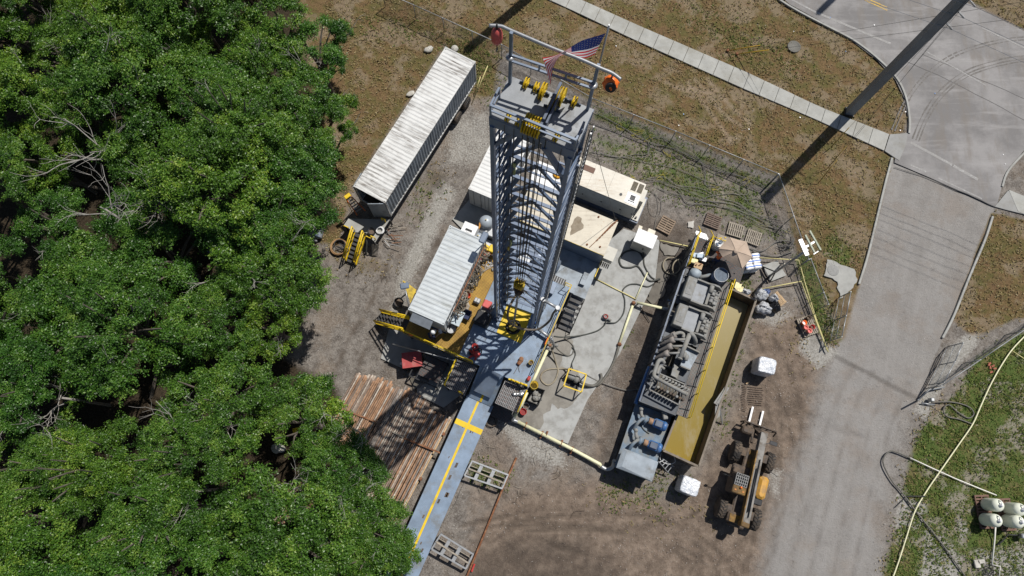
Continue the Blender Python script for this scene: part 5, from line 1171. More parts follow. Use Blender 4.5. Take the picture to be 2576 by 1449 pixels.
hose(qp,[(870,60,.9),(960,160,.4),(1060,220),(1130,190),(1140,100),(1060,20),(1000,-20,.6)],.11,.045,MT['hose'],'looped_hose','grey hose forming an open loop on the pad beside the valve cluster','hose',n=8)
hose(qp,[(1130,100,.2),(1165,200),(1120,320),(1130,385,.4)],.1,.04,MT['hosed'],'feed_hose','dark hose dropping straight down to the top corner of the yellow cage','hose')
hose(ql,[(775,655,1.2),(840,660,.5),(960,648),(1060,620),(1110,585),(1130,550,.3)],.1,.05,MT['hosed'],'transfer_hose','dark hose running across the pad to a small ground valve','hose',n=8)
t=thing('ground_valve',ql(1125,530,.06),'small dark valve assembly joining two hoses in the middle of the pale pad','valve'); o=ql(1122,525,.06)
b=MB(); b.cbox(o+Vector((0,0,.15)),(.4,.4,.25),.06,RS); b.tube([o+Vector((0,0,.2)),o+UU*.45-VV*.1+Vector((0,0,.12))],.09,8); b.build('body',MT['mudmetal'],t); b=MB(); b.torus(o+Vector((0,0,.34)),.14,.025,14,5); b.bar(o+Vector((0,0,.2)),o+Vector((0,0,.34)),.03); b.build('hand_wheel',MT['red'],t)
hose(qe,[(112,520,.2),(160,520),(200,470),(207,400),(195,350),(225,318),(270,312),(330,326),(365,310)],.1,.05,MT['hosed'],'transfer_hose','dark hose winding from the ground valve up past the yellow line to the puddle','hose',n=8)
hose(qd,[(1235,930,.5),(1240,1010),(1205,960),(1150,938),(1070,955),(1022,1020),(1045,1085),(1120,1095),(1180,1080),(1220,1120),(1260,1185),(1310,1218),(1390,1195)],.11,.065,MT['hosed'],'looped_hose','thick black hose looping in the shadow of the small electrical cabinet','hose',n=8)
hose(qd,[(1240,1010),(1250,1080),(1300,1170),(1340,1200)],.1,.055,MT['hosed'],'feed_hose','black hose running from the electrical cabinet to the puddle edge','hose',n=8)
hose(qe,[(-10,800,.1),(75,845),(210,888),(280,885),(335,900,.8)],.05,.04,MT['cable'],'drain_hose','thin black hose crossing the dirt from the pad to the mud tank skid','hose')
b=MB(); b.torus(qe(462,212,.15),.62,.05,36,8); b.torus(qe(500,225,.7),.6,.05,30,8,(.5,-.3,.8)); b.build('hose_coil',MT['hosel'],label='tan hose coil half hanging on the upper left side of the mud tank',cat='hose coil')
# pad edge pipes
hose(qd,[(790,1188),(1165,1378)],.12,.045,MT['pvc'],'pad_pipe','thin yellow pipe lying straight across the concrete pad below the skid','pipe',sub=2)
hose(qd,[(1385,848),(1660,905)],.12,.045,MT['pvc'],'pad_pipe','thin yellow pipe beside the puddle at the pad end','pipe',sub=2)
hose(qe,[(330,250),(265,395)],.14,.05,MT['ltpvc'],'pad_pipe','short pale pipe along the right pad edge above the pipe junction','pipe',sub=2)
t=thing('mud_return_pipe',qe(270,415,.3),'thick cream pipe from the pad edge junction into the mud tank valve','pipe'); b=MB(); b.tube([qe(272,412,.5),qe(420,445,.9)],.1,12); b.build('pipe',MT['ltpvc'],t); b=MB(); b.tube(smooth_path([qe(415,444,.9),qe(445,446,.95),qe(455,420,1.2)],4),.12,10); b.ell(qe(452,420,1.35),(.3,.3,.3),10,6); b.build('valve',MT['galv'],t); b=MB(); b.bar(qe(440,398,1.5),qe(470,405,1.5),.04); b.build('valve_handle',MT['bluep'],t)
b=MB(); b.bar(qe(280,420,.0),qe(276,416,.5),.08); b.tube([qe(290,430,.1),qe(345,520,.02)],.03,5); b.build('stand',MT['blk'],t)
t=thing('edge_pipe',qe(210,540,.1),'thick cream pipe down the right pad edge joined to a long grey hose','pipe'); b=MB(); b.tube([qe(250,430,.2),qe(175,645,.2)],.09,10); b.build('pipe',MT['ltpvc'],t)
for q_ in (qe(255,415,.22),qe(178,640,.2)): b=MB(); b.ell(q_,(.32,.32,.34),10,6); b.build('coupling',MT['rust'],t)
b=MB(); b.tube(smooth_path([qe(175,650,.2),qe(145,740,.12),qe(100,820,.11),qe(60,860,.11),qe(0,868,.12),qp(1440,600,.16)],6),.085,10); b.build('hose',MT['hose'],t)
# ---- drill pipe rack
PD=Vector((math.cos(rad(63.4)),math.sin(rad(63.4)),0)); PN=Vector((PD.y,-PD.x,0))
for k,(s,h_) in enumerate(((-1.1,.6),(-4.3,.6),(-7.5,.6))):
    a0=qf(160,85,0)-Vector((.0,.0,0)); p0=qf(780,390,0)
    aa=lerp(qf(100,90,.3),qf(250,150,.3),.0)
    la=(a0+PD*(s-1.0)) ; ra=(p0+PD*s)
    b=MB(); b.bar(Vector((la.x-.3,la.y,.46)),Vector((ra.x+.25,ra.y-.1,.46)),.2,.24)
    for q_ in (0.02,.34,.66,.98): p=lerp(la,ra,q_); b.bar(Vector((p.x,p.y,.0)),Vector((p.x,p.y,.36)),.16)
    b.build('pipe_rack_beam',MT['rust'],label=['brown cross beam carrying the stored drill pipes at their upper ends','brown cross beam carrying the stored drill pipes at mid length','brown cross beam carrying the stored drill pipes at their lower ends'][k],cat='rack beam')
pcols=[mat('pipe_rust_orange',(.38,.225,.135),.8,0,.35,2.2,(.2,.12,.075),.4,2),mat('pipe_brown',(.25,.185,.145),.8,0,.3,2.2,(.3,.2,.14),.3,2),mat('pipe_pale_dusty',(.50,.44,.37),.8,0,.25,2.5,(.25,.14,.09),.4,2),mat('pipe_grey',(.27,.245,.225),.75,.1,.25,2.5,(.2,.12,.08),.35,2)]
rp=random.Random(11)
wid=(qf(780,390,.8)-qf(160,85,.8)).dot(PN)
ends=[(160,85),(280,100),(385,150),(400,175),(530,195),(560,215),(670,345),(700,360),(780,392)]
ew=[( (qf(x,y,.8)-qf(160,85,.8)).dot(PN),(qf(x,y,.8)-qf(160,85,.8)).dot(PD)) for x,y in ends]
def endat(w):
    for i in range(len(ew)-1):
        if ew[i][0]<=w<=ew[i+1][0]+1e-6: return ew[i][1]+(ew[i+1][1]-ew[i][1])*(w-ew[i][0])/(ew[i+1][0]-ew[i][0]+1e-9)
    return ew[-1][1]
protos={}
def drillpipe(w,z,e,ci,rr,L=10.6):
    key=(ci,round(rr,3))
    P0=qf(160,85,.8); p=P0+PN*w+PD*e; p=Vector((p.x,p.y,z))
    if key not in protos:
        b=MB(); b.lathe([(rr*.9,0),(rr*1.35,.02),(rr*1.35,.28),(rr,.36),(rr,L-.4),(rr*1.3,L-.3),(rr*1.3,L-.06),(rr*.8,L)],Vector((0,0,0)),(0,-1,0),8)
        me=bpy.data.meshes.new('drill_pipe'); me.from_pydata(b.v,[],b.f); me.polygons.foreach_set('use_smooth',[True]*len(b.f)); me.materials.append(pcols[ci]); protos[key]=me
    o=bpy.data.objects.new('drill_pipe',protos[key]); col.objects.link(o); o.location=p; o.rotation_euler=(0,0,rad(63.4)-math.pi/2+rp.uniform(-.006,.006))
    tag(o,'rusty or dusty pale drill pipe lying in the row left of the blue catwalk','drill pipe','drill pipes on the rack')
w=0.0
while w<wid+.1:
    rr=.06; e=endat(w)+rp.uniform(-.16,.16)
    ci=rp.choices([0,1,2,3],[3,4,2,2])[0]
    if w<1.3: ci=rp.choices([0,2,1],[2,5,1])[0]
    drillpipe(w,.64+rp.uniform(-.005,.005),e,ci,rr); w+=.128
w=.2
while w<wid-.1: # second layer
    u_=w/wid
    if .05<u_<.33: drillpipe(w,.79,endat(w)-rp.uniform(.0,.5),rp.choices([0,1,2],[4,3,2])[0],.055)
    elif .44<u_<.70: drillpipe(w,.79,endat(w)-rp.uniform(.3,1.1),rp.choices([2,3,1],[6,2,1])[0],.055)
    w+=.135
for k,(x0,y0,x1,y1) in enumerate(((60,330,280,412),(135,645,200,660),(480,527,715,622),(395,480,470,520),(230,1003,300,1033))):
    b=MB(); b.bar(qf(x0,y0,.9),qf(x1,y1,.9),.1,.05); b.build('timber_strip',MT['rust'] if k!=3 else MT['woodg'],label=['brown strip across the pipes near the left upper side of the rack','short brown strip across the pipes by the tree edge','long brown strip across the right half of the stored pipes','short pale strip across the shaded middle pipes','short reddish strip across the lower ends of the pipes'][k],cat='timber strip')
b=MB(); b.bar(qf(790,395,.3),qf(430,1075,.3),.12,.12); b.build('edge_timber',MT['woodl'],label='long pale timber on the ground between the stored pipes and the catwalk',cat='timber')
# ---- two grey pipe cradles right of the catwalk with a rusty pipe
def cradle(name,P,label,z):
    c,_,_,_=rectfit(P); t=thing(name,Vector((c.x,c.y,0)),label,'pipe cradle')
    A,B_,C_,D_=P
    for k,(p,q_) in enumerate(((A,B_),(D_,C_))):
        b=MB(); b.bar(p,q_,.1,.14); b.build('side_rail',MT['galv'],t)
    for s in (0.0,.28,.62,1.0):
        b=MB(); b.bar(lerp(A,B_,s),lerp(D_,C_,s),.22 if 0<s<1 else .1,.05); b.build('cross_plate',MT['galv'],t)
    b=MB(); b.bar(lerp(A,D_,.5)+Vector((0,0,.1)),lerp(B_,C_,.62)+Vector((0,0,.1)),.09,.06); b.bar(lerp(A,D_,.3)-Vector((0,0,.2)),lerp(B_,C_,.3)-Vector((0,0,.2)),.04,.04); b.build('timber_runner',MT['woodg'],t)
    for p in P: b=MB(); b.bar(Vector((p.x,p.y,.0)),p,.08); b.build('leg',MT['galv'],t)
cradle('pipe_cradle',[qf(932,678,.75),qf(1172,770,.7),qf(1132,862,.7),qf(880,775,.75)],'grey steel frame cradle lying beside the catwalk, the upper of two',0)
cradle('pipe_cradle',[qf(722,1168,.75),qf(938,1302,.7),qf(890,1400,.7),qf(660,1268,.75)],'grey steel frame cradle beside the catwalk, the lower one near the red mark',0)
b=MB(); b.tube([qf(1228,655,.1),qf(1150,830,.12),qf(905,1430,.1),qf(870,1520,.1)],.07,10); b.build('rusty_pipe',MT['rust'],label='single long rusty pipe lying on the dirt right of the two cradles',cat='pipe')
b=MB(); b.bar(qf(948,1368,.08),qf(928,1420,.08),.1,.08); b.build('red_marker',MT['red'],label='short bright red bar on the dirt by the lower cradle',cat='marker')
b=MB(); 
for k in range(6): b.torus(qf(1060,415,.05+.02*k)+Vector((r_.uniform(-.06,.06),r_.uniform(-.06,.06),0)),.34+r_.uniform(-.06,.06),.012,26,4)
b.build('wire_coil',MT['brn'],label='loose coil of thin brown wire on the dirt below the mesh platform',cat='wire coil')
hose(qf,[(885,810),(850,880),(820,960),(770,1040),(740,1090)],.02,.015,MT['cable'],'ground_wire','thin wire trailing on the dirt along the catwalk','wire',n=4)
# dry twigs
for i in range(26):
    x,y,q_=[(r_.uniform(1380,1500),r_.uniform(560,700),qf),(r_.uniform(-20,320),r_.uniform(560,740),qc),(r_.uniform(960,1230),r_.uniform(550,1000),qf),(r_.uniform(1250,1700),r_.uniform(700,1050),qf)][i%4]
    p=q_(x,y,.02); a=r_.uniform(0,6.3); L=r_.uniform(.2,.7); b=MB(); b.tube(smooth_path([p,p+Vector((L*math.cos(a),L*math.sin(a),.04)),p+Vector((1.6*L*math.cos(a+.4),1.6*L*math.sin(a+.4),0))],3),.012,4); b.tube([p+Vector((L*math.cos(a),L*math.sin(a),.04)),p+Vector((1.4*L*math.cos(a-.5),1.4*L*math.sin(a-.5),.02))],.008,4)
    b.build('twig',[MT['woodg'],MT['brn']][i%2],label='thin dry twig lying on the bare dirt of the yard',cat='twig',group='twigs scattered on the dirt')
# ================================================================ MUD TANK, SHAKERS, TROUGH
TA=rad(68.6); TO=Vector((9.5,0,0)); TU=Vector((math.sin(TA),-math.cos(TA),0)); TV=Vector((math.cos(TA),math.sin(TA),0))
RT=Matrix.Rotation(TA-math.pi/2,3,'Z')
def T(u,v,z=0): return TO+TU*u+TV*v+Vector((0,0,z))
def tuv(p): d=Vector((p.x,p.y,0))-TO; return d.dot(TU),d.dot(TV)
def tbox(b,u0,u1,v0,v1,z0,z1,bev=0):
    if bev: b.cbox(T((u0+u1)/2,(v0+v1)/2,(z0+z1)/2),(u1-u0,v1-v0,z1-z0),bev,RT)
    else: b.hexa([T(u0,v0,z0),T(u1,v0,z0),T(u1,v1,z0),T(u0,v1,z0),T(u0,v0,z1),T(u1,v0,z1),T(u1,v1,z1),T(u0,v1,z1)])
qs=Q(2430,950,3.916); qt=Q(2280,1220,3.6225); qu=Q(2550,830,4.14); qv=Q(2650,1500,2.787)
ZT=2.3
t=thing('mud_tank',T(-.7,7,0),'long mud stained tank skid carrying shakers, with a grating walkway and yellow handrail','mud tank')
b=MB(); tbox(b,-1.9,-1.82,3.45,15.6,.35,ZT); tbox(b,.5,.56,3.45,15.6,.35,ZT); tbox(b,-1.82,.5,3.45,3.52,.35,ZT); tbox(b,-1.82,.5,15.52,15.6,.35,ZT)
for v in (6.3,9.1,13.1): tbox(b,-1.82,.5,v-.04,v+.04,.35,ZT-.05)
for k in range(14): tbox(b,-1.96,-1.905,3.6+k*.88,3.7+k*.88,.4,ZT-.05)
b.build('tank_wall',mat('dark_tank_steel',(.06,.07,.085),.5,.1,.2,2,(.2,.185,.16),.35),t)
b=MB(); tbox(b,-1.81,.49,3.55,15.5,.36,1.75); b.build('drilling_mud',pud.m,t)
b=MB(); tbox(b,-1.9,.56,9.2,9.9,ZT-.05,ZT); tbox(b,-1.8,.5,10.55,13.1,ZT-.06,ZT-.01); tbox(b,-1.8,.5,8.2,9.15,ZT-.06,ZT-.02); tbox(b,-.6,.5,5.7,7.9,ZT-.06,ZT-.015); tbox(b,-1.8,-1.2,3.5,8.2,ZT-.07,ZT-.02); tbox(b,-1.8,.5,3.5,4.3,ZT-.07,ZT-.025)
b.build('top_plate',bpy.data.materials['dark_tank_steel'],t)  # plates as dark as the walls, matching the black gaps round the machines
b=MB(); tbox(b,-1.97,-1.88,3.45,15.6,ZT-.02,ZT+.14); b.build('top_rail',MT['steel_d'],t)
b=MB(); tbox(b,-1.9,.56,13.15,15.6,ZT-.05,ZT-.012); b.build('rear_grating',GB,t)
b=MB(); tbox(b,-1.9,.6,-.95,3.44,.95,1.1); b.build('pump_deck',MT['mudblue'],t)
b=MB(); tbox(b,-1.85,-1.7,-.9,15.5,.05,.34); tbox(b,.35,.5,-.9,15.5,.05,.34); tbox(b,-1.85,-1.7,-.9,3.4,.35,.94); tbox(b,.35,.5,-.9,3.4,.35,.94)
b.build('skid_beam',MT['blk'],t)
wg=gratmat('mud_grating',(.19,.19,.175),(.05,.05,.05))
b=MB(); tbox(b,.57,1.3,3.55,13.25,ZT-.05,ZT); b.build('walkway',wg,t)
for k in range(9):
    b=MB(); v=3.7+k*1.18; b.bar(T(.57,v,ZT-.5),T(1.25,v,ZT-.08),.06); b.build('bracket',MT['blk'],t)
b=MB(); rail(b,[T(1.28,3.55,ZT),T(1.28,13.2,ZT)],1.07,.032,post=1.6); b.build('handrail',MT['yel'],t)
b=MB(); 
for v in (4.0,5.6,7.2,8.7,10.3,11.9): b.bar(T(.65,v,ZT+.06),T(1.28,v+.1,ZT+.06),.04)
b.build('toe_bracket',MT['blk'],t)
b=MB(); rail(b,[T(-1.85,13.2,ZT),T(-1.85,15.6,ZT)],1.0,.035,post=1.2); rail(b,[T(-.95,14.2,ZT),T(-.95,15.6,ZT)],1.0,.035,post=1.2);rail(b,[T(-.95,15.55,ZT),T(1.1,15.5,ZT)],1.0,.035,post=1.2); b.build('rear_handrail',MT['yel'],t)
b=MB(); tbox(b,.57,1.9,13.5,15.4,ZT-.08,ZT-.01); b.build('mixing_platform',GB,t)
for i in range(5): b=MB(); z=ZT-.3-i*.38; tbox(b,1.35,2.0+i*.0,13.2-i*.0+.0,13.25,z-.03,z) if False else tbox(b,.75,1.35,13.28+.0,13.3,z,z+.02); 
for i in range(5):
    b=MB(); z=ZT-.25-i*.36; v=13.25; u0=1.35+i*.26; tbox(b,u0,u0+.25,12.75+.5,13.45+.5,z-.03,z); b.build('stair_tread',MT['pvc'],t)
b=MB(); b.bar(T(1.3,13.22,ZT),T(2.7,13.22,.3),.04,.16); b.bar(T(1.3,13.98,ZT),T(2.7,13.98,.3),.04,.16); b.build('stair_stringer',MT['blk'],t)
for i in range(4): 
    b=MB(); tbox(b,-1.75,-1.0,15.7+i*.24,15.9+i*.24,ZT-.35-i*.4,ZT-.32-i*.4); b.build('stair_tread',MT['galv'],t)
b=MB(); b.bar(T(-1.85,15.6,ZT+1.0),T(-1.85,16.6,ZT-.6),.045); b.bar(T(-.95,15.6,ZT+1.0),T(-.95,16.6,ZT-.6),.045); b.build('stair_handrail',MT['yel'],t)
b=MB(); b.tube(smooth_path([T(-1.95,5.9,1.9),T(-1.98,4.4,1.8),T(-2.0,3.3,1.7)],4),.13,10); b.build('side_pipe',MT['bluep'],t)
for i in range(7): 
    b=MB(); v=5+i*1.5; b.tube([T(-1.95,v,ZT+.1),T(-1.6,v+.1,ZT+.25),T(-1.3,v,ZT)],.035,6); b.build('pipe_stub',MT['mudmetal'],t)
# shakers
def shaker(name,v0,label):
    t=thing(name,T(-.45,v0+.8,ZT),label,'shale shaker')
    b=MB(); tbox(b,-1.62,-.98,v0+.02,v0+1.55,ZT+.05,ZT+.85,.04); b.build('feed_box',MT['mudmetal'],t)
    b=MB(); tbox(b,-1.5,-1.1,v0+.3,v0+1.3,ZT+.852,ZT+.875); tbox(b,-1.33,-1.28,v0+.7,v0+.95,ZT+.876,ZT+.9); b.build('lid',MT['mudmetal'],t)
    b=MB(); b.prism([T(-.97,v0+.06),T(-.12,v0+.06),T(-.12,v0+.25),T(-.02,v0+.5),T(-.02,v0+1.1),T(-.12,v0+1.32),T(-.12,v0+1.5),T(-.97,v0+1.5)],ZT+.4,ZT+.55); b.build('screen_bed',mat('grey_screen',(.25,.265,.285),.6,.1,.08,3,(.27,.25,.21),.3,2),t)
    for s in (0,1):
        b=MB(); va=v0-.02+s*1.55; 
        prof=[(-1.0,ZT+.3),(-1.0,ZT+.85),(-.2,ZT+.8),(.15,ZT+.95),(.5,ZT+.9),(.85,ZT+.4),(.8,ZT+.2)]
        P=[T(u,va-.05,z) for u,z in prof]+[T(u,va+.05,z) for u,z in prof]; n=len(prof)
        b.add(P,[tuple(range(n-1,-1,-1)),tuple(range(n,2*n))]+[(i,(i+1)%n,n+(i+1)%n,n+i) for i in range(n)]); tbox(b,-1.0,.55,va-.09,va+.09,ZT+.84,ZT+.87) if False else None
        b.build('side_plate',MT['mudmetal'],t)
    b=MB(); tbox(b,.0,.62,v0+.06,v0+1.47,ZT+.2,ZT+.35); b.build('motor_mount',MT['mudmetal'],t)
    b=MB(); b.bar(T(.02,v0+.1,ZT+.72),T(.02,v0+1.45,ZT+.72),.16,.16); b.tube([T(.06,v0+.95,ZT+.8),T(.06,v0+1.45,ZT+.8)],.15,10); b.build('cross_tube',MT['mudmetal'],t)
    for uu in (.28,.55):
        for vv in (.55,1.05) if uu<.4 else (.5,.9):
            b=MB(); b.lathe([(.06,-.2),(.15,-.2),(.16,-.1),(.13,-.09),(.13,.09),(.16,.1),(.15,.2),(.06,.2)],T(uu,v0+vv,ZT+.65-(uu-.28)*.5),TV,14); b.build('motor',MT['mudmetal'],t)
    b=MB(); tbox(b,.62,.85,v0+.1,v0+1.45,ZT+.05,ZT+.12); b.build('discharge_lip',MT['mudmetal'],t)
shaker('shale_shaker',10.85,'mud coated grey shale shaker nearest the blue drum')
shaker('shale_shaker',8.85,'mud coated grey shale shaker beside the cone manifold')
# desander : four big cones and an angled manifold
t=thing('desander',T(-.6,7,ZT),'grey desander with four fat cones on one straight manifold pipe','desander')
b=MB(); M0=qt(1110,120,3.5);M1=qt(975,450,3.5); b.tube([M0,M1],.15,12); b.tube(smooth_path([M0,M0+TU*.2+Vector((0,0,.05)),qt(1190,210,3.1),qt(1180,250,2.6)],4),.13,10); b.lathe([(.05,-.02),(.19,-.02),(.19,.05),(.05,.05)],M1,M1-M0,14); b.build('manifold',MT['mudmetal'],t)
for (x,y,ex,ey) in ((1010,110,880,125),(880,195,1060,190),(850,285,1030,280),(805,380,990,375)):
    b=MB()
    if (x,y)==(1010,110): b.tube(smooth_path([qt(1020,170,3.4),qt(1025,120,3.4),qt(970,100,3.4),qt(880,130,3.4)],4),.11,10)
    else: b.tube([qt(x,y,3.4),qt(ex,ey,3.45)],.075,10)
    b.build('feed_pipe',MT['mudmetal'],t)
    b=MB(); p=qt(x if x!=1010 else 900,y if y!=110 else 130,3.3); d=Vector((-.75,-.25,-.55)).normalized(); b.lathe([(.1,-.12),(.21,-.1),(.21,.12),(.17,.2),(.08,.85),(.05,.9)],p,d,16); b.build('cone',mat('tan_cone_rubber',(.25,.225,.205),.75,0,.15,4) if 'tan_cone_rubber' not in bpy.data.materials else bpy.data.materials['tan_cone_rubber'],t)
b=MB(); P=[qt(1065,290,2.9),qt(1240,375,2.9),qt(1115,610,2.9),qt(985,555,2.9)]; b.prism(P,2.5,2.8); b.build('shaker_box',MT['deck_g'],t)
b=MB(); b.bar(P[0]+Vector((0,0,.05)),P[1]+Vector((0,0,.05)),.08,.3); b.bar(P[3]+Vector((0,0,.0)),P[2]+Vector((0,0,.0)),.08,.3); b.build('side_plate',MT['mudmetal'],t)
for q_ in (qt(1035,400,3.1),qt(1065,440,3.05)): b=MB(); b.lathe([(.06,-.2),(.13,-.18),(.13,.18),(.06,.2)],q_,TV,12); b.build('motor',MT['mudmetal'],t)
# desilter
t=thing('desilter',T(-.6,5.2,ZT),'grey desilter with a long bent manifold and two rows of small cones','desilter')
d0=qt(665,690,3.3); d1=qt(1060,930,3.3); zt=3.3
b=MB(); b.tube(smooth_path([qt(760,510,3.0),qt(730,470,3.2),qt(685,490,3.3),qt(650,580,3.3),qt(625,680,3.3),qt(680,725,3.3)],5),.13,12); b.tube([qt(650,715,3.3),d1],.115,12); b.lathe([(.05,0),(.15,0),(.15,.08),(.05,.08)],d1,d1-d0,12); b.tube(smooth_path([qt(760,590,2.9),qt(715,560,3.1),qt(690,590,3.2),qt(670,660,3.25)],4),.1,10); b.build('manifold',MT['mudmetal'],t)
for i in range(9):
    p=lerp(qt(690,735,3.3),qt(1030,905,3.3),i/8)
    b=MB(); b.tube([p+Vector((0,0,.02)),p-TV*.42-TU*-.12-Vector((0,0,.1))],.03,6); b.tube([p+Vector((0,0,.02)),p+TV*.2+TU*.22-Vector((0,0,.05))],.028,6); b.build('riser',MT['mudmetal'],t)
    b=MB(); p2=p-TV*.46+TU*.13-Vector((0,0,.15)); b.lathe([(.05,.1),(.095,.08),(.095,-.1),(.03,-.6)],p2,(0,0,1),10); b.build('cone',MT['brn'] if i%3 else MT['mudmetal'],t)
    b=MB(); p2=p+TV*.26+TU*.24-Vector((0,0,.12)); b.lathe([(.05,.1),(.09,.08),(.09,-.1),(.03,-.55)],p2,(0,0,1),10); b.build('cone',MT['mudmetal'],t)
b=MB(); 
for a_,c_ in ((qt(560,870,3.0),qt(960,1080,3.0)),(qt(700,655,3.0),qt(1040,800,3.0)),(qt(1040,800,3.0),qt(960,1080,3.0)),(qt(560,870,3.0),qt(620,740,3.0))): b.bar(a_,c_,.07,.1)
for q_ in (qt(560,870,3.0),qt(960,1080,3.0),qt(1040,800,3.0)): b.bar(Vector((q_.x,q_.y,ZT)),q_,.07)
b.build('stand',MT['mudmetal'],t)
b=MB(); P=[qt(900,520,2.7),qt(990,590,2.7),qt(930,720,2.5),qt(850,680,2.5)]; b.prism(P,2.3,2.62); b.build('catch_pan',MT['mudmetal'],t)
# centrifugal pumps with blue motors
def pump(name,label,u,v):
    t=thing(name,T(u,v,1.1),label,'pump'); z=1.1
    b=MB(); tbox(b,u-1.0,u+.55,v-.3,v+.3,z,z+.14); b.build('base_frame',MT['mudblue'],t)
    b=MB(); b.cbox(T(u+.12,v,z+.5),(.72,.58,.5),.12,RT); b.lathe([(.28,-.08),(.33,-.05),(.33,.1),(.25,.2),(.1,.22)],T(u+.48,v,z+.48),TU,18); b.build('motor',MT['bluep'],t)
    b=MB(); b.cbox(T(u+.1,v,z+.79),(.5,.42,.1),.03,RT); o=b.build('terminal_box',MT['steel_d'],t)
    b=MB(); b.lathe([(.19,-.12),(.21,-.1),(.21,.14),(.17,.16)],T(u-.4,v,z+.45),TU,16); b.build('coupling_guard',mat('rusty_guard',(.34,.21,.13),.7,0,.2,5) if 'rusty_guard' not in bpy.data.materials else bpy.data.materials['rusty_guard'],t)
    b=MB(); b.lathe([(.1,-.12),(.28,-.1),(.28,.1),(.12,.14),(.12,.32)],T(u-.75,v,z+.42),TU,16); b.build('pump_casing',MT['mudblue'],t)
    b=MB(); b.tube(smooth_path([T(u-.8,v,z+.45),T(u-1.0,v-.1,z+.75),T(u-1.2,v-.45,z+.8),T(u-1.25,v-.9,z+.5)],5),.11,10); b.build('discharge_pipe',MT['mudblue'],t)
    b=MB(); b.tube([T(u-.8,v,z+.45),T(u-1.1,v+.15,z+.55),T(u-1.3,v+.6,z+.6)],.11,10); b.ell(T(u-1.25,v+.5,z+.62),(.3,.3,.32),10,6); b.build('suction_valve',MT['mudmetal'],t)
pump('mud_pump','blue electric motor pump on the mud tank end deck, the one nearer the cones',-.3,2.62)
pump('mud_pump','blue electric motor pump on the mud tank end deck, the one nearer the grey hopper',-.18,1.2)
hose(qt,[(390,1330,1.25),(440,1350),(490,1420),(560,1470)],1.15,.035,MT['hosed'],'deck_hose','short dark hose lying on the blue deck between the two motors','hose')
t=thing('starter_stand',qt(770,1220,1.1),'small dusty switch stand at the walkway end above the blue motors','switch stand'); p=qt(770,1220,1.8); b=MB(); b.cbox(p,(.3,.55,.35),.04,RT@Matrix.Rotation(.5,3,'Z')); b.build('box',MT['mudmetal'],t); b=MB(); b.bar(Vector((p.x,p.y,1.1)),p,.1); b.tube([p,p+Vector((.3,.35,.3))],.025,5); b.build('post',MT['galv'],t)
# hopper and end ladder
t=thing('mixing_hopper',T(-.7,-.3,1.1),'large dusty grey covered hopper box at the lower end of the mud tank','hopper')
b=MB(); lo_=[T(-1.6,-.75,1.1),T(.35,-.75,1.1),T(.35,.15,1.1),T(-1.6,.15,1.1)]; hi_=[T(-1.85,-.95,2.0),T(.45,-.95,2.0),T(.45,.28,2.0),T(-1.85,.28,2.0)]; b.hexa(lo_+hi_); b.build('box',MT['mudmetal'],t)
b=MB(); b.hexa([T(-1.9,-.99,2.003),T(.5,-.99,2.003),T(.5,.32,2.003),T(-1.9,.32,2.003),T(-1.6,-.8,2.12),T(.3,-.95,2.08),T(.3,.2,2.08),T(-1.6,.2,2.12)]); b.build('lid',MT['deck_g'],t)
t=thing('end_ladder',T(1.0,.3,0),'light grey folded metal steps leaning by the lower end of the water trough','steps')
for a_,c_ in ((qe(390,1275,1.2),qe(450,1345,.3)),(qe(415,1262,1.2),qe(475,1305,.4))): b=MB(); b.bar(a_,c_,.05,.09); b.build('side_rail',MT['galv'],t)
for k in range(4): b=MB(); s=(k+.3)/4; b.bar(lerp(qe(390,1275,1.2),qe(450,1345,.3),s),lerp(qe(415,1262,1.2),qe(475,1305,.4),s),.05,.14); b.build('tread',MT['galv'],t)
b=MB(); b.tube(smooth_path([qe(405,1230,1.0),qe(400,1265,1.0),qe(440,1290,.9),qe(480,1280,.8),qe(475,1250,.8)],4),.02,5); b.build('cord',MT['white'],t)
# water trough
t=thing('water_trough',T(1.9,7,0),'long open steel trough filled with murky yellow water beside the mud tank walkway','water trough')
OUT=[T(.62,1.15,0),T(3.08,1.02,0),T(3.42,12.95,0),T(1.45,13.1,0)]
cc_=sum(OUT,Vector())/4; RZ=1.7
b=MB()
for i in range(4):
    A=OUT[i];B_=OUT[(i+1)%4]; n_=Vector((-(B_-A).y,(B_-A).x,0)).normalized()
    if n_.dot(cc_-A)<0: n_=-n_
    n_*=.06; e=(B_-A).normalized()*.0
    b.hexa([A+Vector((0,0,.03)),B_+Vector((0,0,.03)),B_+n_+Vector((0,0,.03)),A+n_+Vector((0,0,.03)),A+Vector((0,0,RZ-.08)),B_+Vector((0,0,RZ-.08)),B_+n_+Vector((0,0,RZ-.08)),A+n_+Vector((0,0,RZ-.08))])
b.build('wall',MT['rust'] if False else mat('brown_stained_steel',(.13,.10,.075),.7,.1,.2,2,(.22,.16,.1),.4),t)
b=MB()
for i in range(4): b.bar(OUT[i]+Vector((0,0,RZ-.03)),OUT[(i+1)%4]+Vector((0,0,RZ-.03)),.13,.1)
b.build('rim',mat('dusty_brown_rim',(.21,.175,.14),.8,.05,.2,3,(.3,.27,.22),.35),t)
for i in range(9):
    b=MB(); p=lerp(OUT[1],OUT[2],(i+.5)/9); b.bar(p+TU*.05+Vector((0,0,.03)),p+TU*.05+Vector((0,0,RZ-.08)),.09,.09); b.build('rib',MT['mudmetal'],t)
wt=NT('murky_yellow_water'); v=wt.coord(False); a=wt.noise(v,.28,5,.6); c2=wt.noise(v,3,5,.7); sx=wt.n('ShaderNodeSeparateXYZ'); wt.l(v,sx.inputs[0])
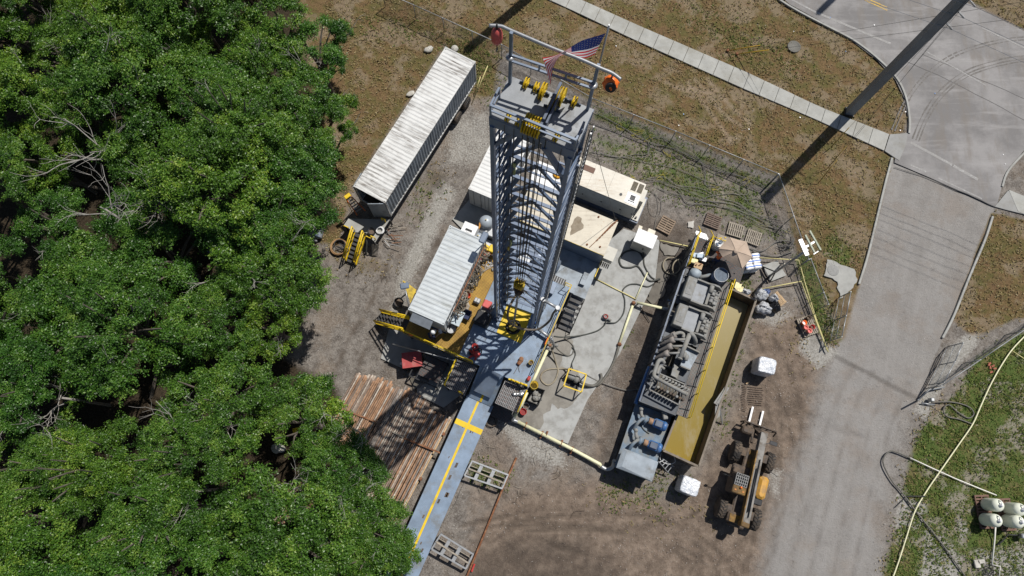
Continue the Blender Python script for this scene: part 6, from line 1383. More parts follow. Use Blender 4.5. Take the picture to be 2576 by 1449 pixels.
gy=wt.ramp(wt.math('ADD',wt.math('MULTIPLY',sx.outputs[1],.06),wt.math('ADD',.45,wt.math('MULTIPLY',a,.25))),[(.15,(.25,.17,.022)),(.5,(.265,.21,.07)),(.95,(.32,.27,.145))])
sw=wt.noise(wt.stretch(v,.5,.18,1),2.2,6,.75); wt.l(wt.mix(wt.ramp(sw,[(.5,0.0),(.64,.45)]),wt.mix(wt.ramp(c2,[(.6,0.0),(.75,.25)]),gy,(.29,.24,.13)),(.34,.30,.21)),wt.b.inputs['Base Color']); wt.b.inputs['Roughness'].default_value=.12; wt.b.inputs['Specular IOR Level'].default_value=.4; wt.bump(wt.noise(v,5,2),.04,.01)
b=MB(); b.sheet([lerp(cc_,p,.985) for p in OUT],.45); b.build('water',wt.m,t)
b=MB(); b.bar(qe(765,870,RZ-.1),qe(700,965,RZ),.3,.05); b.hexa([qe(765,865,RZ),qe(772,850,RZ),qe(720,960,RZ+.05),qe(700,965,RZ+.05),qe(765,865,RZ+.03),qe(772,850,RZ+.03),qe(720,960,RZ+.08),qe(700,965,RZ+.08)]); b.bar(qe(718,960,RZ+.05),qe(738,1070,.05),.1,.06); b.prism([qe(700,970,1.6),qe(722,962,1.6),qe(725,1030,1.6),qe(695,1050,1.6)],1.58,1.62); b.build('side_bracket',MT['mudmetal'],t)
# ---- mixing corner: drum, umbrella, person, sacks
t=thing('mixing_drum',qu(590,850,ZT),'tall blue grey plastic mixing drum with water, beside the person under the umbrella','mixing drum'); p=qu(560,900,ZT); 
b=MB(); b.lathe([(.46,0),(.5,.3),(.5,1.1),(.47,1.15),(.44,1.1),(.44,.5)],p,n=24); b.build('shell',mat('dirty_blue_plastic',(.08,.12,.22),.5,0,.3,3,(.14,.15,.16),.45,2),t); b=MB(); b.lathe([(0,1.06),(.44,1.06)],p,n=24); b.build('liquid',mat('bluish_mix',(.11,.14,.18),.7,0,.2,5),t); b=MB(); b.torus(p+Vector((0,0,1.14)),.48,.02,28,6); b.build('rim',MT['galv'],t)
t=thing('umbrella',qu(870,465,ZT),'faded tan six sided parasol over the mixing corner of the mud tank','umbrella')
ap=qu(870,465,4.75); rim=[qu(598,425,4.25),qu(770,245,4.25),qu(1035,315,4.25),qu(1125,555,4.25),qu(965,735,4.25),qu(665,560,4.25)]
b=MB(); 
for i in range(6):
    A=rim[i];B_=rim[(i+1)%6]; n=6
    for r in range(n):
        f0,f1=r/n,(r+1)/n
        def pt(f,e): 
            x=lerp(A,B_,e); q_=lerp(ap,x,f); q_=q_+Vector((0,0,.05*math.sin(f*3.1)))-Vector((0,0,.07*f*math.sin(e*math.pi))); return lerp(q_,lerp(ap,lerp(A,B_,.5),f),.07*f*math.sin(e*math.pi))
        for e in range(4): b.quad(pt(f0,e/4),pt(f1,e/4),pt(f1,(e+1)/4),pt(f0,(e+1)/4))
b.build('canopy',MT['canvas'],t)
for i in range(6): b=MB(); b.tube([ap+Vector((0,0,.02)),lerp(ap,rim[i],.5)+Vector((0,0,.065)),rim[i]+Vector((0,0,.01))],.012,4); b.build('rib',mat('umbrella_rib',(.42,.33,.26),.7) if 'umbrella_rib' not in bpy.data.materials else bpy.data.materials['umbrella_rib'],t)
b=MB(); b.tube([Vector((ap.x,ap.y,ZT-.02)),ap+Vector((0,0,.06))],.025,6); b.build('pole',MT['galv'],t)
b=MB(); b.lathe([(.0,0),(.16,-.04),(.17,-.06)],ap+Vector((0,0,.09)),n=10); b.build('vent_cap',MT['canvas'],t)
t,M,L=person(qu(515,645,ZT),rad(-25),'person in an orange shirt and white hard hat leaning over the blue mixing drum',MT['hivis'],MT['navy'],None,MT['whitep'],lean=.2)
t=thing('white_drum',qu(550,390,ZT),'white topped drum between the yellow rails and the parasol','drum'); b=MB(); b.lathe([(.29,0),(.29,.88),(.27,.9),(.25,.86),(0,.86)],qu(545,400,ZT),n=20); b.build('shell',MT['white'],t); b=MB(); 
for i in range(6): b.ell(qu(545,400,ZT)+Vector((r_.uniform(-.15,.15),r_.uniform(-.15,.15),.9)),(.2,.15,.08),8,5)
b.build('rags',MT['steel'],t)
t=thing('work_bench',qu(660,270,ZT),'pale workbench with small yellow parts behind the parasol','workbench'); p=qu(660,275,ZT+.7); b=MB(); b.cbox(p,(.8,.5,.06),.02,RT); b.build('bench_top',MT['woodg'],t)
for su in (-.35,.35): b=MB(); b.bar(p+TU*su-Vector((0,0,.68)),p+TU*su-Vector((0,0,.03)),.06,.4); b.build('leg',MT['blk'],t)
for k in range(5): b=MB(); b.ell(p+Vector((r_.uniform(-.2,.25),r_.uniform(-.15,.15),.05)),(.14,.08,.06),8,5); b.build('part',MT['yel'],t)
t=thing('side_table',qu(280,690,ZT),'small pale board table with cups at the left edge of the mixing corner','table'); p=qu(285,690,ZT+.6); b=MB(); b.cbox(p,(.55,.42,.04),.01,RT); b.build('tabletop',MT['woodl'],t); 
for su in (-.2,.2): b=MB(); b.bar(p+TU*su-Vector((0,0,.58)),p+TU*su-Vector((0,0,.02)),.05,.3); b.build('leg',MT['woodg'],t)
for k in range(3): b=MB(); b.lathe([(.04,0),(.05,.1)],p+Vector((r_.uniform(-.2,.2),r_.uniform(-.12,.12),.02)),n=8); b.build('cup',MT['rust'],t)
t=thing('blue_bags',qu(320,560,ZT),'pale blue and yellow empty product bags heaped by the yellow left rail','bags')
for k in range(7): b=MB(); b.cbox(qu(260+r_.uniform(-40,110),560+r_.uniform(-60,60),ZT+.15+.05*k),(.5,.32,.08),.03,RT@Matrix.Rotation(r_.uniform(-.8,.8),3,'Z')); b.build('bag',[mat('pale_blue_bag',(.4,.5,.6),.5),MT['whitep'],MT['pvc']][k%3],t)
t=thing('chute_hood',qu(230,800,ZT),'pale blue grey curved hood where the mixing pipe meets the shaker','hood'); b=MB(); p=qu(240,800,ZT+.5); b.lathe([(.38,-.3),(.4,0),(.34,.2),(.1,.3)],p,TV*.8+Vector((0,0,.5)),18); b.build('hood',mat('pale_blue_grey',(.33,.38,.42),.55),t); b=MB(); b.tube([qu(300,870,ZT+.5),qu(400,850,ZT+.5),qu(470,830,ZT+.4)],.12,10); b.build('pipe',MT['mudblue'],t)
for i in range(9):
    b=MB(); p=qu(430+r_.uniform(-60,70),640+r_.uniform(-60,70),ZT+.05); b.ell(p,(.2,.16,.12),8,5,None,.2); b.build('mud_clod',MT['brn'],label='dark mud clod on the shaded grating beside the orange shirted person',cat='clod',group='mud clods on the mixing floor')
# ================================================================ YARD ITEMS
def pallet(loc,ang,label,m=None,sx=1.1,sy=1.05,boards=7,first=[None],z=0):
    m=m or MT['wood']; t=thing('pallet',(0,0,0),label,'pallet')
    for k in range(boards):
        b=MB(); y=-sy/2+.05+(sy-.1)*k/(boards-1); b.box((0,y,.132),(sx,sy/boards*.62,.022)); b.build('top_board',m,t)
    for x in (-sx/2+.05,0,sx/2-.05):
        b=MB(); b.box((x,0,.07),(.07,sy,.1)); b.build('stringer',m,t)
    b=MB()
    for y in (-sy/2+.06,0,sy/2-.06): b.box((0,y,.011),(sx,.09,.02))
    b.build('bottom_board',m,t)
    t.location=Vector((loc.x,loc.y,z)); t.rotation_euler=(0,0,ang); return t
def pal4(P,label,m=None,**k):
    c,a,l01,l12=rectfit(P); return pallet(c,a+math.pi/2*k.pop('turn',0),label,m,l12 if not k.get('sx') else k.pop('sx'),l01,**k)
pal4([qd(1355,738,.13),qd(1415,618,.13),qd(1535,680,.13),qd(1470,800,.13)],'weathered brown pallet lying alone on dark mud near the generator end',MT['wood'],boards=7)
pal4([qi(0,290,.13),qi(25,195,.13),qi(140,240,.13),qi(112,335,.13)],'brown pallet behind the yellow corner rail, leftmost of three in a row',mat('dark_pallet_wood',(.17,.125,.1),.85,0,.25,6),boards=7)
pal4([qi(200,270,.13),qi(315,305,.13),qi(293,402,.13),qi(172,365,.13)],'grey brown pallet under the end of the yellow rail, middle one of three',MT['woodg'],boards=8)
pal4([qi(345,325,.13),qi(455,362,.13),qi(420,462,.13),qi(315,425,.13)],'grey brown pallet on the grass nearest the parasol, right one of three',MT['woodg'],boards=8)
pal4([qi(530,865,.2),qi(555,798,.2),qi(640,882,.2),qi(590,950,.2)],'fresh pale pink wood pallet beside the clear rubbish bags',MT['woodl'],boards=8)
pal4([qi(300,850,.2),qi(345,815,.2),qi(400,880,.2),qi(360,920,.2)],'small fresh wood pallet half buried under clear rubbish bags',MT['woodl'],boards=5)
pal4([qi(718,1030,.13),qi(825,993,.13),qi(885,1130,.13),qi(785,1172,.13)],'brown pallet carrying five red buckets near the gate pipes',MT['woodg'],boards=8)
for k,(x,y,m,lb) in enumerate(((765,1062,'orange','orange red bucket with white scraps inside on the bucket pallet'),(828,1095,'red','plain red bucket at the right edge of the bucket pallet'),(778,1098,'redp','pink lidded bucket in the middle of the bucket pallet'),(806,1125,'redp','pink lidded bucket nearest the lower edge of the bucket pallet'),(800,1025,'brn','dark brown bucket at the upper end of the bucket pallet'))):
    pot('bucket',qi(x,y,.15),.165,.38,MT[m] if m!='redp' else mat('pink_lid%d'%k,(.75,.27,.22),.5),lb,'bucket',MT['whitep'] if k==0 else (MT['redp'] if m=='redp' else None))
# sacks on a pallet next to the parasol
c=qu(1130,720,0); ang=math.atan2((qu(1270,720,1.2)-qu(1010,745,1.2)).y,(qu(1270,720,1.2)-qu(1010,745,1.2)).x)
cs,_,l1,l2=rectfit([qu(1010,745,1.35),qu(1270,725,1.35),qu(1235,490,1.35),qu(1010,500,1.35)])
tp=pallet(Vector((cs.x,cs.y,0)),rad(8),'pallet under the stack of white product sacks beside the parasol',MT['woodg'],sx=1.25,sy=1.15)
t=thing('sack',(0,0,0),'white sack with a blue stripe in the wrapped stack beside the parasol','sack','product sacks on the pallet')
b=MB(); b.cbox((0,0,.1),(.56,.36,.2),.07); b.build('bag',MT['whitep'],t); b=MB(); b.box0(-.285,.285,-.05,.05,.012,.206); b.build('stripe',mat('blue_print',(.05,.16,.5),.5),t)
first=True
for lz in range(6):
    for ix in range(2):
        for iy in range(3):
            o=t if first else copy_tree(t); first=False
            x=(ix-.5)*.58+random.uniform(-.02,.02); y=(iy-1)*.375+random.uniform(-.01,.01); R=Matrix.Rotation(rad(8),3,'Z'); p=R@Vector((x,y,0))
            o.location=Vector((cs.x+p.x,cs.y+p.y,.15+lz*.198)); o.rotation_euler=(0,0,rad(8)+random.uniform(-.04,.04))
# wrapped pallet loads
wrap=NT('white_stretch_wrap'); v=wrap.coord(); n1=wrap.noise(v,2.2,6,.75); n2=wrap.noise(wrap.stretch(v,1,6,1),2,5,.7)
wrap.l(wrap.mix(wrap.ramp(n2,[(.62,0.0),(.66,.45)]),wrap.mix(wrap.ramp(n1,[(.38,0.0),(.6,1.0)]),(.42,.46,.52),(.72,.72,.73)),(.20,.33,.62)),wrap.b.inputs['Base Color']); wrap.b.inputs['Roughness'].default_value=.18; wrap.bump(wrap.noise(v,5,5,.7),.8,.06)
def wrapped(p,ang,label,s=(1.22,1.1,1.36)):
    t=thing('wrapped_load',Vector((p.x,p.y,0)),label,'wrapped load'); M=fr((p.x,p.y,0),ang)
    b=MB(M); 
    for y in (-.4,0,.4): b.box((0,y,.07),(s[0],.12,.13))
    b.build('pallet_base',MT['woodg'],t)
    # soft creased block
    b=MB(M); nx,nz=8,6; 
    P=[]; rr=random.Random(int(p.x*10)); 
    rings=[]
    prof=[(.96,.14),(1.0,.2),(1.0,.45),(1.0,.75),(.99,1.25),(.96,s[2]+.08),(.88,s[2]+.13),(.6,s[2]+.14),(.3,s[2]+.145)]
    n=24
    for f,z in prof:
        for k in range(n):
            a=2*math.pi*k/n; ca,sa=math.cos(a),math.sin(a); m_=(abs(ca)**7+abs(sa)**7)**(-1/7)
            P.append((s[0]/2*f*m_*ca+rr.uniform(-.015,.015),s[1]/2*f*m_*sa+rr.uniform(-.015,.015),z+rr.uniform(-.014,.014)))
    fs=[(i*n+k,i*n+(k+1)%n,(i+1)*n+(k+1)%n,(i+1)*n+k) for i in range(len(prof)-1) for k in range(n)]+[tuple((len(prof)-1)*n+k for k in range(n))]
    b.add(P,fs); b.build('wrapped_block',wrap.m,t)
wrapped(F(1931,919,1.5),rad(-14),'white plastic wrapped pallet load standing on the dirt above the loader forks')
wrapped(F(1737,1223,1.5),rad(-22),'white plastic wrapped pallet load standing left of the loader near the hopper')
# rubbish bags
film=NT('clear_rubbish_film'); v=film.coord(); n1=film.noise(v,3,5,.7); film.l(film.ramp(n1,[(.35,(.30,.33,.38)),(.5,(.42,.43,.45)),(.65,(.62,.62,.62))]),film.b.inputs['Base Color']); film.b.inputs['Roughness'].default_value=.2; film.bump(film.noise(v,7,5,.7),.9,.08)
bluef=mat('blue_tarp_film',(.07,.11,.25),.35,0,.4,6,(.5,.5,.5),.3,3,.5,8)
def ragbag(p,d,m,label,seed):
    rr=random.Random(seed); b=MB(); n,mm=26,15; P=[]
    ph=[rr.uniform(0,6.3) for _ in range(8)]
    for i in range(mm+1):
        th=math.pi*i/mm
        for k in range(n):
            a=2*math.pi*k/n; f=1+.12*math.sin(3*a+ph[0]+2*th)+.08*math.sin(7*a+ph[1]-3*th)+.06*math.sin(11*th+ph[2]+a)+rr.uniform(-.05,.05)
            P.append(p+Vector((d[0]/2*math.sin(th)*math.cos(a)*f,d[1]/2*math.sin(th)*math.sin(a)*f,max(-.0,d[2]*.45+d[2]/2*math.cos(th)*f))))
    b.add(P,[(i*n+k,(i+1)*n+k,(i+1)*n+(k+1)%n,i*n+(k+1)%n) for i in range(mm) for k in range(n)],True); b.build('rubbish_bag',m,label=label,cat='rubbish bag')
ragbag(qi(445,955,0),(1.1,.85,.85),film.m,'large clear rubbish bag with bluish contents, lowest of the bag heap',1)
ragbag(qi(425,850,0),(.9,.9,.8),film.m,'pale clear rubbish bag between the pallet scrap and the lowest bag',2)
ragbag(qi(532,940,0),(.8,.85,.8),mat('black_bag_film',(.012,.012,.014),.2,0,.3,6,None,0,1,.7,8),'black rubbish bag with white rags on top beside the clear bags',3)
ragbag(qi(520,880,.0),(.6,.6,.95),film.m,'pale clear bag top resting beside the black rubbish bag',4)
ragbag(qi(470,825,0),(.6,.5,.5),bluef,'crumpled dark blue sheeting behind the clear rubbish bags',5)
ragbag(qi(310,825,0),(.75,.5,.5),film.m,'pale clear bag at the trough corner beside the small fresh pallet',6)
# ---- light tower by the fence
base=qi(515,690,.15); zh=zof(qi,790,480,base,12)
t=thing('light_tower',Vector((base.x,base.y,0)),'lattice light tower with three pale bars on a leaning pole, on concrete blocks','light tower')
for P in ([qi(455,610,.12),qi(572,570,.12),qi(600,640,.12),qi(495,690,.12)],[qi(500,690,.14),qi(600,628,.14),qi(640,688,.14),qi(520,735,.14)]):
    b=MB(); b.prism(P,.0,P[0].z); b.build('base_slab',MT['conc'],t)
b=MB(); b.tube([base,Vector((base.x,base.y,zh))],.085,8); b.build('pole',MT['galv'],t)
b=MB(); 
for q_ in (qi(455,620,.2),qi(515,735,.2),qi(600,600,.2)): b.bar(q_,Vector((base.x,base.y,1.1)),.06,.06)
b.bar(qi(455,620,.2),qi(515,735,.2),.1,.1); b.build('outrigger',MT['blk'],t)
hd=Vector((base.x,base.y,zh)); pbar=mat('pale_green_white_lamp',(.40,.43,.34),.8,0,.05,2)
for (x0,y0,x1,y1,m) in ((745,410,800,535,'g'),(785,375,858,512,'w'),(820,342,905,492,'w')):
    b=MB(); b.bar(qi(x0,y0,zh+.1),qi(x1,y1,zh+.1),.26 if m=='g' else .1,.1); b.build('lamp_bar',pbar if m!='g' else MT['galv'],t)
b=MB(); b.bar(qi(775,478,zh),qi(870,420,zh+.05),.12,.1); b.bar(qi(765,440,zh),qi(800,540,zh),.06,.06); b.bar(qi(850,525,zh),qi(905,490,zh),.05,.05); b.build('head_frame',MT['galv'],t)
b=MB(); b.cbox(qi(628,607,2.2),(.22,.16,.22),.03); b.build('junction_box',MT['cream'],t)
# low yellow pipes near the gate
hose(qi,[(430,552,.35),(735,570,.35),(790,770,.3),(870,1030,.25),(965,1285,.2)],.3,.045,MT['pvc'],'yellow_ground_pipe','thin yellow pipe bending past the light tower down to the gate post','pipe',sub=1)
hose(qi,[(435,796,.3),(755,735,.3),(800,860,.3),(955,1272,.2)],.3,.045,MT['pvc'],'yellow_ground_pipe','thin yellow pipe from the rubbish bags bending down to the gate post','pipe',sub=1)
# ---- step platform at the long container door
t=thing('step_platform',qk(850,620,0),'grey platform with short yellow posts in front of the long container door','platform')
P=[qk(640,505,1.25),qk(1200,520,1.25),qk(1000,830,1.25),qk(880,700,1.25),qk(720,690,1.25),qk(580,590,1.25)]
b=MB(); b.prism(P,1.15,1.25); b.build('deck',MT['galv'] if False else MT['conc'],t)
for p in (P[0],P[1],P[2],P[5]): b=MB(); b.bar(Vector((p.x,p.y,0)),p-Vector((0,0,.11)),.1); b.build('leg',MT['blk'],t)
for (x,y,w_,h_) in ((1140,550,.42,.55),(1000,790,.45,.5),(630,630,.5,.15),(930,770,.5,.1)):
    A=qk(x,y,1.26); b=MB()
    d=UU*w_*.5
    b.bar(A-d,A-d+Vector((0,0,h_)),.06); b.bar(A+d*.2,A+d*.2+Vector((0,0,h_)),.06); b.bar(A-d+Vector((0,0,h_)),A+d*.2+Vector((0,0,h_)),.06); b.build('short_rail',MT['yel'],t)
A=(qk(725,690,1.25)+qk(870,725,1.25))/2; B2=(qk(595,1110,.05)+qk(735,1165,.05))/2; d=B2-A; run=Vector((d.x,d.y,0)).length
stairs('container_stairs','short yellow staircase with open treads leading up to the container platform',Vector((A.x,A.y,1.25)),Vector((d.x,d.y,0)),.78,1.15,run*.92,7)
# step ladder
t=thing('step_ladder',qk(740,400,0),'orange and yellow step ladder standing by the open container door','step ladder')
tl=[qk(600,225,2.7),qk(655,180,2.7)]; bl=[qk(760,460,1.26),qk(870,400,1.26)]
for a_,c_ in zip(tl,bl): b=MB(); b.bar(a_,c_,.07,.04); b.build('rail',mat('ladder_orange',(.6,.15,.03),.5) if 'ladder_orange' not in bpy.data.materials else bpy.data.materials['ladder_orange'],t)
for k in range(6): b=MB(); s=(k+.7)/7; b.bar(lerp(tl[0],bl[0],s),lerp(tl[1],bl[1],s),.09,.03); b.build('step',MT['galv'],t)
b=MB(); b.cbox((tl[0]+tl[1])/2+Vector((0,0,.03)),(.45,.28,.1),.03,Matrix.Rotation(.7,3,'Z')); b.build('top_cap',MT['yel'],t)
b=MB(); b.bar(tl[0],qk(690,420,.05),.05,.03); b.bar(tl[1],qk(740,330,.05),.05,.03); b.build('rear_rail',MT['yel'],t)
pot('black_bucket',qk(965,700,1.26),.25,.4,MT['blk'],'black bucket on the container platform beside the white cable coil','bucket')
b=MB(); 
for k in range(6): b.torus(qk(1070,665,1.3+.03*k)+Vector((r_.uniform(-.03,.03),r_.uniform(-.03,.03),0)),.24+r_.uniform(-.04,.04),.022,20,5)
b.build('cable_coil',MT['white'],label='pale cable coil on the container platform next to the black bucket',cat='cable coil')
b=MB(); 
for k in range(4): b.torus(qk(510,890,.06+.05*k)+Vector((r_.uniform(-.04,.04),r_.uniform(-.04,.04),0)),.58-.04*(k%2),.045,34,6)
b.build('hose_coil',MT['hosel'] if False else mat('amber_hose',(.34,.20,.09),.6),label='tan hose coiled on the ground left of the container stairs',cat='hose coil')
t=thing('black_rack',qk(530,890,0),'small black frame and ring lying inside the tan hose coil','frame'); b=MB(); b.torus(qk(520,860,.35),.38,.04,22,6,(.2,.1,1)); b.build('ring',MT['blk'],t); b=MB(); b.bar(qk(470,880,.3),qk(590,920,.3),.06); b.bar(qk(510,840,.3),qk(600,880,.3),.06); b.bar(qk(545,940,.2),qk(600,880,.3),.06); b.build('bar',MT['blk'],t)
for i in range(12):
    x,y=r_.uniform(1100,1250),r_.uniform(560,850); a=r_.uniform(-.9,.4); p=qk(x,y,.15+.05*(i%5)); L=r_.uniform(.5,1.1)
    b=MB(); b.bar(p,p+Vector((L*math.cos(a),L*math.sin(a),r_.uniform(-.1,.25))),.04,.04); b.build('scrap_bar',[MT['galv'],MT['rust'],MT['woodg']][i%3],label='thin scrap bar leaning in the heap right of the container platform',cat='scrap bar',group='scrap bars by the container platform')
for i in range(7):
    p=qk(960+i*14,860,1.0); b=MB(); b.bar(p,qk(965+i*12,1010,.03),.03,.03); b.build('long_tool',[MT['galv'],MT['woodg']][i%2],label='thin tool handle leaning against the front of the container platform',cat='tool',group='tools leaning on the container platform')
b=MB(); b.tube(smooth_path([qk(880,720,1.3),qk(890,850,.9),qk(880,990,.3)],4),.05,6); b.build('dark_strap',MT['hosed'],label='dark strap hanging down beside the yellow container stairs',cat='strap')
def lying_drum(p,ang,m,label,r=.3,L=.85):
    t=thing('drum',Vector((p.x,p.y,0)),label,'drum'); d=Vector((math.cos(ang),math.sin(ang),0)); b=MB(); b.lathe([(r*.9,-L/2),(r,-L/2+.03),(r,-.14),(r*1.04,-.12),(r,-.1),(r,.1),(r*1.04,.12),(r,.14),(r,L/2-.03),(r*.9,L/2)],Vector((p.x,p.y,r)),d,18); b.build('shell',m,t); b=MB(); b.cyl(Vector((p.x,p.y,r*2-.02)),Vector((p.x,p.y,r*2+.05)),.06,8); b.build('bung',MT['white'],t)
lying_drum(qk(150,690,.3),rad(80),mat('dusty_grey_drum',(.27,.28,.28),.6,0,.15,4,(.16,.14,.11),.4),'dusty grey drum lying at the tree edge, left of the blue drum')
lying_drum(qk(243,690,.3),rad(80),mat('dusty_blue_drum',(.18,.26,.36),.6,0,.15,4,(.3,.28,.25),.45),'dusty pale blue drum lying at the tree edge')
b=MB(); b.cbox(qk(185,800,.12),(.35,.25,.22),.03); b.build('small_box',MT['galv'],label='small grey open box on the ground in front of the two drums',cat='box')
for (x,y,s_,lb) in ((828,155,(.75,.5,.35),'large pale rock in the grass left of the long container end'),(1005,150,(.6,.55,.45),'pale lumpy rock against the far end of the long container'),(705,455,(.7,.4,.2),'flat pale stone in the grass left of the long container')):
    b=MB(); b.ell(qa(x,y,s_[2]*.3),s_,12,8,Matrix.Rotation(.5,3,'Z'),.14); b.build('rock',MT['stone'],label=lb,cat='rock')
for k,(a_,c_) in enumerate((((1230,265,2.2),(1125,515,.05)),((1180,340,1.2),(1140,460,.1)))):
    b=MB(); b.tube([qa(*a_),qa(*c_)],.035,6); b.build('yellow_pole',MT['pvc'],label=['long thin yellow pole standing by the trailer wheels','shorter yellow pole leaning beside the long one at the trailer wheels'][k],cat='pole')
# ---- crown items: boom hoist bags, flag
def hz(q,a,b_,z): return q(a,b_,z)
t=thing('hoist_bag',qb(430,250,zb-.5),'faded red bag shaped hoist hanging from the left end of the crown boom','hoist'); p=qb(430,215,zb-.35)
b=MB(); b.lathe([(.04,.28),(.1,.24),(.15,.15),(.17,0),(.17,-.18),(.13,-.3),(.06,-.34)],p,(0,0,1),9); b.build('bag',MT['redp'],t); b=MB(); b.tube([p+Vector((0,0,.25)),p+Vector((0,0,.5))],.03,6); b.tube([p-Vector((0,0,.33)),p-Vector((0,0,.62))],.015,5); b.torus(p-Vector((0,0,.68)),.055,.016,12,5,UU); b.build('chain_hook',MT['blk'],t)
t=thing('hoist_ball',qb(1555,700,zb-.5),'orange round hoist with a black mouth hanging from the right boom end','hoist'); p=qb(1555,690,zb-.38)
b=MB(); b.lathe([(.05,.22),(.15,.17),(.21,.05),(.215,-.08),(.17,-.17)],p,Vector((.1,.35,.9)),14); 
for k in range(8): a=k*.785; b.ell(p+Vector((.2*math.cos(a),.2*math.sin(a),0)),(.08,.08,.16),6,5)
b.build('shell',MT['orange'],t); n_=((Vector((0,0,CAMH))-p).normalized()*.75+Vector((.0,-.6,-.25))).normalized(); b=MB(); b.lathe([(.15,.1),(.15,.215),(.12,.225),(0,.2)],p,n_,16); b.build('mouth',MT['blk'],t); b=MB(); b.tube([p+Vector((0,.05,.2)),p+Vector((0,.05,.38))],.03,6); b.build('hook',MT['galv'],t)
t=thing('flag',qb(1380,745,ZC),'United States flag flying from a thin pole at the right corner of the mast crown','flag')
fb=qb(1385,735,ZC+.0); zt=zof(qb,1535,115,fb,40); fp=lambda z: Vector((fb.x,fb.y,z))
b=MB(); b.tube([fp(ZC-.4),fp(zt)],.028,8); b.build('pole',MT['galv'],t)
z_t=zof(qb,1510,195,fb,40); z_b=zof(qb,1395,405,fb,40)
def fs(s,v): # s along fly, v from bottom 0 to top 1
    top=[qb(1505,195,z_t),qb(1330,255,z_t+.05),qb(1180,330,z_t-.1),qb(1030,395,z_t-.1),qb(895,432,z_t-.15),qb(890,440,z_t-.2)]
    bot=[qb(1398,405,z_b),qb(1300,435,z_b),qb(1190,440,z_b-.05),qb(1060,430,z_b-.1),qb(975,560,z_b-.35),qb(955,705,z_b-.55)]
    def ev(L,x):
        x=x*(len(L)-1); i=min(int(x),len(L)-2); f=x-i
        p0=L[max(i-1,0)];p1=L[i];p2=L[i+1];p3=L[min(i+2,len(L)-1)]
        return .5*((2*p1)+(p2-p0)*f+(2*p0-5*p1+4*p2-p3)*f*f+(3*p1-p0-3*p2+p3)*f**3)
    p=lerp(ev(bot,s),ev(top,s),v); return p+Vector((.3,-.8,.2))*(.05*math.sin(s*9+v*2.0)*min(1,s*4))
def flagm(n,c):
    k=NT(n); k.b.inputs['Base Color'].default_value=(*c,1); k.b.inputs['Roughness'].default_value=.8; tl_=k.n('ShaderNodeBsdfTranslucent'); tl_.inputs[0].default_value=(*c,1); m_=k.n('ShaderNodeMixShader'); m_.inputs[0].default_value=.5; k.l(k.b.outputs[0],m_.inputs[1]); k.l(tl_.outputs[0],m_.inputs[2]); k.l(m_.outputs[0],k.out.inputs[0]); return k.m
me=bpy.data.meshes.new('flag_cloth'); NSX,NSY=48,26; off=world_loc(t)
vv=[tuple(fs(i/NSX,j/NSY)-off) for j in range(NSY+1) for i in range(NSX+1)]; ff=[(j*(NSX+1)+i,j*(NSX+1)+i+1,(j+1)*(NSX+1)+i+1,(j+1)*(NSX+1)+i) for j in range(NSY) for i in range(NSX)]
me.from_pydata(vv,[],ff); me.update()
for m in (flagm('flag_red',(.62,.03,.05)),flagm('flag_white',(.8,.8,.82)),flagm('flag_blue',(.02,.035,.16))): me.materials.append(m)
for k,pg in enumerate(me.polygons):
    j,i=divmod(k,NSX); stripe_=j//2; pg.material_index=0 if stripe_%2==0 else 1
    if j>=12 and i<NSX*.4: pg.material_index=2
    pg.use_smooth=True
fo=bpy.data.objects.new('flag_cloth',me); col.objects.link(fo); fo.parent=t
b=MB()
for r in range(9):
    for cc2 in range(6 if r%2==0 else 5):
        s=(.4)*((cc2*2+1+(r%2))/12); v_=12/26+(14/26)*((r+1)/10); c=fs(s,v_); du=(fs(s+.01,v_)-c).normalized(); dv=(fs(s,v_+.02)-c).normalized(); nn=du.cross(dv).normalized()
        for sg in (1,-1):
            P=[c+nn*sg*.008+du*(math.cos(a)*rr_)+dv*(math.sin(a)*rr_) for a,rr_ in [(math.pi/2+k*math.pi/5,.022 if k%2==0 else .009) for k in range(10)]]
            b.add(P,[tuple(range(10))])
b.build('stars',MT['whitep'],fo)
# ---- telehandler
wl=[qv(310,520,.68),qv(150,1130,.68),qv(630,670,.68),qv(495,1240,.68)]
fm=(wl[0]+wl[2])/2; rm=(wl[1]+wl[3])/2; dv=(fm-rm); ang=math.atan2(dv.y,dv.x)-math.pi/2; wb=dv.length; mid=(fm+rm)/2
t=thing('telehandler',Vector((mid.x,mid.y,0)),'dusty yellow telescopic loader with a grey boom and white forks pointing up the yard','telehandler')
VM=fr((mid.x,mid.y,0),ang); inv=VM.inverted()
def vl(x,y,z): return inv@qv(x,y,z)
R_W=.68; tr=1.12
for y in (-wb/2,wb/2):
    for s in (-1,1):
        b=MB(VM); b.lathe([(.36,-.24),(.6,-.25),(.66,-.2),(.66,.2),(.6,.25),(.36,.24)],(s*tr,y,R_W),(1,0,0),26)
        o=b.build('wheel',MT['rub'],t)
        b=MB(VM)
        for k in range(18):
            a=2*math.pi*k/18
            for sd_ in (-1,1):
                a2=a+(.17 if sd_>0 else 0); r0=.665; c=Vector((s*tr+sd_*.1,y+r0*math.cos(a2),R_W+r0*math.sin(a2))); Rm=Matrix.Rotation(a2-math.pi/2,3,'X')@Matrix.Rotation(sd_*.55,3,'Z')
                b.box(c,(.25,.09,.07),Rm)
        b.build('tread',MT['rub'],o)
        b=MB(VM); b.lathe([(.0,.1),(.12,.13),(.14,.06),(.3,.04),(.35,.2),(.37,.23)],(s*tr,y,R_W),(s,0,0),18); b.build('rim',MT['jcb'],o)
    b=MB(VM); b.bar((-tr+.2,y,R_W),(tr-.2,y,R_W),.22,.22); b.build('axle',MT['brn'],t)
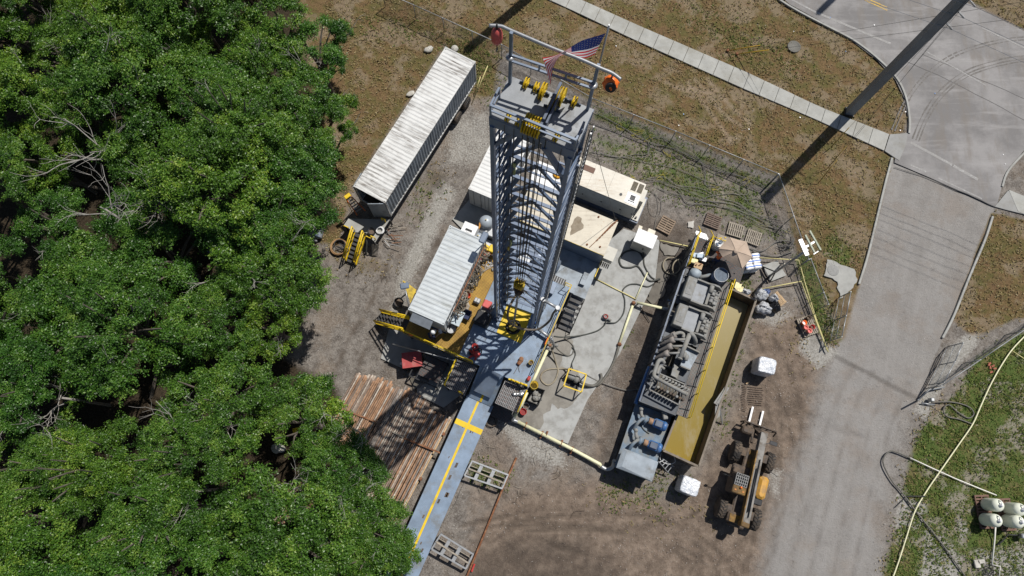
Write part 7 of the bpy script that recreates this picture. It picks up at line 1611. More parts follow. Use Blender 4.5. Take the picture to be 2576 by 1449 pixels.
b=MB(VM); b.cbox((-.05,-.1,.85),(1.05,wb+1.1,.5),.08); b.cbox((-.35,-wb/2-.35,1.15),(.9,.7,.55),.1); b.build('chassis',MT['brn'],t); b=MB(VM); b.cbox((-.05,wb/2-.2,1.12),(.6,1.2,.06),.02); b.build('deck_panel',MT['jcb'],t); b=MB(VM); b.cbox((-.35,-wb/2-.4,1.44),(.7,.5,.05),.02); b.build('deck_panel',MT['jcb'],t)
b=MB(VM); b.cbox((0,-wb/2-.72,.8),(1.0,.3,.55),.08); b.build('counterweight',MT['brn'],t)
for s,yy in ((-1,-wb/2),(-1,wb/2),(1,-wb/2),(1,wb/2)): b=MB(VM); b.cbox((s*.72,yy+.1,1.15),(.35,.55,.08),.02); b.build('fender',MT['brn'],t)
# boom
b0=vl(392,1325,2.0);b1=vl(612,330,1.75)
bx=.42
b=MB(VM); b.bar((b0.x,b0.y,1.95),(b1.x-.02,b1.y-.1,1.55),.42,.5); b.build('boom',mat('dusty_boom_grey',(.20,.19,.175),.6,.1,.12,3,(.13,.105,.08),.4,2),t)
b=MB(VM); b.bar((b0.x-.25,b0.y,1.98),lerp((b0.x-.25,b0.y,1.98),(b1.x-.24,b1.y,1.58),.78),.07,.46); b.build('boom_side_plate',MT['jcb'],t)
b=MB(VM); b.tube([(b0.x-.08,b0.y+.9,2.26),(b0.x*.4+b1.x*.6-.08,b0.y*.4+b1.y*.6,2.05)],.035,6); b.tube([(b0.x+.02,b0.y+.6,2.26),(b0.x*.3+b1.x*.7+.02,b0.y*.3+b1.y*.7,2.0)],.03,6); b.build('boom_hose',MT['blk'],t)
b=MB(VM); b.cbox((b0.x-.05,b0.y+.12,1.95),(.52,.3,.7),.05); b.build('boom_pivot',MT['jcb'],t)
b=MB(VM); b.bar((b1.x,b1.y-.3,1.6),(b1.x-.3,b1.y+.15,.7),.3,.35); b.cbox((b1.x-.75,b1.y-.15,.75),(.9,.5,.5),.1); b.tube([(b1.x-.5,b1.y-.9,1.2),(b1.x-.5,b1.y+.1,.8)],.09,8); b.build('boom_head',MT['brn'],t)
# cab
cr=[vl(312,760,2.35),vl(450,795,2.35),vl(405,1010,2.35),vl(262,955,2.35)]
cxm=sum(p.x for p in cr)/4; cym=sum(p.y for p in cr)/4; cw=.86; cl_=1.25
b=MB(VM); b.cbox((cxm,cym,1.5),(cw,cl_,1.4),.1); b.build('cab_body',MT['brn'],t)
b=MB(VM); b.cbox((cxm,cym-.37,2.27),(cw,.52,.14),.05); b.build('cab_roof',MT['jcb'],t)
b=MB(VM)
for k in range(7): x=cxm-cw/2+.05+k*(cw-.1)/6; b.bar((x,cym-.1,2.33),(x,cym+.62,2.33),.045,.06)
for k in range(5): y=cym-.1+k*.18; b.bar((cxm-cw/2+.03,y,2.335),(cxm+cw/2-.03,y,2.335),.045,.06)
b.build('roof_guard',mat('dull_guard_grey',(.20,.20,.195),.6),t)
b=MB(VM); b.cbox((cxm,cym+.26,2.24),(cw-.08,.74,.05),.01); b.build('roof_window',MT['glass'],t)
b=MB(VM); b.hexa([Vector(p) for p in ((cxm-cw/2+.05,cym+.64,1.2),(cxm+cw/2-.05,cym+.64,1.2),(cxm+cw/2-.05,cym+.66,1.2),(cxm-cw/2+.05,cym+.66,1.2),(cxm-cw/2+.05,cym+.5,2.2),(cxm+cw/2-.05,cym+.5,2.2),(cxm+cw/2-.05,cym+.62,2.2),(cxm-cw/2+.05,cym+.62,2.2))]); b.build('windscreen',MT['glass'],t)
b=MB(VM); b.cbox((cxm,cym+1.0,1.15),(.8,.5,.25),.06); b.cbox((cxm-.1,cym+.85,1.35),(.55,.35,.2),.05); b.build('front_console',MT['galv'] if False else MT['brn'],t)
b=MB(VM); b.lathe([(.07,0),(.07,.1),(.03,.14),(0,.14)],(cxm+.05,cym-.2,2.35),n=12); b.build('beacon',MT['orange'],t)
for s in (-.25,.25): b=MB(VM); b.cbox((cxm+s,cym-.42,2.36),(.13,.1,.04),.01); b.build('roof_lamp',mat('amber_lamp',(.5,.2,.05),.4) if 'amber_lamp' not in bpy.data.materials else bpy.data.materials['amber_lamp'],t)
# engine bay
e=[vl(570,770,1.5),vl(622,850,1.5),vl(595,1040,1.5),vl(512,1030,1.5)]
ex=sum(p.x for p in e)/4; ey=sum(p.y for p in e)/4
b=MB(VM); b.cbox((ex+.08,ey+.05,1.15),(.62,1.45,.75),.16); b.build('engine_cover',mat('engine_cover_orange',(.56,.30,.05),.5,0,.1,3,(.3,.2,.12),.4,2),t)  # the cover has its own brighter orange yellow paint
b=MB(VM); b.cbox((ex+.04,ey-.88,1.05),(.55,.4,.55),.04); b.build('radiator_box',MT['blk'],t)
b=MB(VM); b.tube([(tr-.1,wb/2-.55,1.4),(tr+.5,wb/2-.75,1.42)],.02,5); b.build('side_bar',MT['blk'],t)
# mirrors
b=MB(VM); m0=vl(610,460,1.7); m1=vl(700,455,1.7); b.tube([(m0.x,m0.y,1.7),(m1.x-.15,m1.y,1.7)],.025,5); b.cbox((m1.x,m1.y,1.68),(.5,.26,.06),.02); b.build('work_lamp',MT['blk'],t)
m2=vl(30,855,1.6); 
b=MB(VM); b.tube([(cxm-cw/2,cym+.3,1.75),(cxm-cw/2-.42,cym+.3,1.8)],.02,5); b.cbox((cxm-cw/2-.5,cym+.3,1.75),(.2,.06,.3),.02); b.build('mirror',MT['blk'],t)
# fork carriage
c0=vl(375,225,.7); c1=vl(705,330,.7); yc=(c0.y+c1.y)/2
b=MB(VM); 
for z in (.35,.95): b.bar((c0.x,yc,z),(c1.x,yc,z),.1,.1)
for k in range(6): x=c0.x+(c1.x-c0.x)*k/5; b.bar((x,yc,.3),(x,yc,1.15),.06,.08)
b.bar((c0.x,yc,1.15),(c1.x,yc,1.15),.08,.08); b.bar((c0.x,yc-.05,1.15),(c0.x-.05,yc-.3,.6),.07); b.bar((c1.x,yc-.05,1.15),(c1.x+.05,yc-.3,.6),.07)
b.build('fork_carriage',MT['rust'] if False else MT['brn'],t)
for (x,y) in ((485,70),(592,115)):
    p=vl(x,y,.12); b=MB(VM); b.bar((p.x,yc+.06,.1),(p.x,p.y,.09),.13,.05); b.bar((p.x,yc+.05,.1),(p.x,yc+.05,1.0),.12,.05,up=(0,1,0)); b.build('fork',MT['whitep'],t)
# tread prints in front of the loader
pm=mat('pressed_dirt',(.135,.10,.076),.95,0,.15,6)
for i in range(9):
    b=MB(); y=430+i*11.5; b.bar(qg(293+i*.6+r_.uniform(-5,5),y,.0),qg(378-i*.4+r_.uniform(-8,5),y+8,.0),.04,.02); b.build('track_print',pm,kind='structure')
for i in range(16):
    b=MB(); y=420+i*9; b.bar(qg(262+4*math.sin(i*.6),y,.01),qg(285+4*math.sin(i*.6),y+6,.01),.045,.02); b.build('track_print',pm,kind='structure')
b=MB(); b.bar(qg(283,415,.04),qg(303,405,.04),.07,.05); b.build('wood_offcut',MT['woodl'],label='small pale wood offcut on the dirt below the wrapped load',cat='offcut')
# ================================================================ FENCES, POLES, CABLES, EAST YARD
cl_=NT('chain_link_mesh'); tc=cl_.n('ShaderNodeTexCoord'); uvn=tc.outputs['UV']
sp=cl_.n('ShaderNodeSeparateXYZ'); cl_.l(uvn,sp.inputs[0])
def diag(sg):
    s=cl_.math('ADD',sp.outputs[0],cl_.math('MULTIPLY',sp.outputs[1],sg)); f=cl_.math('FRACT',cl_.math('MULTIPLY',s,9.0)); return cl_.math('LESS_THAN',cl_.math('ABSOLUTE',cl_.math('SUBTRACT',f,.5)),.075)
fac=cl_.math('MAXIMUM',diag(1.0),diag(-1.0)); tr_=cl_.n('ShaderNodeBsdfTransparent'); mx=cl_.n('ShaderNodeMixShader'); cl_.l(fac,mx.inputs[0]); cl_.l(tr_.outputs[0],mx.inputs[1]); cl_.l(cl_.b.outputs[0],mx.inputs[2]); cl_.l(mx.outputs[0],cl_.out.inputs[0])
cl_.b.inputs['Base Color'].default_value=(.30,.31,.31,1); cl_.b.inputs['Metallic'].default_value=.4; cl_.b.inputs['Roughness'].default_value=.5
def fence(name,tops,z,label,post=3.0,ends=True,cat='fence',gate=False,closed=False):
    """tops: world points of the top rail"""
    pts=[Vector(p) for p in tops]; c=sum(pts,Vector())/len(pts); t=thing(name,Vector((c.x,c.y,0)),label,cat)
    b=MB()
    for i in range(len(pts)-1): b.tube([pts[i],pts[i+1]],.034,6)
    if gate:
        for i in range(len(pts)-1):
            dz=Vector((0,0,z-.12)); b2=MB(); b2.tube([pts[i]-dz,pts[i+1]-dz],.026,6); b2.build('bottom_rail',MT['galv'],t); b2=MB(); b2.tube([pts[i]-dz*.5,pts[i+1]-dz*.5],.022,6); b2.build('middle_rail',MT['galv'],t)
    b.build('top_rail',MT['chain'] if not gate else MT['galv'],t)
    for i in range(len(pts)-1):
        n=max(1,round((pts[i+1]-pts[i]).length/post))
        for k in range(n+(1 if i==len(pts)-2 else 0)):
            p=lerp(pts[i],pts[i+1],k/n); b=MB(); b.tube([Vector((p.x,p.y,.05 if gate else 0)),p+Vector((0,0,.03))],.035,6); b.build('post',MT['chain'],t)
    V=[];Fc=[];UVs=[];d=0
    for i in range(len(pts)-1):
        A,B_=pts[i],pts[i+1]; L=(B_-A).length; k=len(V)
        V+=[(A.x,A.y,.06),(B_.x,B_.y,.06),tuple(B_-Vector((0,0,.02))),tuple(A-Vector((0,0,.02)))]; Fc.append((k,k+1,k+2,k+3)); UVs+=[(d,0),(d+L,0),(d+L,z),(d,z)]; d+=L
    o=link_mesh(V,Fc,'wire_mesh',cl_.m,t); ul=o.data.uv_layers.new(name='UVMap'); ul.data.foreach_set('uv',[x for u in UVs for x in u]); return t
Z=1.75
fence('chain_link_fence',[F(960,-22,Z),F(1040,12,Z),F(1262,112,Z),F(1490,247,Z),F(1700,330,Z),F(1958,437,Z)],Z,'long chain link fence with thin posts along the grass strip behind the mast')
fence('chain_link_fence',[F(1960,438,Z),F(2035,652,Z),qi(830,560,Z),qi(930,820,Z),qi(968,912,Z)],Z,'chain link fence running from the yard corner past the light tower to the gate')
fence('swing_gate',[qi(1140,815,1.8),qi(1105,1000,1.8),qi(1070,1165,1.8)],1.8,'open chain link gate leaf along the left edge of the driveway',2.0,cat='gate',gate=True)
fence('swing_gate',[qh(622,128,1.8),qh(575,235,1.8),qh(515,352,1.8)],1.8,'open chain link gate leaf standing at the right edge of the driveway',2.0,cat='gate',gate=True)
fence('chain_link_fence',[qh(500,372,Z),qh(720,225,Z),qh(966,58,Z),qh(1250,-130,Z)],Z,'chain link fence crossing the green grass at the right edge of the photo')
b=MB(); b.tube([qh(360,460,.05),qh(430,395,.25),qh(515,380,.1)],.05,6); b.tube([qh(365,455,.0),qh(370,452,1.2)],.06,6); b.build('bent_gate_post',MT['chain'],label='dark bent post piece on the ground at the foot of the right gate',cat='post')
b=MB(); b.tube(smooth_path([qh(440,465,.1),qh(560,465,.05),qh(650,490,.05),qh(682,530,.05),qh(650,555,.05),qh(590,520,.06),qh(540,480,.05),qh(510,505,.05),qh(530,545,.05),qh(600,562,.05),qh(675,590,.08)],6),.045,6); b.build('loose_hose',MT['hose'],label='grey hose with one loop on pale gravel near the right gate',cat='hose')
b=MB(); b.cbox(qh(440,452,.25),(.25,.25,.45),.04); b.tube([qh(385,470,.1),qh(460,480,.1)],.05,6); b.build('hydrant_valve',MT['galv'],label='small white water valve on pale gravel by the right gate post',cat='valve')
hose(qh,[(1000,60,.12),(966,95),(895,172),(830,270),(770,380),(720,490),(675,590),(600,700),(490,858),(420,960),(350,1080),(300,1230),(255,1370),(215,1480)],.12,.045,MT['ltpvc'],'water_main_hose','long pale yellow water line curving down across the green grass','hose',n=8)
hose(qh,[(895,172,.1),(1000,240)],.1,.03,MT['pvc'],'branch_pipe','thin yellow branch pipe leaving the long yellow water line at the right edge','pipe',sub=2)
hose(qh,[(320,780,.1),(575,897,.1),(810,992,.1)],.1,.045,MT['wpvc'],'white_pipe','straight white pipe from the bent grey hose to the pale tanks','pipe',sub=2)
hose(qh,[(320,780,.1),(215,742,.1),(168,800),(215,905),(265,965),(300,1010),(360,1090),(500,1265),(640,1460)],.08,.05,MT['hose'],'grey_hose','dark grey hose bending at the track edge then running down over the grass','hose',n=8)
b=MB(); b.bar(qh(300,997,.05),qh(410,997,.3),.06,.06); b.bar(qh(300,1000,.05),qh(235,1062,.03),.04,.04); b.build('pipe_stake',MT['blk'],label='thin dark bar lying across the yellow water line',cat='bar')
for k,(x,y,a) in enumerate(((770,245,.2),(790,260,.5),(775,268,1.2),(800,275,.1),(780,295,.4),(768,252,.9))):
    b=MB(); b.box(qh(x,y,.04+.05*(k%2)),(.22,.11,.08),Matrix.Rotation(a,3,'Z')); b.build('brick',mat('red_brick',(.33,.11,.07),.85,0,.2,8) if 'red_brick' not in bpy.data.materials else bpy.data.materials['red_brick'],label='loose red brick in the small pile on the grass beside the yellow water line',cat='brick',group='bricks in the small pile')
# four pale tanks on two pallets
tankm=mat('pale_fibreglass',(.76,.78,.66),.35,0,.05,2)
tanks=[(838,1050,'pale rounded tank joined to the white pipe, upper left of four'),(828,1138,'pale rounded tank above the lower white pipe, lower left of four'),(963,1075,'pale rounded tank at the photo edge, upper right of four'),(955,1145,'pale rounded tank at the photo edge, lower right of four')]
for x,y,lb in tanks:
    p=qh(x,y,1.6); t=thing('pressure_tank',Vector((p.x,p.y,.15)),lb,'tank'); r=.41
    b=MB(); b.lathe([(.3,.16),(r*.95,.2),(r,.3)]+[(r,1.2)]+[(r*math.cos(k*.3),1.2+.35*math.sin(k*.3)) for k in range(1,6)],Vector((p.x,p.y,0)),n=28); b.build('shell',tankm,t)
    b=MB(); b.lathe([(.12,0),(.12,.08),(.05,.1),(.05,.2),(0,.2)],Vector((p.x,p.y,1.53)),n=12); b.tube([Vector((p.x,p.y,1.65)),Vector((p.x,p.y+.25,1.65)),Vector((p.x,p.y+.3,1.4))],.035,6); b.build('valve_head',MT['whitep'],t)
pa=qh(838,1050,1.6);pb=qh(828,1138,1.6); pallet(Vector(((pa.x+pb.x)/2-.0,(pa.y+pb.y)/2,0)),rad(2),'reddish pallet under the left pair of pale tanks',mat('reddish_pallet',(.17,.10,.075),.85,0,.2,6),sx=.95,sy=2.1,boards=11)
pa=qh(963,1075,1.6);pb=qh(955,1145,1.6); pallet(Vector(((pa.x+pb.x)/2,(pa.y+pb.y)/2,0)),rad(2),'reddish pallet under the right pair of pale tanks',bpy.data.materials['reddish_pallet'],sx=.95,sy=2.0,boards=10)
t=thing('tank_outlet_pipe',qh(790,1280,0),'white pipe running down from the lower left pale tank to a wire coil','pipe'); b=MB(); b.tube([qh(805,1160,.5),qh(800,1240,.12),qh(785,1385,.1)],.05,8); b.tube([qh(785,1385,.1),qh(832,1395,.1),qh(825,1449,.1)],.03,6); b.build('pipe',MT['wpvc'],t); b=MB(); b.tube([qh(810,1275,.1),qh(840,1255,.1),qh(875,1215,.2),qh(966,1220,.4)],.045,6); b.build('dark_pipe',MT['blk'],t)
b=MB()
for k in range(7): b.torus(qh(765,1420,.05+.03*k)+Vector((r_.uniform(-.15,.15),r_.uniform(-.15,.15),0)),.22+r_.uniform(-.08,.08),.012,18,4,(r_.uniform(-.3,.3),r_.uniform(-.3,.3),1))
b.build('wire_coil',MT['blk'],label='tangled black wire coil at the bottom right edge below the tanks',cat='wire coil')
for k,(x,y,sx,sy) in enumerate(((700,1380,.35,.5),(722,1367,.5,.25))): b=MB(); b.cbox(qh(x,y,.08),(sx,sy,.15),.03,Matrix.Rotation(.1,3,'Z')); b.build('concrete_block',MT['stone'],label=['pale upright concrete block on gravel at the bottom right','pale flat concrete block touching the upright one at the bottom right'][k],cat='block')
b=MB(); b.cbox(qh(960,1222,.45),(.4,.3,.4),.05); b.build('grey_valve_box',MT['galv'],label='small grey valve box at the right photo edge below the tanks',cat='valve box')
# ---- utility pole and wires
PB=F(2136,283,0); PH=17.5
t=thing('utility_pole',PB,'massive square grey blue utility pole beside the pavement with insulator arms','utility pole')
polem=mat('pole_blue_grey',(.155,.18,.215),.45,.1,.1,.6,(.2,.2,.2),.2)
b=MB(); w0,w1=.29,.26
R45=Matrix.Rotation(rad(-14),3,'Z')
b.hexa([PB+R45@Vector((x*w0,y*w0,0)) for x,y in ((-1,-1),(1,-1),(1,1),(-1,1))]+[PB+R45@Vector((x*w1,y*w1,PH)) for x,y in ((-1,-1),(1,-1),(1,1),(-1,1))]); b.build('shaft',polem,t)
b=MB(); b.hexa([PB+R45@Vector((x*.38,y*.38,0)) for x,y in ((-1,-1),(1,-1),(1,1),(-1,1))]+[PB+R45@Vector((x*.34,y*.34,.12)) for x,y in ((-1,-1),(1,-1),(1,1),(-1,1))]); b.build('base_collar',MT['blk'],t)
WD_=Vector((-.905,.425,0)); WX=Vector((.425,.905,0))
att=[]
for k,z in enumerate((11.3,12.4,13.4)):
    e=PB+Vector((0,0,z))-WD_*.0+Vector((.62,-.62,-.15)); b=MB(); b.tube([PB+Vector((.2,-.2,z)),e],.035,6); 
    for m in range(5): b.lathe([(.03,-.02),(.085,0),(.03,.02)],lerp(PB+Vector((.25,-.25,z)),e,.15+m*.18),Vector((1,-1,-.2)),8)
    b.build('insulator',MT['galv'],t); att.append(e)
b=MB(); b.cyl(PB+Vector((.31,-.1,0)),PB+Vector((.29,-.08,9)),.03,6); b.build('conduit',MT['steel_d'],t)
lb=['lowest overhead conductor on the utility pole crossing the road','middle overhead conductor on the utility pole crossing the road','highest overhead conductor on the utility pole crossing the road']
def sag(a,c,s,n=16): return [lerp(a,c,i/n)-Vector((0,0,s*4*(i/n)*(1-i/n))) for i in range(n+1)]
for k,e in enumerate(att):
    b=MB(); b.tube(sag(e+WD_*60+Vector((0,0,.5)),e,1.2),.014,4); b.tube(sag(e,e-WD_*60+Vector((0,0,.5)),1.2),.014,4); b.build('overhead_wire',MT['galv'],label=lb[k],cat='wire')
for k,(x,y,z0,dz) in enumerate(()):
    a=PB+Vector((-.2,.1,z0)); c=qj(x,y,z0-.2); d=(c-a).normalized(); b=MB(); b.tube(sag(a,a+d*60,.8),.012,4); b.build('service_wire',MT['wire'],label=['upper thin service wire leaving the utility pole westward','lower thin service wire leaving the utility pole westward'][k],cat='wire')
for k,z in enumerate((14.6,15.3,16.0,16.6)):
    a=PB+Vector((0,0,z)); b=MB(); b.tube(sag(a+WD_*60-WX*(.4*k),a-WX*.5-WX*.25*k,1.0)+sag(a-WX*.5-WX*.25*k,a-WD_*60-WX*(.4*k),1.0)[1:],.013,4); b.build('overhead_wire',MT['wire'],label='high thin overhead wire passing the utility pole above the photo frame',cat='wire',group='high wires above the frame')
for k,(gx,gy) in enumerate(((1470,985),(1540,790),(1520,905))):
    g=qj(gx,gy,0); a=PB+Vector((.1,-.2,13.5+k*.6)); t=thing('guy_wire',g,['guy wire from the utility pole down to the lowest grass anchor','guy wire from the utility pole down to the anchor nearest the pavement','guy wire from the utility pole down to the middle grass anchor'][k],'guy wire')
    b=MB(); b.tube([g,a],.012,4); b.build('wire',MT['wire'],t); b=MB(); b.tube([g,lerp(g,a,.16)],.03,6); b.build('guard',mat('brown_yellow_guard',(.33,.22,.05),.6) if 'brown_yellow_guard' not in bpy.data.materials else bpy.data.materials['brown_yellow_guard'],t)
for k,((gx,gy),(tx,ty)) in enumerate((((985,272),(1160,243)),((1035,290),(1208,268)))):
    g=qj(gx,gy,0); a=qj(tx,ty,2.1); t=thing('guy_wire',g,['yellow sleeved guy wire in the grass above the pavement, upper of two','yellow sleeved guy wire in the grass above the pavement, lower of two'][k],'guy wire')
    b=MB(); b.tube([g,a],.035,6); b.build('guard',mat('yellow_guard',(.5,.31,.03),.5) if 'yellow_guard' not in bpy.data.materials else bpy.data.materials['yellow_guard'],t); b=MB(); b.tube([a,g+(a-g)*9],.012,4); b.build('wire',MT['wire'],t); b=MB(); b.cbox(g+Vector((0,0,.06)),(.2,.2,.15),.03); b.build('anchor',MT['rust'],t)
# second pole outside the frame whose shadow and wires cross the road and grass
P2=F(1175,125,0)+Vector((.707,.707,0))*19*.577; t=thing('utility_pole',P2,'second grey utility pole standing beyond the grass, above the photo frame','utility pole'); b=MB(); b.hexa([P2+R45@Vector((x*w0,y*w0,0)) for x,y in ((-1,-1),(1,-1),(1,1),(-1,1))]+[P2+R45@Vector((x*w1,y*w1,19)) for x,y in ((-1,-1),(1,-1),(1,1),(-1,1))]); b.build('shaft',polem,t)
P3=F(2058,33,0)+Vector((.707,.707,0))*17*.577; t=thing('utility_pole',P3,'third grey utility pole across the road, above the photo frame','utility pole'); b=MB(); b.hexa([P3+R45@Vector((x*.22,y*.22,0)) for x,y in ((-1,-1),(1,-1),(1,1),(-1,1))]+[P3+R45@Vector((x*.18,y*.18,17)) for x,y in ((-1,-1),(1,-1),(1,1),(-1,1))]); b.build('shaft',polem,t)
# ---- cables from the generator over the grass
G1='grey cables over the grass'; LBC='grey power cable snaking over the grass between the generator and the yard corner'
rc=random.Random(21)
paths=[[(560,955),(640,950),(720,990),(830,1010),(930,1060),(1040,1090),(1120,1150),(1200,1170),(1290,1190)],
 [(545,965),(620,975),(720,1010),(760,1080),(860,1090),(960,1110),(1060,1140),(1150,1195),(1260,1225)],
 [(215,815),(300,825),(400,840),(480,830),(545,825),(560,780),(560,745),(620,735),(720,790),(830,850),(860,930),(870,985),(930,1000)],
 [(215,830),(330,850),(430,850),(415,900),(430,940),(500,975),(560,1010)],
 [(560,740),(650,760),(760,820),(880,870),(960,910),(1080,960),(1150,1015),(1185,1000)],
 [(740,1080),(780,1100),(880,1060),(960,1040),(1040,1040),(1090,1070),(1150,1070),(1178,1090),(1150,1110),(1100,1090),(1060,1050),(1000,1010)],
 [(930,1000),(910,940),(950,930),(1030,960),(1090,1000),(1080,1050),(1000,1040)],
 [(560,1020),(600,1060),(610,1120),(600,1160),(570,1140),(565,1060)],[(555,1010),(620,1070),(630,1140),(600,1180),(585,1240)],
 [(230,800),(340,830),(450,845),(560,870),(700,900),(860,960),(1000,1010)],
 [(600,1000),(700,1040),(860,1075),(1000,1090),(1100,1130),(1220,1190),(1300,1240)],[(650,985),(760,1020),(900,1085),(1010,1120),(1140,1170),(1250,1250)],
 [(1000,1150),(1100,1180),(1200,1225),(1270,1260),(1320,1280)]]
for k,pth in enumerate(paths):
    for m in range(2 if k in (0,1,2,10) else 1):
        P=[qj(x+rc.uniform(-9,9),y+rc.uniform(-7,7)+m*7,.03+.01*m) for x,y in pth]; b=MB(); b.tube(smooth_path(P,6),rc.uniform(.014,.022),5); b.build('power_cable',MT['cable'],label=LBC,cat='cable',group=G1)
for k,(x,y,L,lb) in enumerate(((500,705,70,'yellow cord bunch by the fence, nearest the mast'),(560,740,40,'short yellow cord kink below the nearest fence bunch'),(670,820,60,'yellow cord tangle in the weeds along the back fence'),(635,940,60,'yellow cord tangle on the grey cables beside the generator'),(455,940,50,'yellow cord wrapped round the cables at the generator back edge'),(920,995,40,'yellow cord on the green grass right of the generator'),(1100,965,50,'yellow cord among weeds near the yard corner'),(410,680,60,'yellow cord bunch at the fence just right of the mast crown'))):
    pts=[(x+rc.uniform(-L,L)*.7,y+rc.uniform(-L,L)*.45+i*2) for i in range(8)]; b=MB(); b.tube(smooth_path([qj(a,c,.05) for a,c in pts],5),.014,4); b.build('yellow_lead',MT['cabley'],label=lb,cat='cord')
hose(qj,[(270,600,.05),(380,660),(560,760),(700,800),(900,900),(1100,960),(1180,1000)],.05,.03,MT['cable'],'fence_cable','single grey cable lying along the inside foot of the back fence','cable',n=5)
hose(qi,[(690,440,.08),(640,420,.1),(560,430,.08),(450,500),(360,480),(300,470)],.06,.04,MT['cable'],'thick_cable','thicker grey cable from the fence to the parasol corner, upper one','cable')
hose(qi,[(690,500,.08),(640,520,.1),(560,540,.08),(440,520),(380,500)],.06,.04,MT['cable'],'thick_cable','thicker grey cable from the fence to the parasol corner, lower one','cable')
for i in range(10):
    P=[qi(690+rc.uniform(-10,15),400+rc.uniform(-30,110),.1+.03*i) ,qi(665+rc.uniform(-20,20),460,.12+.03*i),qi(600+rc.uniform(-60,30),470+rc.uniform(-50,40),.05)]; b=MB(); b.tube(smooth_path(P,4),.024,5); b.build('power_cable',MT['cable'],label='grey cable end bunched against the fence left of the light tower',cat='cable',group='cable ends at the fence')
# litter
for i in range(15):
    x,y=[(r_.uniform(300,1900),r_.uniform(20,300)),(r_.uniform(600,1800),r_.uniform(500,1100)),(r_.uniform(1900,2500),r_.uniform(500,900))][i%3]
    b=MB(); b.box(qj(x,y,.03),(r_.uniform(.05,.11),r_.uniform(.04,.08),.03),Matrix.Rotation(r_.uniform(0,3),3,'Z')); b.build('litter',MT['whitep'] if i%4 else MT['bluep'],label='small scrap of pale litter lying in the dry grass or on the driveway',cat='litter',group='litter scraps')
# ================================================================ TREES AND GRASS
lf=NT('oak_leaf'); at=lf.n('ShaderNodeAttribute',attribute_name='leaf'); oi=lf.n('ShaderNodeObjectInfo')
s_=lf.n('ShaderNodeSeparateColor'); lf.l(at.outputs['Color'],s_.inputs[0])
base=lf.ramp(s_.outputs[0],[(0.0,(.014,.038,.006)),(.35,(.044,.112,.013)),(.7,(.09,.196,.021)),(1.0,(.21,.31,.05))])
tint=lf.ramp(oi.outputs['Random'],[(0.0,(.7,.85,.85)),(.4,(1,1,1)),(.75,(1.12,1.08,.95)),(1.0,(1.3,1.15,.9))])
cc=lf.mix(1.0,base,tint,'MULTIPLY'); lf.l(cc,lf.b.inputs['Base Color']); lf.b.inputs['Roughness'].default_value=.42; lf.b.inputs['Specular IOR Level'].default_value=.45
tl=lf.n('ShaderNodeBsdfTranslucent'); lf.l(lf.mix(1.0,cc,(1.3,1.5,.6),'MULTIPLY'),tl.inputs[0]); mx=lf.n('ShaderNodeMixShader'); mx.inputs[0].default_value=.22; lf.l(lf.b.outputs[0],mx.inputs[1]); lf.l(tl.outputs[0],mx.inputs[2]); lf.l(mx.outputs[0],lf.out.inputs[0])
bark=mat('oak_bark',(.13,.11,.09),.9,0,.25,6); twigm=mat('bare_grey_branch',(.34,.32,.29),.9,0,.15,6)
def make_crown(seed,R,H,nclump,leafs,spread=1.0):
    rr=np.random.RandomState(seed); cl=[]
    tries=0
    while len(cl)<nclump and tries<4000:
        tries+=1
        a=rr.uniform(0,2*np.pi); q=np.sqrt(rr.uniform(0,1)); x,y=R*q*np.cos(a),R*q*np.sin(a)
        lob=1+.22*np.sin(3*a+seed)+.14*np.sin(5*a+seed*2.3)
        x*=lob;y*=lob; z=H*(1-(q**2)*.75)+rr.uniform(-.5,.25)*H*.35
        r=rr.uniform(.5,1.0)*R*.27
        if all((x-c[0])**2+(y-c[1])**2+(z-c[2])**2>(.95*r)**2 for c in cl): cl.append((x,y,z,r))
    V=[];C=[]
    for (x,y,z,r) in cl: # ragged sprays of leaves along twigs that radiate from each limb end
        nt=int(26*(r/(R*.2))**1.5)
        tone=rr.uniform(.25,.7)
        for q in range(nt):
            d=rr.normal(size=3); d/=np.linalg.norm(d); d[2]=abs(d[2])*.8-.15
            L=r*rr.uniform(.5,1.5); bend=rr.normal(size=3)*.35; n=int(leafs*L*rr.uniform(.5,1.2))
            if n<3: continue
            s=rr.uniform(.15,1,n)**.8; p=np.array([x,y,z])+(d[None,:]*s[:,None]+bend[None,:]*(s[:,None]**2)*.5)*L; p+=rr.normal(size=(n,3))*(.05+.11*(1-s[:,None])+.04)
            sz=rr.uniform(.03,.068,size=n)[:,None]
            nrm=d[None,:]*.4+rr.normal(size=(n,3))*.6+np.array([0,0,.65]); nrm/=np.linalg.norm(nrm,axis=1)[:,None]
            t=np.cross(nrm,rr.normal(size=(n,3))); t/=np.linalg.norm(t,axis=1)[:,None]; b_=np.cross(nrm,t)
            V.append(np.stack([p-t*sz*1.25,p-b_*sz*.62+nrm*sz*.2,p+t*sz*1.25,p+b_*sz*.62+nrm*sz*.2],1).reshape(-1,3))
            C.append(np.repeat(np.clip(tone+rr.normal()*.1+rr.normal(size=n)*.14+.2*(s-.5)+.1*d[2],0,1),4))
    V=np.concatenate(V);C=np.concatenate(C); n=len(V)//4
    me=bpy.data.meshes.new('crown'); me.vertices.add(len(V)); me.vertices.foreach_set('co',V.ravel()); me.loops.add(len(V)); me.loops.foreach_set('vertex_index',np.arange(len(V))); me.polygons.add(n); me.polygons.foreach_set('loop_start',np.arange(0,len(V),4)); me.update(calc_edges=True)
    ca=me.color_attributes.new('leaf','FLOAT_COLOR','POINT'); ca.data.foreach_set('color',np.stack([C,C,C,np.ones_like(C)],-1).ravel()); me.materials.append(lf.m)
    return me,cl
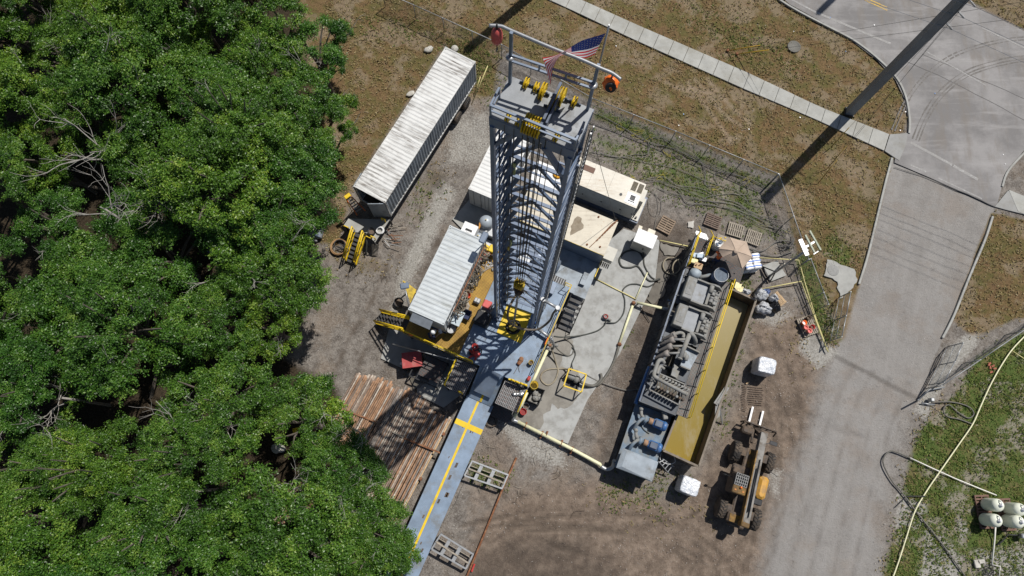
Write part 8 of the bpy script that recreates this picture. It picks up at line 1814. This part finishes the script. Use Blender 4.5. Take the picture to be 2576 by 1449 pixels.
def make_trunk(cl,H0,seed):
    rr=random.Random(seed); b=MB(); w_=.26 if H0>4 else .11; ox=0 if H0>4 else -2.6; b.tube([(ox,-ox*.3,-H0),(ox*.55+rr.uniform(-.2,.2),-ox*.16+rr.uniform(-.2,.2),-H0*.5),(0,0,-.2)],[w_,w_*.8,w_*.6],8)
    for c in rr.sample(cl,min(11,len(cl))):
        e=Vector(c[:3]); s=Vector((ox*.25,-ox*.07,-H0*rr.uniform(.15,.3))) if ox else Vector((0,0,-H0*rr.uniform(.15,.55))); m=lerp(s,e,.5)+Vector((rr.uniform(-.3,.3),rr.uniform(-.3,.3),.2)); b.tube(smooth_path([s,m,e],3),[q_*(1 if H0>4 else .5) for q_ in (.11,.1,.09,.08,.06,.05,.035)],5)
    me=bpy.data.meshes.new('trunk'); me.from_pydata(b.v,[],b.f); me.materials.append(bark); return me
def make_bare(seed,L=1.5):
    rr=random.Random(seed); b=MB()
    def br(p,d,l,r,dep):
        pts=[p];q=p
        for k in range(4): d=(d+Vector((rr.uniform(-.3,.3),rr.uniform(-.3,.3),rr.uniform(-.15,.2)))).normalized(); q=q+d*l/4; pts.append(q)
        b.tube(pts,r,4,True,r*.5)
        if dep:
            for k in range(3): 
                i=rr.choice([1,2,3,4]); br(pts[i],(d+Vector((rr.uniform(-.9,.9),rr.uniform(-.9,.9),rr.uniform(-.2,.5)))).normalized(),l*.6,r*.55,dep-1)
    br(Vector((0,0,-.4)),Vector((rr.uniform(-.7,.7),rr.uniform(-.7,.7),.55)),L,.028,2)
    me=bpy.data.meshes.new('bare_branch'); me.from_pydata(b.v,[],b.f); me.materials.append(twigm); return me
PRO=[]
for sd in range(7):
    me,cl=make_crown(sd+3,2.6+.15*sd,1.9+.12*sd,24+2*sd,96); PRO.append((me,make_trunk(cl,4.6,sd),cl))
SMALL=[]
for sd in range(3): me,cl=make_crown(sd+40,1.2,.9,11,120); SMALL.append((me,make_trunk(cl,3.4,sd+9),cl))
BARE=[make_bare(k,1.3+.2*k) for k in range(5)]
rt=random.Random(77)
def tree(p,z,scale,k,small=False,label=None,group=None,bare=0,rz=None):
    me,tm,cl=(SMALL if small else PRO)[k]
    t=thing('oak_tree',Vector((p.x,p.y,0)),label,'tree',group); t.rotation_euler=(0,0,rt.uniform(0,6.28) if rz is None else rz)
    c=bpy.data.objects.new('crown',me); col.objects.link(c); c.parent=t; c.location=(0,0,z); c.scale=(scale,scale,scale*.95)
    H0=(3.4 if small else 4.6)*scale*.95; o=bpy.data.objects.new('trunk',tm); col.objects.link(o); o.parent=t; o.location=(0,0,z); o.scale=(scale,scale,z/(3.4 if small else 4.6))
    for i in range(bare):
        m=bpy.data.objects.new('bare_branch',rt.choice(BARE)); col.objects.link(m); m.parent=t; cc_=rt.choice(cl); m.location=(cc_[0]*scale,cc_[1]*scale,z+cc_[2]*scale+.1); m.rotation_euler=(rt.uniform(-.3,.3),rt.uniform(-.3,.3),rt.uniform(0,6.28)); m.scale=[rt.uniform(.6,1.1)]*3
    return t
EDGE=[(650,165,5.6,.9,3,0,'oak filling the bay behind the topmost edge oak'), # crown centre in the photo, height, scale, proto, small, label
 (800,120,5.2,.95,0,0,'leafy oak at the top of the tree line, reaching right over the dry grass'),
 (855,75,4.2,.75,0,1,'small leafy bough right of the topmost edge oak'),(842,165,3.6,.7,1,1,'small dangling bough above the dry grass bay'),
 (700,60,5.8,1.05,1,0,'oak at the top edge behind the outermost top oak'),(750,255,5.4,.9,2,0,'oak below the dry grass bay on the tree line'),
 (865,265,4.2,.8,2,1,'small pointed bough reaching towards the long container'),(872,322,3.8,.6,0,1,'small low bough left of the long container roof'),(780,330,5.2,.85,3,0,'oak above the rounded dark oak on the tree line'),
 (768,462,5.4,.98,4,0,'big rounded dark oak left of the container platform'),(662,560,5.6,.85,5,0,'oak just above the hidden blue scrap in the trees'),
 (700,690,5.2,.95,6,0,'oak at the tree edge left of the pale gravel track'),(735,765,4.2,.85,1,1,'small rounded bough at the tree edge beside the yard'),(690,820,4.8,.8,0,0,'oak above the grey clearing by the pipe rack'),
 (790,985,4.6,.95,2,1,'small leafy bough at the upper left corner of the pipe rack'),(830,1050,4.4,1.1,0,1,'small leafy bough over the left ends of the pipes'),(760,1060,5.2,.8,1,0,'oak beside the left ends of the stored pipes'),
 (920,1185,4.4,.95,1,1,'small leafy bough over the lower left part of the pipe rack'),(865,1200,5.0,.8,3,0,'oak below the pipe rack middle'),(975,1300,4.0,.8,2,1,'small leafy bough between the pipe rack and catwalk'),(955,1385,4.8,.75,4,0,'oak at the bottom edge beside the catwalk'),(1012,1395,3.8,.85,0,1,'small leafy bough overhanging the lower end of the catwalk'),(900,1310,5.0,.8,5,0,'oak over the lower ends of the stored pipes')]
used=[]
for x,y,z,s,k,sm,lb in EDGE:
    x-=(16 if not sm else 2); p=F(x,y,z+(1.0 if not sm else .5)); tree(p,z,s*(.94 if not sm else 1.05),k,bool(sm),lb,None,1 if sm else 2,0 if sm else None); used.append((p.x,p.y,1.2 if sm else 2.2))
GAPS=[(265,395,1.5),(735,905,2.2),(250,985,1.6),(430,960,1.3),(575,625,1.0),(700,1130,1.0),(610,1150,.9),(90,690,.8)]
gapw=[(F(x,y,5).x,F(x,y,5).y,r) for x,y,r in GAPS]
fp_=[(-120,-160),(640,-160),(690,180),(720,330),(720,560),(650,700),(640,880),(700,1030),(800,1150),(850,1290),(880,1600),(-120,1600)]
cnt=0;tries=0
while cnt<150 and tries<9000:
    tries+=1; x,y=rt.uniform(-110,900),rt.uniform(-150,1590)
    if poly_sd(np.array([x]),np.array([y]),fp_)[0]<0: continue
    p=F(x,y,6.4)
    if any((p.x-g[0])**2+(p.y-g[1])**2<(g[2]+1.7)**2 for g in gapw): continue
    if any((p.x-q[0])**2+(p.y-q[1])**2<(q[2]*.8+1.6)**2 for q in used): continue
    s=rt.uniform(.72,1.12); used.append((p.x,p.y,2.1*s)); cnt+=1
    tree(p,rt.uniform(3.9,7.2),s,rt.randrange(7),False,'green oak among the dense grove filling the left of the photo','oaks of the dense grove',rt.choice([0,1,1,2,3]))
# understorey
for i in range(34):
    x,y=rt.uniform(-60,760),rt.uniform(-60,1520)
    if poly_sd(np.array([x]),np.array([y]),fp_)[0]<25: continue
    p=F(x,y,2.5)
    t=tree(p,rt.uniform(1.4,3.0),rt.uniform(.8,1.3),rt.randrange(3),True,'low dark young tree half hidden under the dense grove','young trees under the grove')
# pale bare dead branches
for k,(x,y,z,s,lb) in enumerate(((262,375,6.2,1.7,'large bare grey dead branch in the gap near the upper left'),(560,1010,6.0,1.0,'bare grey branch in the dark gap at lower middle of the grove'),(255,520,7.2,1.2,'bare grey twigs spread over the crowns at left middle'),(390,500,7.0,1.1,'bare grey twigs right of the left middle twigs'),(735,1230,5.8,1.0,'bare grey branch in the grove near the pipe rack'),(450,1240,7.0,1.0,'bare grey branch low in the grove below centre'),(150,1000,5.5,1.1,'bare pale branch by the dark clearing at lower left'))):
    t=thing('dead_tree',Vector((F(x,y,z).x,F(x,y,z).y,0)),lb,'dead tree'); 
    for i in range(4):
        o=bpy.data.objects.new('branch',BARE[(k+i)%5]); col.objects.link(o); o.parent=t; o.location=(rt.uniform(-.4,.4),rt.uniform(-.4,.4),z); o.rotation_euler=(rt.uniform(-.4,.4),rt.uniform(-.4,.4),rt.uniform(0,6.28)); o.scale=[s*rt.uniform(.8,1.2)]*3
    b=MB(); P=F(x,y,z); b.tube([Vector((P.x,P.y,0)),Vector((P.x,P.y,z*.95))],.12,6,True,.06); b.build('trunk',twigm,t)
# things glimpsed under the trees
b=MB(); b.cbox(F(750,1082,.4),(.7,.35,.3),.06,Matrix.Rotation(.3,3,'Z')); b.build('yellow_box',MT['yel'],label='small yellow object glimpsed on the ground beneath the lower trees',cat='box')
t=thing('scrap_heap',F(560,632,0),'pale blue scrap sheet glimpsed between the oaks','scrap heap'); b=MB(); b.cbox(F(560,632,.6),(1.7,.9,1.1),.1,Matrix.Rotation(-.3,3,'Z')); b.build('sheet',bluef,t)
for k,(x,y) in enumerate(((700,1128),(640,1190))): b=MB(); b.ell(F(x,y,.2),(.9,.7,.5),10,7,None,.15); b.build('pale_stump',MT['stone'] if k==0 else MT['wood'],label=['pale rock on the ground seen through the lower trees','brown wood lump on the ground seen through the lower trees'][k],cat='stump')
# ---- grass tufts
def tufts(name,zones,n,hlo,hhi,cols,seed,rough=1.0,excl=()):
    rr=np.random.RandomState(seed); P=[]
    while sum(len(p) for p in P)<n:
        X=rr.uniform(-14,46,n*2);Y=rr.uniform(-9,40,n*2); px,py=proj_np(X,Y,np.zeros_like(X))
        w=np.zeros_like(X)
        for poly,soft,amt in zones: w=np.maximum(w,amt*sstep(poly_sd(px,py,poly),-soft,soft))
        for poly in excl: w*=(poly_sd(px,py,poly)<0)
        cl_n=.5+.5*np.sin(X*1.7+np.sin(Y*1.3)*2)*np.sin(Y*1.9+np.sin(X*.9)*2)
        keep=rr.uniform(0,1,len(X))<w*(.25+.75*cl_n); P.append(np.stack([X[keep],Y[keep]],-1))
    P=np.concatenate(P)[:n]; V=[];C=[];m=3
    for k in range(m):
        a=rr.uniform(0,2*np.pi,n); h=rr.uniform(hlo,hhi,n); w_=rr.uniform(.02,.05,n); ln=rr.uniform(.04,.16,n)
        b0=P+rr.normal(size=(n,2))*.05; dx,dy=np.cos(a),np.sin(a)
        z0=np.full(n,-.05)
        A=np.stack([b0[:,0]-dy*w_,b0[:,1]+dx*w_,z0],-1);B_=np.stack([b0[:,0]+dy*w_,b0[:,1]-dx*w_,z0],-1);T_=np.stack([b0[:,0]+dx*ln,b0[:,1]+dy*ln,h],-1)
        V.append(np.stack([A,B_,T_],1)); C.append(np.repeat(rr.uniform(0,1,n),3))
    V=np.concatenate(V).reshape(-1,3);C=np.concatenate(C); nf=len(V)//3
    me=bpy.data.meshes.new(name); me.vertices.add(len(V)); me.vertices.foreach_set('co',V.ravel()); me.loops.add(len(V)); me.loops.foreach_set('vertex_index',np.arange(len(V))); me.polygons.add(nf); me.polygons.foreach_set('loop_start',np.arange(0,len(V),3)); me.update(calc_edges=True)
    ca=me.color_attributes.new('blade','FLOAT_COLOR','POINT'); ca.data.foreach_set('color',np.stack([C,C,C,np.ones_like(C)],-1).ravel())
    k=NT(name+'_blade'); at=k.n('ShaderNodeAttribute',attribute_name='blade'); k.l(k.ramp(at.outputs['Fac'],cols),k.b.inputs['Base Color']); k.b.inputs['Roughness'].default_value=.8; k.b.inputs['Specular IOR Level'].default_value=.15; me.materials.append(k.m)
    o=bpy.data.objects.new(name,me); col.objects.link(o); tag(o,kind='stuff'); return o
road_px=[(1900,-70),(1985,10),(2080,62),(2150,108),(2205,150),(2252,200),(2276,250),(2284,300),(2283,335),(2247,395),(2215,520),(2150,760),(2103,888),(2312,1003),(2350,905),(2400,795),(2478,605),(2500,528),(2528,440),(2576,378),(2900,300),(2900,180),(2576,78),(2430,6),(2300,-70)]
side_px=[(1345,-5),(1380,-5),(1600,62),(1840,185),(2250,338),(2235,380),(2110,290),(1790,175),(1550,75)]
padx=[(2080,690),(2110,660),(2170,690),(2160,770),(2110,790)]
tufts('dry_grass',ZONES['dry'],15000,.02,.085,[(0.0,(.14,.10,.05)),(.45,(.32,.24,.13)),(.75,(.19,.17,.06)),(1.0,(.40,.33,.19))],5,excl=(road_px,side_px,padx))
tufts('green_grass',ZONES['green'],18000,.02,.09,[(0.0,(.05,.085,.018)),(.5,(.11,.16,.035)),(.8,(.17,.19,.055)),(1.0,(.27,.22,.09))],6,excl=(road_px,side_px,padx))
# ---- loose gravel and clods on the bare yard
def pebbles(n,seed):
    rr=np.random.RandomState(seed); P=[]
    while sum(len(p) for p in P)<n:
        X=rr.uniform(-12,30,n*2);Y=rr.uniform(-8,34,n*2); px,py=proj_np(X,Y,np.zeros_like(X)); w=np.full_like(X,.35)
        for z_,f in (('brown',.7),('light',1.0)):
            for poly,soft,amt in ZONES[z_]: w=np.maximum(w,f*amt*sstep(poly_sd(px,py,poly),-soft,soft))
        for z_ in ('leaf','green','dry','track','wet'):
            for poly,soft,amt in ZONES[z_]: w*=1-.95*amt*sstep(poly_sd(px,py,poly),-soft,soft)
        w*=(poly_sd(px,py,padx)<0)*(poly_sd(px,py,road_px)<0)
        cl_n=.5+.5*np.sin(X*1.1+np.sin(Y*.9)*2)*np.sin(Y*1.3+np.sin(X*.7)*2); keep=rr.uniform(0,1,len(X))<w*(.15+.85*cl_n**1.5); P.append(np.stack([X[keep],Y[keep]],-1))
    P=np.concatenate(P)[:n]; s=.010+.028*rr.uniform(0,1,n)**3; z=np.full(n,-.008)
    k=[(1,0,0),(0,1,0),(-1,0,0),(0,-1,0),(0,0,.75)]; V=np.stack([np.stack([P[:,0]+a*s*rr.uniform(.6,1.3,n)+b_*s*.2,P[:,1]+b_*s*rr.uniform(.6,1.3,n)-a*s*.2,z+c*s],-1) for a,b_,c in k],1).reshape(-1,3)
    base=np.arange(n)[:,None,None]*5; f=np.array([(0,1,4),(1,2,4),(2,3,4),(3,0,4)])[None]+base; f=f.reshape(-1,3)
    me=bpy.data.meshes.new('gravel'); me.vertices.add(len(V)); me.vertices.foreach_set('co',V.ravel()); me.loops.add(f.size); me.loops.foreach_set('vertex_index',f.ravel()); me.polygons.add(len(f)); me.polygons.foreach_set('loop_start',np.arange(0,f.size,3)); me.update(calc_edges=True)
    C=np.repeat(rr.uniform(0,1,n),5); ca=me.color_attributes.new('tone','FLOAT_COLOR','POINT'); ca.data.foreach_set('color',np.stack([C,C,C,np.ones_like(C)],-1).ravel())
    k=NT('gravel_stone'); at=k.n('ShaderNodeAttribute',attribute_name='tone'); k.l(k.ramp(at.outputs['Fac'],[(0.0,(.12,.095,.075)),(.5,(.24,.205,.175)),(1.0,(.42,.39,.36))]),k.b.inputs['Base Color']); k.b.inputs['Roughness'].default_value=.9; me.materials.append(k.m)
    o=bpy.data.objects.new('gravel',me); col.objects.link(o); tag(o,kind='stuff')
pebbles(16000,9)
# ================================================================ CAMERA, LIGHT, WORLD
cam=bpy.data.cameras.new('camera'); co=bpy.data.objects.new('camera',cam); col.objects.link(co)
cam.sensor_fit='HORIZONTAL'; cam.sensor_width=36; cam.lens=36*FPX/2576; cam.clip_end=2000; cam.clip_start=.5
co.matrix_world=Matrix.Translation((0,0,CAMH)) @ CROT.to_4x4()
sc.camera=co
SUN_EL,SUN_AZ=60,45
sd=Vector((math.cos(rad(SUN_EL))*math.cos(rad(SUN_AZ)),math.cos(rad(SUN_EL))*math.sin(rad(SUN_AZ)),math.sin(rad(SUN_EL))))
li=bpy.data.lights.new('sun','SUN'); li.energy=4.6; li.angle=rad(.53); li.color=(1,.96,.9)
so=bpy.data.objects.new('sun',li); col.objects.link(so); so.location=(20,20,60); so.rotation_euler=(-sd).to_track_quat('-Z','Y').to_euler()
w=bpy.data.worlds.new('World'); sc.world=w; w.use_nodes=True
nt=w.node_tree; bg=nt.nodes['Background']; sk_=nt.nodes.new('ShaderNodeTexSky'); sk_.sky_type='NISHITA'; sk_.sun_disc=False
sk_.sun_elevation=rad(SUN_EL); sk_.sun_rotation=rad(90-SUN_AZ); nt.links.new(sk_.outputs[0],bg.inputs[0]); bg.inputs[1].default_value=.058
sc.view_settings.view_transform='Standard'; sc.view_settings.look='None'; sc.view_settings.exposure=0; sc.view_settings.gamma=1
sc.render.film_transparent=False
sc.cycles.max_bounces=5; sc.cycles.diffuse_bounces=2; sc.cycles.transparent_max_bounces=6
sc.cycles.use_denoising=True
